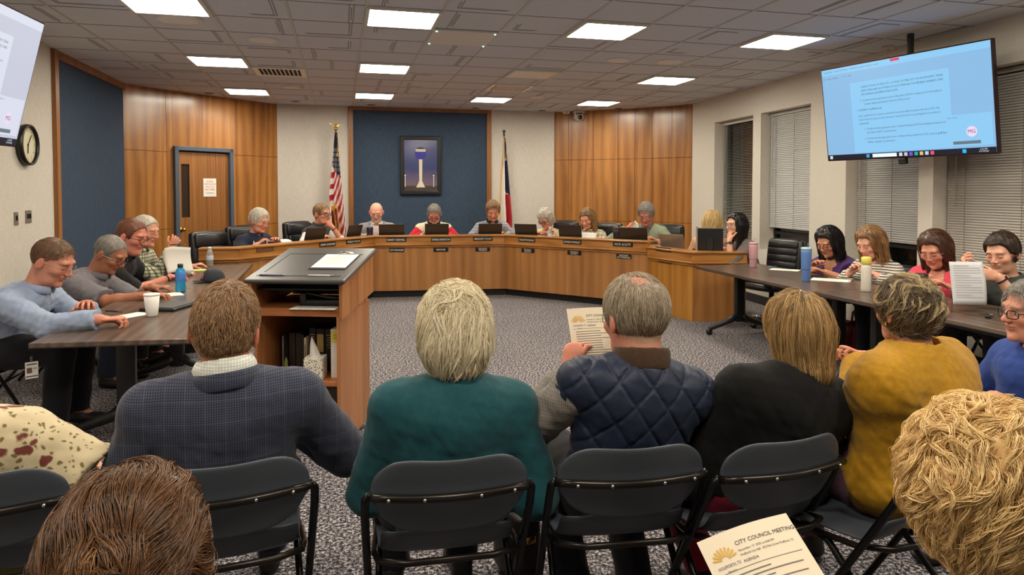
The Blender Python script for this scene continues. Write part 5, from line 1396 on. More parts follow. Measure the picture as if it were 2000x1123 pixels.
p = atz(1130, 218, CH - .0); pw = aty(1130, 230, 12.0)
t = thing('video_camera', 'white video camera hanging at the ceiling by the right oak wall', 'camera', (pw.x, pw.y, CH))
mb = MB(); mb.box((0, 0, -.02), (.2, .14, .03), bev=.005); mb.build('ceiling_plate', plain('cam_white', (216, 212, 204), .4), t)
mb = MB()
for sx in (-1, 1): mb.box((sx * .07, 0, -.09), (.02, .09, .13), bev=.006)
mb.build('yoke', plain('cam_white', (216, 212, 204), .4), t)
mb = MB(); mb.box((0, 0, -.12), (.11, .13, .12), bev=.025); mb.build('head', plain('cam_white', (216, 212, 204), .4), t, True)
mb = MB(); mb.lathe([(.04, 0), (.042, .03), (.034, .035), (.001, .03)], (0, -.06, -.125), 18, Matrix.Rotation(PI / 2, 3, 'X')); mb.build('lens', plain('lens_black', (12, 12, 14), .1), t, True)
pw = aty(1106, 221, 12.05); t = thing('sensor_box', 'small white box on the ceiling left of the white video camera', 'sensor', (pw.x, pw.y, CH))
mb = MB(); mb.box((0, 0, -.025), (.12, .06, .05), bev=.008); mb.build('housing', M_WHITE, t); mb = MB(); mb.box((0, -.031, -.025), (.06, .003, .012)); mb.build('sensor_slot', plain('grey_slot', (130, 128, 124), .4), t)
# ================================================================ left wall: clock, switches
def atx(px, py, x):
    r = _F + _R * ((px - PPX) / FPX) - _U * ((py - PPY) / FPX); return Vector((0, 0, CAM_Z)) + r * (x / r.x)
p = atx(54, 283, XL + .03); t = thing('wall_clock', 'round black-rimmed wall clock with cream dial', 'clock', (XL + .005, p.y, p.z)); RX = Matrix.Rotation(PI / 2, 3, 'Y')
mb = MB(); mb.lathe([(.19, 0), (.195, .02), (.19, .055), (.172, .058), (.17, .03)], n=36, M=RX, cap=False); mb.build('rim', plain('clock_rim', (20, 19, 19), .35), t, True)
mb = MB(); mb.lathe([(.175, .001), (.175, .025), (.001, .026)], n=36, M=RX); mb.build('dial', plain('clock_dial', (214, 208, 178), .5), t)
for q in range(12):
    a = q * PI / 6; text_mesh('numeral', str(12 if q == 0 else q), .035, M_INK, t, (.0275, .135 * math.sin(a), .135 * math.cos(a)), frame((0, 1, 0), (0, 0, 1)), res=1)
for nm, a, L, w_ in (('minute_hand', PI * 2 * 6.5 / 60, .12, .008), ('hour_hand', PI * 2 * 6.1 / 12, .08, .012)):
    mb = MB(); mb.box((.03, math.sin(a) * L / 2, math.cos(a) * L / 2), (.003, w_, L), M=Matrix.Rotation(-a, 3, 'X')); mb.build(nm, M_BLACK, t)
mb = MB(); mb.ball((.03, 0, 0), (.006, .012, .012), 10); mb.build('hub', M_BLACK, t)
for px, py, w_, lb in ((33, 427, .075, 'single metal light switch on the left wall'), (57, 423, .12, 'double metal switch plate next to the blue wall trim')):
    p = atx(px, py, XL + .01); t = thing('light_switch', lb, 'switch', (XL + .004, p.y, p.z))
    mb = MB(); mb.box((0, 0, 0), (.008, w_, .12), bev=.002); mb.build('plate', plain('nickel', (150, 146, 138), .35, .7), t)
    for q in range(1 if w_ < .1 else 2):
        mb = MB(); mb.box((.008, (q - .5) * .046 if w_ > .1 else 0, .005), (.012, .02, .045), bev=.002); mb.build('toggle', M_BLACK, t)

# ================================================================ things on the tables
TZ = .741
def tpt(px, py, z=TZ): return atz(px, py, z)
cyl_thing('foam_cup', 'white foam cup on the near left table', 'cup', tpt(297, 617), [('body', [(.034, 0), (.036, .004), (.05, .145), (.047, .145), (.03, .008)], plain('foam', (232, 230, 224), .8)), ('rim', [(.0505, .14), (.053, .146), (.0505, .152), (.047, .15)], plain('foam', (232, 230, 224), .8))])
M_BLUEQ = NT('blue_drink'); M_BLUEQ.set(Base_Color=(*lin(40, 150, 205), 1), Roughness=.08, Specular_IOR_Level=.6, Transmission_Weight=.25); M_BLUEQ = M_BLUEQ.m
cyl_thing('drink_bottle', 'bright blue sports drink bottle with dark cap', 'bottle', tpt(353, 570), [('body', [(.036, 0), (.041, .01), (.041, .05), (.037, .07), (.041, .09), (.041, .16), (.034, .185), (.02, .205), (.018, .21)], M_BLUEQ), ('label_band', [(.0415, .1), (.042, .102), (.042, .158), (.0415, .16)], plain('blue_white_label', (70, 120, 200), .4)), ('cap', [(.021, .205), (.022, .208), (.022, .232), (.018, .236)], M_PLASTIC)])
water_bottle('clear water bottle at the far end of the left tables', tpt(410, 521), 1.12)
def pen_on(label, p, rz, c=(30, 30, 32), L=.14, z=.006):
    t = thing('pen', label, 'pen', (p.x, p.y, p.z + z), rz)
    mb = MB(); mb.tube([(-L / 2, 0, 0), (L / 2, 0, 0)], .005, 8); mb.build('barrel', plain('pen_%d' % c[0], c, .3), t, True)
    mb = MB(); mb.tube([(L / 2, 0, 0), (L / 2 + .015, 0, 0)], [.0045, .001], 8); mb.build('tip', M_CHROME, t, True)
def pad(label, px, py, rz, s=(.216, .279), lines=10, col=None, seed=1): sheet(label, tpt(px, py), rz, s, lines=lines, seed=seed)
pad('white page under the hand of the man in pale blue', 258, 616, -.7, (.15, .2), 0)
pad('white page under the hands of the man in the grey work shirt', 300, 578, -1.2, (.2, .42), 0)
t = thing('note_pad', 'yellow legal pad by the hands of the man in the black polo', 'notepad', tpt(385, 529), -1.3); mb = MB(); mb.box((0, 0, .006), (.13, .22, .01)); mb.build('pages', plain('yellow_pad', (220, 206, 120), .8), t); mb = MB(); mb.box((0, .1, .008), (.132, .025, .012)); mb.build('binding', M_BLACK, t)
t = thing('folder', 'black leather portfolio behind the foam cup', 'portfolio', tpt(335, 600), -.35); mb = MB(); mb.box((0, 0, .012), (.26, .36, .016), bev=.005); mb.build('cover', M_LEATHER, t); mb = MB(); mb.box((.0, .0, .004), (.27, .37, .006)); mb.build('back_cover', M_PLASTIC, t); mb = MB(); mb.box((.01, 0, .0225), (.2, .3, .003)); mb.build('page_edge', plain('dark_page', (60, 60, 62), .5), t)
t = thing('phone', 'black phone lying behind the pages of the man in the checked shirt', 'phone', tpt(385, 519), -1.4); mb = MB(); mb.box((0, 0, .005), (.075, .15, .009), bev=.003); mb.build('case', M_PLASTIC, t); mb = MB(); mb.box((0, 0, .0102), (.066, .14, .001)); mb.build('screen', plain('phone_glass', (10, 10, 12), .05), t)
# cap
p = tpt(416, 550); t = thing('baseball_cap', 'dark navy cap with a stitched patch on the left table', 'cap', p, PI * .62)
def cap(u, v):
    a = u * 2 * PI; ph = v * PI / 2; r = .095; return (r * math.cos(a) * math.cos(ph) ** .8, r * 1.12 * math.sin(a) * math.cos(ph) ** .8, .005 + .115 * math.sin(ph) ** .9)
M_CAP = plain('cap_navy', (34, 38, 48), .8, noise=.2, nscale=200)
mb = MB(); mb.grid(cap, 28, 10); mb.build('crown', M_CAP, t, True, solid=.003)
mb = MB(); mb.grid(lambda u, v: ((u - .5) * .17 * (1 - .1 * v), .085 + .08 * v * (1 - .9 * (2 * u - 1) ** 2) + .012 * (1 - (2 * u - 1) ** 2), .012 + .006 * (1 - (2 * u - 1) ** 2)), 14, 6); mb.build('brim', M_CAP, t, True, solid=.004)
mb = MB(); mb.ball((0, 0, .12), (.008, .008, .005), 8); mb.build('button', M_CAP, t, True)
mb = MB(); mb.grid(lambda u, v: tuple(Vector(cap(.25 + (u - .5) * .13, .15 + v * .3)) * 1.02), 6, 4); mb.build('patch', plain('cap_patch', (170, 110, 104), .8), t, True)
# right tables
def big_tumbler(label, p, c, lid, h=.27, straw_c=None):
    t = cyl_thing('tumbler', label, 'tumbler', p, [('body', [(.036, 0), (.038, .004), (.04, h * .36), (.0445, h * .40), (.048, h * .9), (.047, h)], plain('tmb_%d_%d' % (c[0], c[2]), c, .4)), ('lid', [(.049, h - .005), (.0495, h + .012), (.04, h + .017), (.001, h + .017)], plain('tmbl_%d' % lid[0], lid, .35)), ('ring', [(.041, h * .365), (.0452, h * .375), (.0455, h * .395), (.045, h * .40)], plain('tmbr_%d' % c[0], tuple(int(v * .9) for v in c), .4))])
    straw(t, .01, h, h + .06, plain('straw_%d' % (straw_c or c)[0], straw_c or c, .3), .008); return t
big_tumbler('pale pink tumbler with straw on the right table', tpt(1471, 522), (206, 160, 168), (206, 160, 168), .26)
big_tumbler('periwinkle blue tumbler with straw on the right table', tpt(1574, 549), (98, 138, 204), (176, 206, 214), .30, (90, 110, 190))
cyl_thing('water_flask', 'white flask with yellow lid on the right table', 'bottle', tpt(1691, 569), [('body', [(.038, 0), (.04, .004), (.04, .2), (.034, .225), (.03, .23)], plain('flask_white', (226, 224, 212), .45)), ('lid', [(.033, .225), (.04, .232), (.04, .285), (.03, .292), (.001, .292)], plain('flask_yellow', (226, 212, 96), .4)), ('base_ring', [(.0405, 0), (.041, .004), (.041, .02), (.0405, .022)], plain('flask_grey', (180, 178, 170), .4))])
cyl_thing('tumbler', 'brown camouflage tumbler in front of the woman in pink', 'tumbler', tpt(1797, 590), [('body', [(.036, 0), (.038, .004), (.05, .17), (.05, .2)], plain('camo', (74, 62, 46), .5, noise=.5, nscale=25)), ('lid', [(.052, .2), (.052, .215), (.04, .22), (.001, .22)], plain('camo_lid', (50, 30, 26), .4))])
pad('white page lying left of the blue tumbler', 1533, 527, .75, (.17, .3), 0); pad('white page lying right of the blue tumbler', 1623, 547, .8, (.22, .34), 0, seed=3)
pen_on('pale blue pen beside the left white page on the right table', tpt(1508, 522), .3, (110, 170, 190))
t = thing('phone', 'black phone in front of the woman in purple', 'phone', tpt(1598, 541), .9); mb = MB(); mb.box((0, 0, .005), (.08, .17, .009), bev=.003); mb.build('case', M_PLASTIC, t); mb = MB(); mb.box((0, 0, .0102), (.07, .15, .001)); mb.build('screen', plain('phone_glass', (10, 10, 12), .05), t)
t = thing('key_bunch', 'bunch of brass keys with a black fob on the right table', 'keys', tpt(1935, 618), .4)
for q in range(4):
    a = q * .7; mb = MB(); mb.lathe([(.014, -.0015), (.014, .0015)], (.02 * math.cos(a), .02 * math.sin(a), .006 + .002 * q), 12); mb.box((.05 * math.cos(a), .05 * math.sin(a), .006 + .002 * q), (.05, .008, .003), rz=a); mb.build('key', M_BRASS if q % 2 == 0 else M_CHROME, t)
mb = MB(); mb.tube([(.02 * math.cos(a * .5), .02 * math.sin(a * .5), .01) for a in range(13)], .002, 6, closed=True); mb.build('ring', M_CHROME, t, True)
mb = MB(); mb.box((-.06, -.01, .01), (.07, .035, .016), bev=.006); mb.build('fob', M_PLASTIC, t, True)
# bags on the floor
def bag(label, p, rz, d, c, cat='bag'):
    t = thing('hand_bag', label, cat, p, rz); m = plain('bag_%d' % c[0], c, .55, noise=.1, nscale=60)
    mb = MB(); mb.box((0, 0, d[2] / 2), d, bev=min(d) * .28); mb.build('body', m, t, True, sub=1)
    mb = MB(); mb.tube([(-d[0] * .3, 0, d[2] * .95), (-d[0] * .25, 0, d[2] * 1.3), (0, 0, d[2] * 1.42), (d[0] * .25, 0, d[2] * 1.3), (d[0] * .3, 0, d[2] * .95)], .012, 8); mb.build('handle', m, t, True)
    mb = MB(); mb.box((0, -d[1] * .5, d[2] * .7), (d[0] * .3, .012, .03), bev=.004); mb.build('clasp', M_BRASS, t, True)
bag('maroon bag on the floor under the right table', atz(1705, 700, 0) + Vector((.1, .3, 0)), .3, (.42, .24, .3), (112, 16, 30))
bag('brown-lined black bag standing between the teal and quilted-vest sitters', atz(1048, 1210, 0) + Vector((.0, .30, 0)), .2, (.13, .26, .30), (30, 22, 18))
# agenda held at the picture's lower edge
def agenda(label, M, parent_bend=.02, full=True):
    t = thing('agenda_sheet', label, 'paper', M.translation, rot=M.to_euler()); w, h = .216, .279
    bz = lambda x, y: parent_bend * math.cos((x / w) * PI) 
    mb = MB(); mb.grid(lambda u, v: ((u - .5) * w, (v - .5) * h, bz((u - .5) * w, 0)), 14, 6); sh = mb.build('sheet', plain('agenda_paper', (226, 214, 190), .8), t, True)
    def txt(s, size, x, y, m=M_INK, wd=None, al='LEFT'):
        o = text_mesh('lettering', s, size, m, sh, (0, 0, 0), align=al, width=wd, res=2)
        for v in o.data.vertices: v.co.x += x; v.co.y += y; v.co.z = bz(v.co.x, 0) + .0012
    txt('CITY COUNCIL MEETING', .0125, -.035, .112); txt('November 17, 2025 at 6:00 PM', .0066, -.035, .093); txt('Wolfforth City Hall - 302 Main Street Wolfforth, TX', .0066, -.035, .083, wd=.125); txt('AGENDA', .0085, -.035, .07)
    txt('WOLFFORTH, TX', .0095, -.092, .072, plain('logo_purple', (92, 66, 110), .7), .052); txt('Minutes', .006, -.075, .059)
    mb = MB()
    for q in range(9):
        a = PI * (.08 + .84 * q / 8); c = Vector((-.068, .081)); d = Vector((math.cos(a), math.sin(a))); e = Vector((-d.y, d.x)) * .0022
        P = [c + d * .008 - e * .5, c + d * .026 - e * 1.1, c + d * .029, c + d * .026 + e * 1.1, c + d * .008 + e * .5]; mb.poly([(p.x, p.y, bz(p.x, 0) + .0012) for p in P])
    mb.build('sun_emblem', plain('logo_gold', (214, 170, 72), .7), sh)
    mb = MB(); mb.grid(lambda u, v: (-.095 + .19 * u, .054 + .001 * v, bz(-.095 + .19 * u, 0) + .0012), 14, 1)
    if full:
        r = random.Random(5); y = .042
        while y > -.12:
            L = r.choice((.15, .17, .1)); mb.grid(lambda u, v: (-.085 + L * u, y + .0022 * v, bz(-.085 + L * u, 0) + .0012), 10, 1); y -= .0095
    mb.build('printed_lines', plain('print_grey2', (120, 114, 108), .8), sh)
    return t
# ================================================================ cloth
def cloth(name, rgb, rough=.85, noise=.12, sheen=.2, nscale=60, bump=.15):
    n = NT(name); c = lin(*rgb); co = n.coord(); a = n.noise(co, nscale, 3); b = n.noise(co, 700, 1)
    n.base(n.ramp(a.outputs[0], [(.3, tuple(x * (1 - noise) for x in c)), (.7, tuple(min(1, x * (1 + noise)) for x in c))]))
    n.bump(b.outputs[0], bump, .002); n.set(Roughness=rough, Specular_IOR_Level=.2, Sheen_Weight=sheen * .4, Sheen_Roughness=.5); return n.m
def grid_cloth(name, rgb, lines, rough=.85, rot=(0, 0, 0)):
    """woven lines: (axis 0/1/2, spacing, share, colour, opacity)"""
    n = NT(name); v = n.coord((1, 1, 1), rot=rot); s = sepxyz(n, v); col = None
    nz = n.noise(n.coord(), 50, 2); c = lin(*rgb)
    col = n.ramp(nz.outputs[0], [(.3, tuple(x * .88 for x in c)), (.7, tuple(min(1, x * 1.1) for x in c))])
    for ax, sp, sh, cc, op in lines:
        fr = n.math('FRACT', n.math('MULTIPLY', s[ax], 1 / sp)); m = n.math('MULTIPLY', n.math('LESS_THAN', fr, sh), op)
        col = n.mix(m, col, lin(*cc))
    n.base(col); n.set(Roughness=rough, Specular_IOR_Level=.2, Sheen_Weight=.15); return n.m
def floral_cloth(name):
    n = NT(name); co = n.coord(); w = n.noise(co, 18, 2); mp = n.node('ShaderNodeVectorMath', {0: w.outputs[1], 1: (.05, .05, .05), 2: co}, operation='MULTIPLY_ADD')
    a = n.node('ShaderNodeTexVoronoi', {'Vector': mp, 'Scale': 13.0}); b = n.node('ShaderNodeTexVoronoi', {'Vector': mp, 'Scale': 48.0})
    c = n.ramp(b.outputs['Distance'], [(.22, lin(120, 104, 60)), (.34, lin(206, 190, 154))])
    m = n.ramp(a.outputs['Distance'], [(.24, (1, 1, 1)), (.3, (0, 0, 0))])
    n.base(n.mix(m, c, lin(112, 52, 44))); n.set(Roughness=.85); return n.m
C_BLAZER = grid_cloth('blue_houndstooth', (50, 55, 74), [(0, .0075, .5, (94, 98, 114), .5), (2, .0075, .5, (26, 29, 44), .5), (0, .06, .08, (90, 94, 108), .3), (2, .066, .07, (90, 94, 108), .25)])
C_TEAL = cloth('teal_knit', (22, 74, 82), .75, .1, .3)
C_VEST = cloth('navy_quilted_nylon', (34, 42, 62), .42, .1, .1)
C_GREYSH = grid_cloth('grey_striped_cotton', (120, 114, 108), [(0, .006, .45, (150, 144, 136), .6), (2, .011, .3, (92, 88, 84), .35)])
C_BROWN = cloth('brown_corduroy', (72, 54, 40), .8)
C_BLACK = cloth('black_knit', (12, 12, 13), .85, .15, .15)
C_MUST = cloth('mustard_knit', (172, 126, 22), .8, .12, .3)
C_ROYAL = cloth('royal_blue_jersey', (38, 66, 138), .8)
C_PALEBL = cloth('pale_blue_shirt', (146, 160, 186), .75, .06)
C_GREYWK = cloth('grey_work_shirt', (112, 108, 114), .8, .08)
C_BLKPOLO = cloth('black_polo', (26, 25, 28), .75)
C_CHECK = grid_cloth('green_white_check', (208, 208, 186), [(0, .034, .38, (74, 84, 60), .75), (2, .034, .38, (74, 84, 60), .75), (0, .034, .1, (40, 50, 40), .8)], rot=(0, 0, .2))
C_NAVY = cloth('navy_polo', (32, 38, 56), .8)
C_WHITE = cloth('white_shirt', (218, 216, 212), .8, .04)
C_GREYVEST = cloth('charcoal_vest', (62, 64, 66), .8)
C_GREYBLZ = cloth('grey_blazer', (134, 134, 136), .85, .12)
C_CREAM = cloth('cream_fleece', (214, 204, 176), .9, .06)
C_RED = cloth('red_shirt', (190, 36, 52), .75)
C_STRIPOLO = grid_cloth('grey_striped_polo', (140, 142, 148), [(2, .03, .3, (98, 102, 112), .8), (2, .045, .12, (196, 196, 196), .6)])
C_PATT = floral_cloth('brown_patterned_blouse')
C_FLORAL = floral_cloth('cream_floral_blouse')
C_PLAIDW = grid_cloth('cream_plaid', (196, 182, 154), [(0, .06, .2, (84, 70, 56), .75), (2, .06, .2, (84, 70, 56), .75), (0, .03, .12, (236, 230, 214), .8)])
C_SAGE = cloth('sage_sweater', (138, 146, 122), .9)
C_TAN = cloth('tan_top', (190, 150, 116), .85)
C_TAUPE = cloth('taupe_top', (116, 106, 106), .85)
C_PURPLE = cloth('purple_top', (74, 44, 102), .8, .1, .3)
C_STRIPE = grid_cloth('black_white_stripes', (222, 216, 204), [(2, .024, .36, (30, 28, 32), .95)])
C_PINK = cloth('coral_pink_cardigan', (232, 84, 104), .85)
C_BLUSH = cloth('blush_blouse', (222, 170, 156), .85)
C_DKGREEN = cloth('dark_green_top', (56, 62, 58), .85)
C_JEANS = cloth('dark_jeans', (36, 42, 58), .85); C_DARK = cloth('dark_trousers', (26, 26, 32), .85); C_DKRED = cloth('crimson_trousers', (140, 28, 52), .75); C_MAUVE = cloth('mauve_trousers', (92, 62, 72), .85)
H_SAND = m_hair('hair_sandy_brown', (92, 68, 48), (190, 152, 112)); H_WHITE = m_hair('hair_white_blond', (176, 160, 122), (250, 240, 212), .4)
H_GREY = m_hair('hair_grey_brown', (104, 90, 72), (190, 174, 150)); H_BLOND = m_hair('hair_streaked_blond', (74, 54, 36), (204, 166, 110), .34)
H_SALT = m_hair('hair_dark_grey_streaked', (30, 25, 22), (142, 124, 98), .4); H_CURLY = m_hair('hair_golden_curls', (188, 146, 86), (254, 226, 166), .42)
H_BROWN = m_hair('hair_chestnut', (44, 28, 18), (122, 84, 52), .3); H_DKBR = m_hair('hair_dark_brown', (34, 26, 22), (84, 62, 44)); H_BLACK = m_hair('hair_black', (14, 12, 14), (44, 38, 40), .3)
H_WG = m_hair('hair_white', (160, 152, 140), (232, 226, 212)); H_CLAYBL = m_hair('hair_light_blond', (150, 116, 66), (232, 204, 146), .35); H_SHORTG = m_hair('hair_cropped_grey', (96, 90, 84), (170, 164, 154))
H_AUB = m_hair('hair_auburn', (52, 32, 24), (116, 78, 56), .33); H_WAVBL = m_hair('hair_wavy_dark_blond', (96, 68, 44), (196, 154, 104), .35); H_REDBR = m_hair('hair_reddish_crop', (84, 48, 34), (150, 96, 70))
S_FAIR = (222, 168, 144); S_RED = (206, 138, 112); S_TAN = (184, 128, 98); S_LIGHT = (226, 182, 160)

def ST(n, crown=(0, -.03, .125), steps=6, step=.009, off=(.0, .006), jit=.15, r=.0006, curl=(0, 0, 0), seed=1, down=1.0, out=1.0, fwd=0, wave=0, where=None, side=0, mat=None, wq=70, comb=None, clump=None):
    d = dict(n=n, steps=steps, step=step, off=off, jit=jit, r=r, curl=curl, seed=seed, comb=comb or comb_from(crown, down, out, fwd, wave, side, wq), where=where, clump=clump)
    if mat: d['mat'] = mat
    return d
def hpos(px, py, d): return at(px, py, d)
TOP = ('trousers',)
def W(name, mat, **k): return dict(name=name, mat=mat, **k)
def behind(px, py, i, o):
    p, _ = dray(px, i, -o); d = (Vector((p.x, p.y, CAM_Z)) - Vector((0, 0, CAM_Z))).dot(_F); return at(px, py, d)
A_ = 'people seated in the audience'; L_ = 'people at the left tables'; D_ = 'people behind the dais'; R_ = 'people at the right tables'

from mathutils.bvhtree import BVHTree
def chest_mark(bd, q, garment, x, down, r, mats, letter=None, name='emblem'):
    """a small stitched mark lying on the chest of a garment"""
    g = [c for c in kids(bd) if c.name.split('.')[0] == garment][0]
    X, s, F, N = Vector(q['X']), Vector(q['s']), Vector(q['F']), Vector(q['N'])
    bv = BVHTree.FromPolygons([v.co for v in g.data.vertices], [p.vertices[:] for p in g.data.polygons])
    hit, nrm, _, _ = bv.ray_cast(N - s * down + X * x + F * .8, -F)
    if hit is None: return
    if nrm.dot(F) < 0: nrm = -nrm
    R = frame((s.cross(nrm)), nrm.cross(s.cross(nrm)))
    for k, m in enumerate(mats):
        rr = r[0] * (1 - .28 * k), r[1] * (1 - .28 * k); mb = MB(); mb.lathe([(1, 0), (1, .0015), (.001, .002)], n=18); mb.v = [(v[0] * rr[0], v[1] * rr[1], v[2] + .004 + .002 * k) for v in mb.v]
        o = mb.build(name, m, g, True); o.matrix_local = Matrix.Translation(hit) @ R.to_4x4()
    if letter:
        o = text_mesh('lettering', letter, r[0] * 1.9, M_WHITE, g); o.matrix_local = Matrix.Translation(hit + nrm * .007) @ R.to_4x4()
# ---------------------------------------------------------------- audience, seen from behind
def audience():
    c = CHAIRS
    person('man in a blue houndstooth blazer with short sandy hair, seen from behind beside the lectern', hpos(441, 648, 2.34), 1.24, c['blazer'][2], (.05, -.22, .1), lean=-.05, g=(1.28, 1.05), sh=.222, B=1.18, necklen=.112, lod=0, skin=(206, 130, 104), haircol=(120, 88, 58), group=A_,
           arms={'R': dict(loc=(.2, .27, .70), pole=(.9, -.5, -.6)), 'L': dict(loc=(-.22, .26, .66), pole=(-.5, -.5, -.9))},
           wear=[W('trousers', C_JEANS), W('shirt', C_WHITE, t=.012, sleeve=2, collar='lapel', cup=.02, vox=1.2, cmat=grid_cloth('white_check_collar', (222, 224, 214), [(0, .009, .25, (150, 160, 160), .5), (2, .009, .25, (150, 160, 160), .5)])), W('blazer', C_BLAZER, t=.03, sleeve=1.93, st=.8, hem=-.16, wr=.0035, neck=.022, vox=.75, collar='lapel', cup=-.012, opn=.05)],
           hair=dict(mat=H_SAND, t=.005, top=.016, root=(112, 82, 56), noise=(.0035, 90), line=[(-.2, -.066), (-.085, -.066)] + MALE_LINE[2:], strands=[ST(7000, (0, -.04, .13), 4, .007, (.001, .007), .35, .0006, wave=.5)]))
    person('white-haired person in a teal pullover, seen from behind', hpos(887, 656, 2.34), 1.14, .04, (.08, -.06, .03), lean=-.03, side=.03, g=(1.24, 1.08), sh=.195, B=1.1, necklen=.125, lod=0, skin=S_FAIR, haircol=(230, 220, 190), group=A_,
           arms={'L': dict(loc=(-.10, .27, .70), pole=(-.6, -.6, -.8)), 'R': dict(loc=(.2, .2, .58), pole=(.35, -.5, -.9), dir=(.1, .8, -.5))},
           wear=[W('trousers', C_DARK), W('pullover', C_TEAL, t=.026, sleeve=1.6, hem=-.2, wr=.004, neck=.012, collar='stand', vox=.8)],
           hair=dict(mat=H_WHITE, t=.026, top=.014, back=1, root=(220, 206, 172), noise=(.006, 55), line=[(-.2, -.13), (-.02, -.12), (.0, -.07), (.03, -.04), (.05, .02), (.2, .07)], extra=[('e', (0, -.06, -.03), (.088, .07, .08), .03), ('c', (0, -.05, -.08), (0, -.046, -.13), .06, .042)],
                     strands=[ST(5000, (0, -.055, .10), 9, .014, (.0, .006), .2, .0007, wave=.45), ST(600, (0, -.055, .10), 9, .014, (.002, .011), .25, .0006, wave=.7, wq=30, clump=(10, .0022), seed=3), ST(500, (0, -.03, .10), 5, .010, (.006, .016), .8, .0006, seed=4, where=lambda V: V[:, 2] > .09)]))
    b, q = person('balding grey-haired man in a navy quilted vest, seen from behind, holding an agenda', hpos(1240, 622, 2.42), 1.22, c['vest'][2] + .05, (.16, .2, .0), lean=-.04, side=.06, g=(1.16, 1.02), sh=.196, B=1.15, necklen=.122, lod=0, skin=(214, 146, 122), haircol=(150, 134, 110), group=A_, glasses='metal', feet=(0, .16), shoes=(74, 40, 28),
           arms={'L': dict(at=hpos(1108, 735, 2.58), pole=(-1, -.4, -.9), wdir=(.35, .25, .9), wback=(-.6, -.7, .2), curl=.8, thumb=.9), 'R': dict(loc=(.16, .3, .72), pole=(.8, -.4, -.6))},
           wear=[W('trousers', C_DARK), W('shirt', C_GREYSH, t=.02, tt=.004, sleeve=1.93, wr=.006, wf=34, vox=.85), W('vest', C_VEST, t=.03, sleeve=0, quilt=.112, hem=-.14, wr=.003, neck=.02, vox=.62, collar='stand', cmat=C_BROWN)],
           hair=dict(mat=H_GREY, t=.009, top=.002, root=(160, 140, 116), paint=.75, noise=(.003, 80), bald=((0, -.045, .125), (.05, .06, .05)), line=[(-.2, -.07), (-.085, -.07)] + MALE_LINE[2:], strands=[ST(6500, (0, -.045, .13), 6, .008, (.0, .005), .16, .0006, where=lambda V: ((V[:, 0] / .05) ** 2 + ((V[:, 1] + .045) / .06) ** 2 > 1) | (V[:, 2] < .08)), ST(200, (0, .03, .12), 7, .012, (.001, .004), .12, .0005, seed=3, where=lambda V: (V[:, 2] > .11))]))
    agenda('agenda sheet held up by the man in the quilted vest', Matrix.Translation(hpos(1168, 668, 2.66)) @ (frame(_R + _F * .25, Vector((-.06, .12, 1)) + _F * .45)).to_4x4(), .008)
    bl, bq = person('woman with a streaked blonde bob in a black top, seen from behind', hpos(1553, 646, 2.5), 1.09, .12, (.04, .0, -.01), lean=-.06, side=.08, hx=.045, g=(1.46, 1.02), sh=.205, feet=(.05, .25), B=1.15, necklen=.13, lod=0, skin=S_FAIR, haircol=(150, 110, 66), group=A_,
           arms={'L': dict(loc=(-.13, .28, .70), pole=(-.6, -.5, -.9)), 'R': dict(loc=(.13, .28, .70), pole=(.6, -.5, -.9))},
           wear=[W('trousers', C_DKRED, t=.012), W('top', C_BLACK, t=.03, sleeve=2, hem=-.13, wr=.004, neck=.02, vox=.85)],
           hair=dict(mat=H_BLOND, t=.012, top=.004, back=1, root=(104, 78, 48), noise=(.004, 60), zs=.15, line=[(-.2, -.3), (-.0, -.3), (.02, -.24), (.04, -.15), (.05, .02), (.2, .07)], extra=[('c', (0, -.045, .0), (0, -.055, -.115), .078, .072, .03), ('c', (-.05, -.02, -.02), (-.055, -.03, -.125), .04, .032), ('c', (.05, -.02, -.02), (.055, -.03, -.125), .04, .032)],
                     strands=[ST(5000, (0, -.03, .115), 14, .0145, (.0, .005), .07, .0007), ST(500, (0, -.03, .115), 14, .0145, (.002, .008), .12, .0006, clump=(12, .0028), seed=2)]))
    ml, mq = person('woman with a messy grey updo in a mustard cardigan, turned to the left', hpos(1768, 612, 2.5), .98, .36, (.0, -.36, .06), lean=-.02, g=(1.5, 1.25), sh=.215, B=1.18, necklen=.125, lod=0, skin=(206, 146, 118), haircol=(80, 70, 60), group=A_,
           arms={'L': dict(at=hpos(1690, 696, 2.85), pole=(-.8, -.2, -.9), wdir=(-.6, .3, .25), curl=.9, back=(0, .3, 1)), 'R': dict(loc=(.2, .3, .66), pole=(.8, -.4, -.6))},
           wear=[W('trousers', C_MAUVE, t=.004), W('cardigan', C_MUST, t=.038, sleeve=1.9, hem=-.25, wr=.006, neck=.026, vox=.85, collar='crew')],
           hair=dict(mat=H_SALT, t=.010, top=.006, root=(50, 42, 36), noise=(.007, 60), line=[(-.2, -.085), (-.03, -.085), (-.0, -.05), (.02, .0), (.04, .035), (.065, .07), (.2, .085)], extra=[('e', (.0, -.07, .06), (.055, .05, .045), .02), ('e', (.015, -.085, .02), (.045, .04, .045), .02)],
                     strands=[ST(6000, (.0, -.06, .08), 8, .012, (.0, .006), .35, .0006, (.003, .8, .3), wave=.9, wq=40), ST(350, (.0, -.06, .08), 8, .013, (.001, .012), .35, .0005, (.006, .7, .4), wave=.9, wq=36, clump=(10, .0024), seed=4), ST(120, (.0, -.05, .06), 9, .012, (.002, .012), .35, .0006, (.008, .6, .4), wave=.9, wq=30, clump=(10, .0024), seed=6, where=lambda V: V[:, 2] > .045, mat=m_hair('hair_pale_streak', (150, 126, 88), (220, 200, 156))), ST(500, (0, -.03, .1), 9, .013, (.004, .016), .6, .0005, (.006, .8, .4), seed=9, wave=.9), ST(160, (0, -.0, .1), 12, .02, (.0, .02), .5, .0006, (.012, .8, .4), seed=12, where=lambda V: (V[:, 2] < -.02))]))
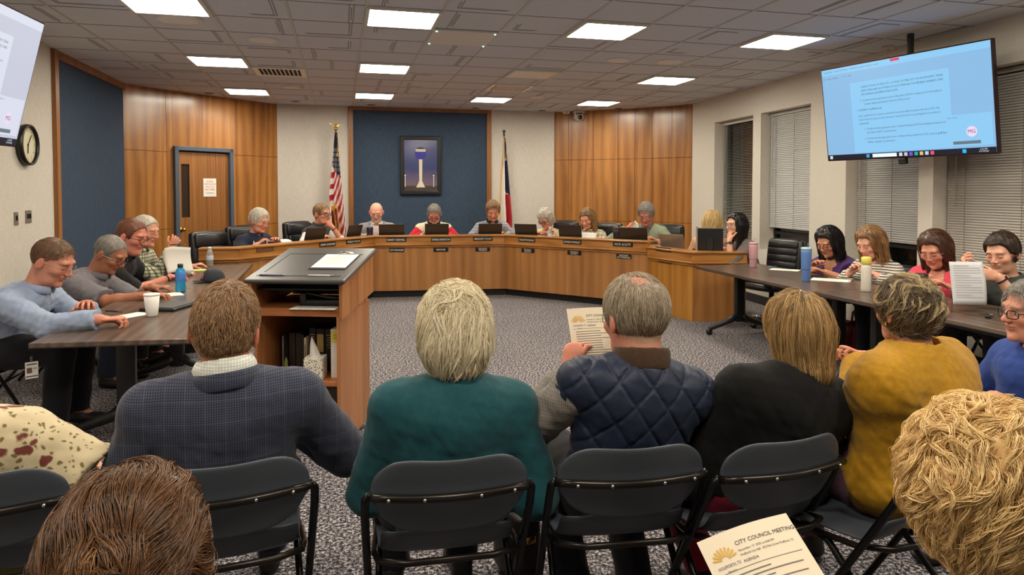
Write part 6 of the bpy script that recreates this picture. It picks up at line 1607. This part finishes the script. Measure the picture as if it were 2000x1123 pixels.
    rb, rq = person('person in a royal blue shirt and glasses at the right edge, turned left', hpos(2012, 612, 3.0), 1.08, 1.25, (.02, .1, 0), lean=.06, g=(1.3, 1.25), sh=.2, B=1.12, lod=0, skin=(212, 150, 126), haircol=(150, 140, 130), group=A_, open=1, glasses='dark', fat=1.06,
           arms={'L': dict(loc=(-.2, .26, .68)), 'R': dict(loc=(.2, .26, .68))}, wear=[W('trousers', C_DARK), W('shirt', C_ROYAL, t=.03, sleeve=1.2, hem=-.15, neck=.014, collar='crew')],
           hair=dict(mat=H_SHORTG, t=.012, top=.01, noise=(.004, 60), strands=[ST(1800, steps=4, step=.008)]))
    folding_chair('folding chair under the person in the royal blue shirt', rq['base'][0] + .1 * math.sin(rq['face']), rq['base'][1] - .1 * math.cos(rq['face']), rq['face'])
    person('person in a cream floral blouse at the left edge', hpos(-118, 715, 2.1), 1.08, c['floral'][2], (.1, 0, 0), lean=-.02, hx=-.06, g=(1.2, 1.1), sh=.18, B=1.1, lod=0, skin=(206, 150, 122), haircol=(90, 60, 40), group=A_,
           arms={'R': dict(loc=(.30, .22, .62), pole=(.7, -.6, -.5)), 'L': dict(loc=(-.2, .3, .66))},
           wear=[W('skirt', cloth('olive_skirt', (104, 96, 48), .85), t=.03, len=.5), W('blouse', C_FLORAL, t=.03, sleeve=.6, flare=.03, hem=-.14, wr=.008, neck=.03)],
           hair=dict(mat=H_BROWN, t=.02, back=1, line=FEM_LINE))
    person('person with long chestnut hair tied back, nearest the camera on the left', hpos(254, 1126, .97), 1.0, .0, (.12, -.1, .04), lean=.05, g=(1.2, 1.1), sh=.19, B=1.1, lod=0, skin=S_FAIR, haircol=(70, 46, 30), group=A_,
           wear=[W('trousers', C_DARK), W('top', C_TAUPE, t=.02, sleeve=2)], arms={'L': dict(loc=(-.13, .25, .66)), 'R': dict(loc=(.13, .25, .66))},
           hair=dict(mat=H_BROWN, t=.022, top=.012, back=1, root=(60, 40, 26), noise=(.004, 50), zs=.15, vox=.9, part=(.004, .006, -.08), line=[(-.2, -.2), (-.0, -.2), (.02, -.12), (.045, .0), (.2, .07)], extra=[('c', (0, -.03, -.02), (0, -.07, -.17), .1, .085, .03), ('e', (.012, -.124, .055), (.04, .032, .036), .012), ('c', (.012, -.135, .04), (.018, -.15, -.12), .03, .03, .02)],
                     strands=[ST(700, steps=13, step=.0125, off=(.002, .010), jit=.14, r=.0005, comb=comb_to((.012, -.15, .05), .25, .5), clump=(12, .0022), seed=6), ST(7000, steps=13, step=.0125, off=(.0, .007), jit=.10, r=.0005, comb=comb_to((.012, -.15, .05), .25, .35)), ST(1800, (.012, -.1, .10), 7, .009, (.0, .008), .4, .0006, seed=5, where=lambda V: (V[:, 1] < -.128) & (V[:, 2] < .095), mat=m_hair('hair_chestnut_tail', (110, 70, 34), (186, 130, 70), .3)) ]))
    person('person with big golden curls, nearest the camera on the right', hpos(1922, 982, 1.2), 1.08, .25, (.06, .25, .0), lean=.05, g=(1.2, 1.1), sh=.185, B=1.1, lod=0, skin=(198, 146, 116), haircol=(214, 178, 120), group=A_,
           wear=[W('trousers', C_DARK), W('top', cloth('dark_grey_top', (44, 42, 44)), t=.02, sleeve=2)], arms={'L': dict(at=hpos(1640, 1240, 1.30), pole=(-.5, -.6, -.8), wdir=(-.6, .7, .1), curl=.8, thumb=.8), 'R': dict(loc=(.13, .25, .66))},
           hair=dict(mat=H_CURLY, t=.026, top=.012, back=1, root=(186, 146, 90), noise=(.010, 46), zs=1, line=[(-.2, -.085), (-.03, -.08), (.0, -.05), (.02, -.03), (.04, .0), (.065, .06), (.2, .08)], extra=[('e', (-.055, .0, .03), (.055, .07, .065), .03), ('e', (.055, .0, .03), (.055, .07, .065), .03), ('e', (0, -.07, .0), (.075, .055, .07), .03)],
                     strands=[ST(1500, (0, .0, .08), 9, .011, (.0, .012), .2, .0005, (.009, .62, .3), wave=.9, wq=34, clump=(16, .0026)), ST(500, (0, .0, .08), 8, .010, (.006, .018), .3, .0005, (.010, .7, .5), seed=8, wave=1.0, wq=40, clump=(10, .0026)), ST(4000, (0, 0, .08), 8, .010, (.0, .006), .3, .0006, wave=1, wq=40, seed=5), ST(260, (0, 0, .0), 8, .010, (.001, .012), .3, .0005, (.008, .6, .4), out=.05, down=.05, fwd=-.5, side=.8, wave=.8, wq=34, clump=(14, .0026), seed=15, where=lambda V: V[:, 2] > .085)]))
    mb = MB(); mb.tube([(-.088 + .004 * math.cos(a / 2.55), -.012 + .02 * math.cos(a / 2.55), -.055 + .024 * math.sin(a / 2.55)) for a in range(16)], .0014, 6, closed=True); o = mb.build('hoop_earring', M_CHROME, bl, True); o.matrix_local = bq['HM']
    mb = MB(); mb.ball((-.089, -.006, -.045), (.004, .004, .008), 8); mb.tube([(-.088, -.006, -.03), (-.089, -.006, -.045)], .001, 5); o = mb.build('drop_earring', M_BRASS, ml, True); o.matrix_local = mq['HM']
    M = Matrix.Translation(hpos(1514, 1150, 1.42)) @ frame(_R * .94 + Vector((0, 0, .26)) + _F * .1, _F * .85 + Vector((0, 0, .55)) - _R * .28).to_4x4()
    agenda('agenda sheet headed city council meeting at the bottom edge of the picture', M, .012, full=True)
audience()
# ---------------------------------------------------------------- men at the left tables
def left_men():
    F0 = -PI / 2
    short = lambda m, n=900, **k: dict(mat=m, **{**dict(t=.006, top=.002, noise=(.002, 80)), **k}, strands=[ST(n, steps=3, step=.007, off=(.0, .003))])
    T = lambda px, py, z=.775: atz(px, py, z)
    b, q = person('man in a pale blue dress shirt writing at the near end of the left tables', hpos(103, 512, 4.5), 1.26, F0 - .12, (.45, -.1, 0), lean=.34, g=(1.25, 1.2), belly=.06, sh=.215, B=1.22, lod=0, skin=(208, 144, 120), haircol=(96, 70, 54), group=L_, glasses='metal', hipz=.58,
           arms={'R': dict(at=T(196, 624, .80), pole=(.5, -.5, -.6), wdir=(1, .25, -.02), curl=.75, thumb=.6), 'L': dict(loc=(-.05, .62, .80), pole=(-.8, -.3, -.5), curl=.6)},
           wear=[W('trousers', C_DARK, t=.016), W('shirt', C_PALEBL, t=.018, sleeve=1.96, hem=-.06, wr=.007, wf=30, neck=.008, collar='polo', vox=.85)],
           hair=short(m_hair('hair_brown_buzz', (84, 60, 44), (140, 106, 78)), 3500, t=.004, top=.0, paint=.7, root=(104, 76, 58), line=[(-.2, -.06), (-.085, -.05), (-.05, -.02), (-.03, .02), (.0, .035), (.03, .05), (.05, .075), (.065, .09), (.2, .11)]))
    # badge on the belt
    p = Vector(q['base']) + Vector((.12, -.24, .50)); t = thing('id_badge', 'white identity badge clipped to the belt of the man in pale blue', 'badge', atz(62, 723, .52), .5)
    mb = MB(); mb.box((0, 0, 0), (.065, .003, .1), bev=.001); mb.build('card', M_PAPER, t); mb = MB(); mb.box((-.012, -.002, .0), (.026, .001, .032)); mb.build('photo', plain('badge_photo', (120, 84, 72), .6), t)
    mb = MB(); mb.box((0, -.002, -.036), (.06, .001, .006)); mb.box((.016, -.002, .01), (.02, .001, .003)); mb.box((0, -.002, .036), (.05, .001, .006)); mb.build('print', M_INK, t); mb = MB(); mb.box((0, 0, .066), (.012, .006, .034), bev=.002); mb.build('clip', M_CHROME, t)
    g2, q2 = person('man in a grey work shirt and dark glasses leaning over the left table', hpos(215, 497, 5.6), 1.25, F0 - .15, (.55, -.12, 0), lean=.36, g=(1.22, 1.2), belly=.05, sh=.21, B=1.2, lod=0, skin=(170, 112, 84), haircol=(110, 96, 88), group=L_, glasses='dark', watch='L', hipz=.58,
           arms={'R': dict(at=T(290, 577), pole=(.5, -.4, -.6), wdir=(1, .1, 0), curl=.55), 'L': dict(at=T(298, 561), pole=(-.6, -.4, -.6), wdir=(1, -.15, 0), curl=.4)},
           wear=[W('trousers', C_JEANS), W('work_shirt', C_GREYWK, t=.018, sleeve=.9, hem=-.08, wr=.006, wf=30, collar='polo', neck=.01, flare=.008)],
           hair=short(H_SHORTG, t=.004, paint=.55, top=.0, root=(150, 112, 92)))
    chest_mark(g2, q2, 'work_shirt', .08, .13, (.03, .04), [M_WHITE], name='name_patch')
    g3, q3 = person('man in a black polo and glasses with hands clasped on the left table', hpos(258, 462, 6.22), 1.27, F0 - .2, (.32, -.1, 0), lean=.30, g=(1.3, 1.25), belly=.08, sh=.215, B=1.22, lod=0, skin=(206, 132, 112), haircol=(84, 58, 46), group=L_, glasses='dark', watch='R', hipz=.58, fat=1.08, dchin=1,
           arms={'R': dict(at=T(332, 541), pole=(.5, -.4, -.6), wdir=(1, .25, 0), curl=.6), 'L': dict(at=T(352, 530), pole=(-.6, -.4, -.6), wdir=(1, -.3, 0), curl=.6)},
           wear=[W('trousers', C_DARK), W('polo', C_BLKPOLO, t=.018, sleeve=.9, hem=-.1, wr=.005, collar='polo', neck=.01)],
           hair=short(H_REDBR, t=.006, root=(112, 72, 58)))
    chest_mark(g3, q3, 'polo', -.0 + .08, .11, (.03, .045), [M_WHITE, plain('emblem_red', (176, 40, 52), .7)])
    person('grey-haired man in a green checked shirt turning a page, farthest at the left tables', hpos(284, 453, 6.75), 1.22, F0 - .25, (.2, -.1, 0), lean=.2, sh=.2, B=1.16, lod=1, skin=(214, 152, 126), haircol=(150, 142, 130), group=L_, glasses='metal', hipz=.58,
           arms={'R': dict(at=hpos(334, 487, 6.75), pole=(.4, -.5, -.8), wdir=(.4, .0, .9), wback=(.2, -1, .1), curl=.9, thumb=.9), 'L': dict(at=T(370, 520), pole=(-.6, -.4, -.6))},
           wear=[W('trousers', C_DARK), W('shirt', C_CHECK, t=.016, sleeve=1.9, hem=-.1, collar='polo', neck=.01)],
           hair=short(H_WG, t=.010, top=.006, root=(170, 162, 150)))
    pen_on('pen in the raised hand of the man in the checked shirt', hpos(346, 478, 6.72), .2, (20, 20, 22), .13, 0); pen_on('black pen in the hand of the man in pale blue', hpos(222, 608, 4.55), 2.6, (22, 22, 24), .14, 0)
    t = thing('loose_pages', 'white pages lifted by the man in the checked shirt', 'paper', hpos(348, 505, 6.65), .7)
    mb = MB(); mb.grid(lambda u, v: ((u - .5) * .26, .06 * math.sin(v * 2) - .05, -.12 + .24 * v - .03 * abs(u - .3)), 8, 8); mb.build('page', plain('thin_paper', (214, 212, 206), .8), t, True, solid=.002)
    mb = MB(); mb.grid(lambda u, v: (.03 + (u - .5) * .26, .10 * math.sin(v * 2), -.12 + .2 * v - .05 * u), 8, 8); mb.build('page', plain('thin_paper', (214, 212, 206), .8), t, True, solid=.002)
left_men()

# ---------------------------------------------------------------- council behind the dais
def council():
    sh = lambda m, n=1100, **k: dict(mat=m, **{**dict(t=.01, top=.008, noise=(.003, 60)), **k}, strands=[ST(n, steps=4, step=.008, off=(.0, .004), r=.0011)])
    f1, f2, f3, f4 = dface(1), dface(2), dface(3), dface(4)
    lap = lambda z=.86, y=.34, x=.2, **k: {'L': dict(loc=(-x, y, z), pole=(-.8, -.3, -.6), **k), 'R': dict(loc=(x, y, z), pole=(.8, -.3, -.6), **k)}
    person('white-haired man in a navy polo with white piping at the left end of the dais', behind(506, 432, 1, .95), 1.27, f1 + .1, (.3, .15, 0), lean=.1, g=(1.3, 1.25), belly=.08, sh=.205, B=1.18, lod=2, skin=(222, 160, 138), haircol=(220, 214, 200), browcol=(190, 184, 170), group=D_, glasses='metal', arms=lap(), hipz=.62, fat=1.06,
           wear=[W('polo', C_NAVY, t=.02, sleeve=.9, neck=.02, collar='polo', hem=-.1)], hair=sh(H_WG, t=.014, top=.012), legs=False)
    bd, q = body_last()
    chest_mark(bd, q, 'polo', -.09, .12, (.022, .022), [], letter='W')
    for sx in (-1, 1):
        mb = MB(); X, s, N = Vector(q['X']), Vector(q['s']), Vector(q['N']); F = Vector(q['F'])
        mb.tube([N + X * sx * .085 + F * .04 + s * .005, N + X * sx * .115 + F * .12 - s * .07, N + X * sx * .135 + F * .165 - s * .18], .010, 6); mb.build('white_piping', C_WHITE, bd, True)
    person('man in a charcoal vest and dark glasses resting his chin on his hand', behind(629, 418, 1, .85), 1.27, f1 + .05, (.05, .05, .05), lean=.16, sh=.195, B=1.15, lod=2, skin=(214, 150, 124), haircol=(92, 66, 46), group=D_, glasses='dark', open=1, hipz=.62, watch='L', legs=False,
           arms={'R': dict(loc=(.2, .34, .86), pole=(.8, -.3, -.6)), 'L': dict(loc=(-.1, .335, 1.03), pole=(-.6, .2, -1), dir=(.6, -.1, .5), back=(0, 1, .2), curl=.9)},
           wear=[W('shirt', C_WHITE, t=.012, sleeve=1.4, collar='polo', neck=.008), W('vest', C_GREYVEST, t=.026, sleeve=0, neck=.022, vee=(.075, .62), hem=-.1, collar='stand')], hair=sh(H_SAND, t=.006, top=.004, line=[(-.2, -.07), (-.085, -.07)] + MALE_LINE[2:9] + [(.06, .075), (.08, .1), (.2, .11)]))
    person('bald man in a grey blazer and open white shirt reading at the dais', behind(735, 415, 2, .95), 1.28, f2, (.4, .0, 0), lean=.14, g=(1.2, 1.15), sh=.215, B=1.18, lod=2, skin=(228, 164, 142), haircol=(200, 180, 160), beard=(214, 200, 188), bd=.6, group=D_, glasses='metal', hipz=.62, legs=False, arms=lap(),
           wear=[W('shirt', C_WHITE, t=.014, sleeve=1.2, collar='polo', neck=.01), W('blazer', C_GREYBLZ, t=.03, sleeve=2, neck=.026, vee=(.1, .3), hem=-.1)])
    person('grey-haired man in a cream and red jacket reading at the centre of the dais', behind(848, 418, 2, .95), 1.27, f2 + .05, (.62, -.1, 0), lean=.22, g=(1.3, 1.2), sh=.215, B=1.2, lod=2, skin=(220, 146, 122), haircol=(150, 144, 136), beard=(214, 206, 198), bd=.55, group=D_, glasses='red', hipz=.62, legs=False, arms=lap(.87, .42),
           wear=[W('shirt', C_RED, t=.016, sleeve=2, st=1.6, collar='stand', neck=.006), W('vest', C_CREAM, t=.03, sleeve=0, neck=.024, vee=(.07, .5), hem=-.1, collar='stand', cmat=C_BLACK)], hair=sh(H_SHORTG, t=.006, top=.004))
    person('young man with tousled brown hair in a grey striped polo', behind(963, 413, 2, .95), 1.24, f2 + .03, (.42, -.08, .05), lean=.16, sh=.2, B=1.15, lod=2, skin=(224, 160, 134), haircol=(110, 80, 52), beard=(140, 96, 70), bd=.45, group=D_, hipz=.62, legs=False, arms=lap(),
           wear=[W('polo', C_STRIPOLO, t=.018, sleeve=.95, neck=.012, collar='polo', cmat=C_BLKPOLO, hem=-.1)], hair=sh(H_SAND, t=.018, top=.018, noise=(.008, 50)))
    person('woman with short grey hair and dark glasses in a patterned blouse', behind(1066, 429, 3, .85), 1.2, f3 + .05, (.45, -.15, 0), lean=.16, sh=.172, B=1.05, lod=2, skin=(222, 162, 138), haircol=(200, 190, 170), group=D_, glasses='dark', hipz=.6, legs=False, arms=lap(.86, .3, .16), bust=.9,
           wear=[W('blouse', C_PATT, t=.02, sleeve=1.3, neck=.02, scoop=.04, hem=-.1)], hair=sh(H_WG, 600, t=.022, top=.02, noise=(.009, 50), back=1, line=FEM_LINE))
    longh = lambda m, L=.2, w=.075, **k: dict(mat=m, zs=.2, **{**dict(t=.016, top=.008, back=1, noise=(.005, 50), line=[(-.2, -.4), (.0, -.4), (.03, -.4), (.045, -.4), (.052, .05), (.07, .088), (.2, .1)]), **k}, ext_free=True, extra=[('c', (.068, -.01, .0), (w, .005, -L), .036, .03, .03), ('c', (-.068, -.01, .0), (-w, .005, -L), .036, .03, .03), ('c', (0, -.06, 0), (0, -.06, -L), .07, .065, .04)],
                                       strands=[ST(800, (.02, .075, .13), 12, .018, (.0, .006), .1, .0012, wave=.2, where=lambda V: (V[:, 1] < .03) & ((np.abs(V[:, 0]) > .055) | (V[:, 2] > .06) | (V[:, 1] < -.02)))])
    person('blonde woman in a cream plaid shirt reading a page at the dais', behind(1147, 428, 3, .85), 1.2, f3 + .1, (.38, -.1, .05), lean=.12, sh=.175, B=1.06, lod=2, skin=(220, 156, 130), haircol=(150, 116, 76), group=D_, hipz=.6, legs=False, arms=lap(.86, .32, .14), bust=.8,
           wear=[W('shirt', C_PLAIDW, t=.02, sleeve=1.9, neck=.012, collar='polo', hem=-.1)], hair=longh(H_WAVBL, .17))
    person('grey-haired man in a sage sweater holding a folded page at the dais', behind(1262, 419, 3, .85), 1.28, f3 + .12, (.5, .1, 0), lean=.2, g=(1.25, 1.2), sh=.21, B=1.2, lod=2, skin=(214, 142, 118), haircol=(150, 144, 136), group=D_, hipz=.62, legs=False, glasses='metal', fat=1.05,
           arms={'R': dict(loc=(.28, .34, 1.02), pole=(.9, -.2, -.6), dir=(-.5, .4, .45), back=(.2, .6, .6), curl=.7), 'L': dict(loc=(-.2, .42, .87), pole=(-.8, -.3, -.5))},
           wear=[W('shirt', C_GREYSH, t=.014, sleeve=1, collar='polo', neck=.012), W('sweater', C_SAGE, t=.028, sleeve=1.95, neck=.02, vee=(.06, .8), hem=-.1, wr=.007)], hair=sh(H_SHORTG, t=.014, top=.014))
    t = thing('folded_page', 'folded white page raised by the man in the sage sweater', 'paper', behind(1243, 441, 3, .52), .9); mb = MB(); mb.grid(lambda u, v: ((u - .5) * .17, .04 * math.cos(u * 4) * (1 - v), (v - .5) * .16 - .05 * u), 8, 6); mb.build('sheet', M_PAPER, t, True, solid=.002)
    person('woman with long light blonde hair, back turned, behind the monitor', hpos(1392, 437, 8.9), 1.2, -.75, (.2, -.1, 0), lean=.1, sh=.172, B=1.05, lod=2, skin=(222, 168, 142), haircol=(214, 184, 128), group=D_, hipz=.6, legs=False,
           wear=[W('top', C_TAN, t=.018, sleeve=.8, neck=.02)], hair=longh(H_CLAYBL, .26, .06, t=.02))
    person('woman with long straight dark hair, chin on hand, at the end of the dais', hpos(1437, 441, 8.45), 1.18, PI / 2 + .1, (-.02, .0, 0), lean=.14, sh=.172, B=1.06, lod=2, skin=(228, 178, 152), haircol=(40, 32, 34), group=D_, hipz=.6, legs=False, glasses='metal', open=1, watch='L',
           arms={'L': dict(loc=(-.06, .335, .97), pole=(-.15, .35, -1), dir=(.3, -.3, .8), back=(0, 1, .2), curl=1.1), 'R': dict(loc=(.12, .34, .82), pole=(.8, -.3, -.6))},
           wear=[W('top', C_TAUPE, t=.018, sleeve=1.1, neck=.02, flare=.01)], hair=longh(H_BLACK, .34, .06, t=.016, line=[(-.2, -.5), (.0, -.5), (.03, -.5), (.038, -.5), (.05, .05), (.07, .085), (.2, .1)]))
_LAST = None
_person = person
def person(*a, **k):
    global _LAST
    _LAST = _person(*a, **k); return _LAST
def body_last(): return _LAST
council()

# ---------------------------------------------------------------- women at the right tables
def right_women():
    F0 = PI / 2; T = lambda px, py, z=.775: atz(px, py, z)
    longh = lambda m, L=.2, w=.075, wave=.3, t=.016, n=2200, ns=(.006, 45), **k: dict(mat=m, noise=ns, zs=.25, t=t, top=.008, back=1, ext_free=True, line=[(-.2, -.5), (.0, -.5), (.03, -.5), (.042, -.5), (.052, .05), (.07, .088), (.2, .1)], extra=[('c', (.068, -.01, .0), (w, .01, -L), .036, .034, .03), ('c', (-.068, -.01, .0), (-w, .01, -L), .036, .034, .03), ('c', (0, -.06, 0), (0, -.06, -L), .07, .07, .04)],
                                     strands=[ST(n, (.02, .075, .13), 12, .017, (.0, .008), .12, .0010, (k.get('cl', 0), .7, .2), wave=wave, where=lambda V: (V[:, 1] < .03) & ((np.abs(V[:, 0]) > .055) | (V[:, 2] > .06) | (V[:, 1] < -.02)))])
    person('woman with dark wavy hair and glasses in a purple flutter-sleeve top', hpos(1618, 474, 7.1), 1.2, F0 + .25, (.42, .05, 0), lean=.16, g=(1.2, 1.15), sh=.18, B=1.1, lod=1, skin=(204, 146, 116), haircol=(30, 24, 26), group=R_, glasses='dark', hipz=.6, bust=1.1,
           arms={'L': dict(at=T(1612, 532), pole=(-.8, -.4, -.5), curl=.3), 'R': dict(loc=(.1, .38, .79), pole=(.8, -.4, -.6))},
           wear=[W('trousers', C_DARK), W('top', C_PURPLE, t=.018, sleeve=.34, flare=.035, neck=.022, scoop=.05, hem=-.12)], hair=longh(H_BLACK, .2, .08, .5, cl=.006, ns=(.009, 40)))
    person('woman with long wavy dark blonde hair in a black and white striped top', hpos(1699, 476, 6.55), 1.2, F0 + .2, (.38, -.02, 0), lean=.12, g=(1.15, 1.1), sh=.175, B=1.08, lod=1, skin=(232, 178, 154), haircol=(150, 110, 70), group=R_, hipz=.6, bust=1.0,
           arms={'L': dict(loc=(-.16, .32, .80), pole=(-.8, -.4, -.5)), 'R': dict(loc=(.1, .34, .80))},
           wear=[W('trousers', C_DARK), W('top', C_STRIPE, t=.02, sleeve=1.9, neck=.02, hem=-.12)], hair=longh(H_WAVBL, .25, .085, .6, cl=.008, ns=(.009, 38)))
    person('woman with auburn hair and clear glasses in a coral pink cardigan', hpos(1826, 489, 5.75), 1.22, F0 + .3, (.42, .05, .05), lean=.14, g=(1.2, 1.15), sh=.178, B=1.1, lod=1, skin=(224, 160, 136), haircol=(88, 60, 44), group=R_, glasses='pink', hipz=.6, bust=1.1, feet=(.1, .3),
           arms={'L': dict(loc=(-.2, .34, .80), pole=(-.8, -.4, -.5)), 'R': dict(loc=(.1, .36, .80))},
           wear=[W('trousers', C_MAUVE, t=.02), W('blouse', C_BLUSH, t=.016, sleeve=0, neck=.02, scoop=.03, hem=-.12), W('cardigan', C_PINK, t=.03, sleeve=1.9, neck=.03, hem=-.14, opn=.075, open=.075)], hair=longh(H_AUB, .2, .07, .25))
    person('woman with cropped dark hair in a dark green top holding up a page', hpos(1957, 496, 5.12), 1.18, F0 + .22, (.25, .02, .05), lean=.08, g=(1.12, 1.1), sh=.178, B=1.1, lod=0, skin=(226, 174, 148), haircol=(52, 38, 30), group=R_, hipz=.6, bust=.9, watch='L',
           arms={'L': dict(at=hpos(1950, 541, 4.85), pole=(-.5, -.4, -1), wdir=(-.9, .25, .2), wback=(-.3, -.9, .3), curl=.55), 'R': dict(at=hpos(1890, 531, 5.0), pole=(.5, -.2, -1), wdir=(-.4, -.1, .6), wback=(-.8, .3, .5), curl=.9)},
           wear=[W('trousers', C_DARK), W('top', C_DKGREEN, t=.02, sleeve=.95, neck=.022, hem=-.12, collar='crew')], hair=dict(mat=H_DKBR, t=.012, top=.012, edge=.012, noise=(.006, 60), line=[(-.2, -.09), (-.06, -.085), (-.02, -.03), (.0, .0), (.02, .005), (.035, .015), (.05, .06), (.07, .085), (.2, .1)], strands=[ST(2500, (0.03, .06, .12), 6, .010, (.0, .006), .25, .0008, fwd=-.5, where=lambda V: V[:, 1] < .015)]))
    t = thing('held_page', 'printed white page held up by the woman with cropped hair', 'paper', hpos(1890, 553, 4.78), rot=frame(_R - _F * .1, Vector((0, 0, 1)) + _F * .25 - _R * .45).to_euler())
    mb = MB(); mb.grid(lambda u, v: ((u - .5) * .22, (v - .5) * .30, .02 * math.sin(v * 3) * u), 10, 10); sh = mb.build('sheet', plain('pale_grey_paper', (206, 208, 212), .8), t, True, solid=.0015)  # sheet has one even pale cool grey
    mb = MB()
    for q in range(14):
        y = .12 - q * .017; mb.grid(lambda u, v: (-.085 + (.17 if q % 4 else .1) * u, y + .004 * v, .02 * math.sin((y / .3 + .5) * 3) * ((-.085 + .17 * u) / .22 + .5) + .002), 8, 1)
    mb.build('printed_lines', plain('print_pale2', (176, 178, 184), .8), sh)
right_women()
# ================================================================ world and colour
w = bpy.data.worlds.new('world'); SC.world = w; w.use_nodes = True
w.node_tree.nodes['Background'].inputs[0].default_value = (.004, .005, .008, 1); w.node_tree.nodes['Background'].inputs[1].default_value = 1
SC.view_settings.view_transform = 'Standard'; SC.view_settings.look = 'None'; SC.view_settings.exposure = 0.32
SC.cycles.max_bounces = 7; SC.cycles.diffuse_bounces = 4; SC.cycles.glossy_bounces = 3; SC.cycles.transmission_bounces = 4; SC.cycles.transparent_max_bounces = 6
SC.cycles.sample_clamp_indirect = 6.0; SC.cycles.caustics_reflective = False; SC.cycles.caustics_refractive = False
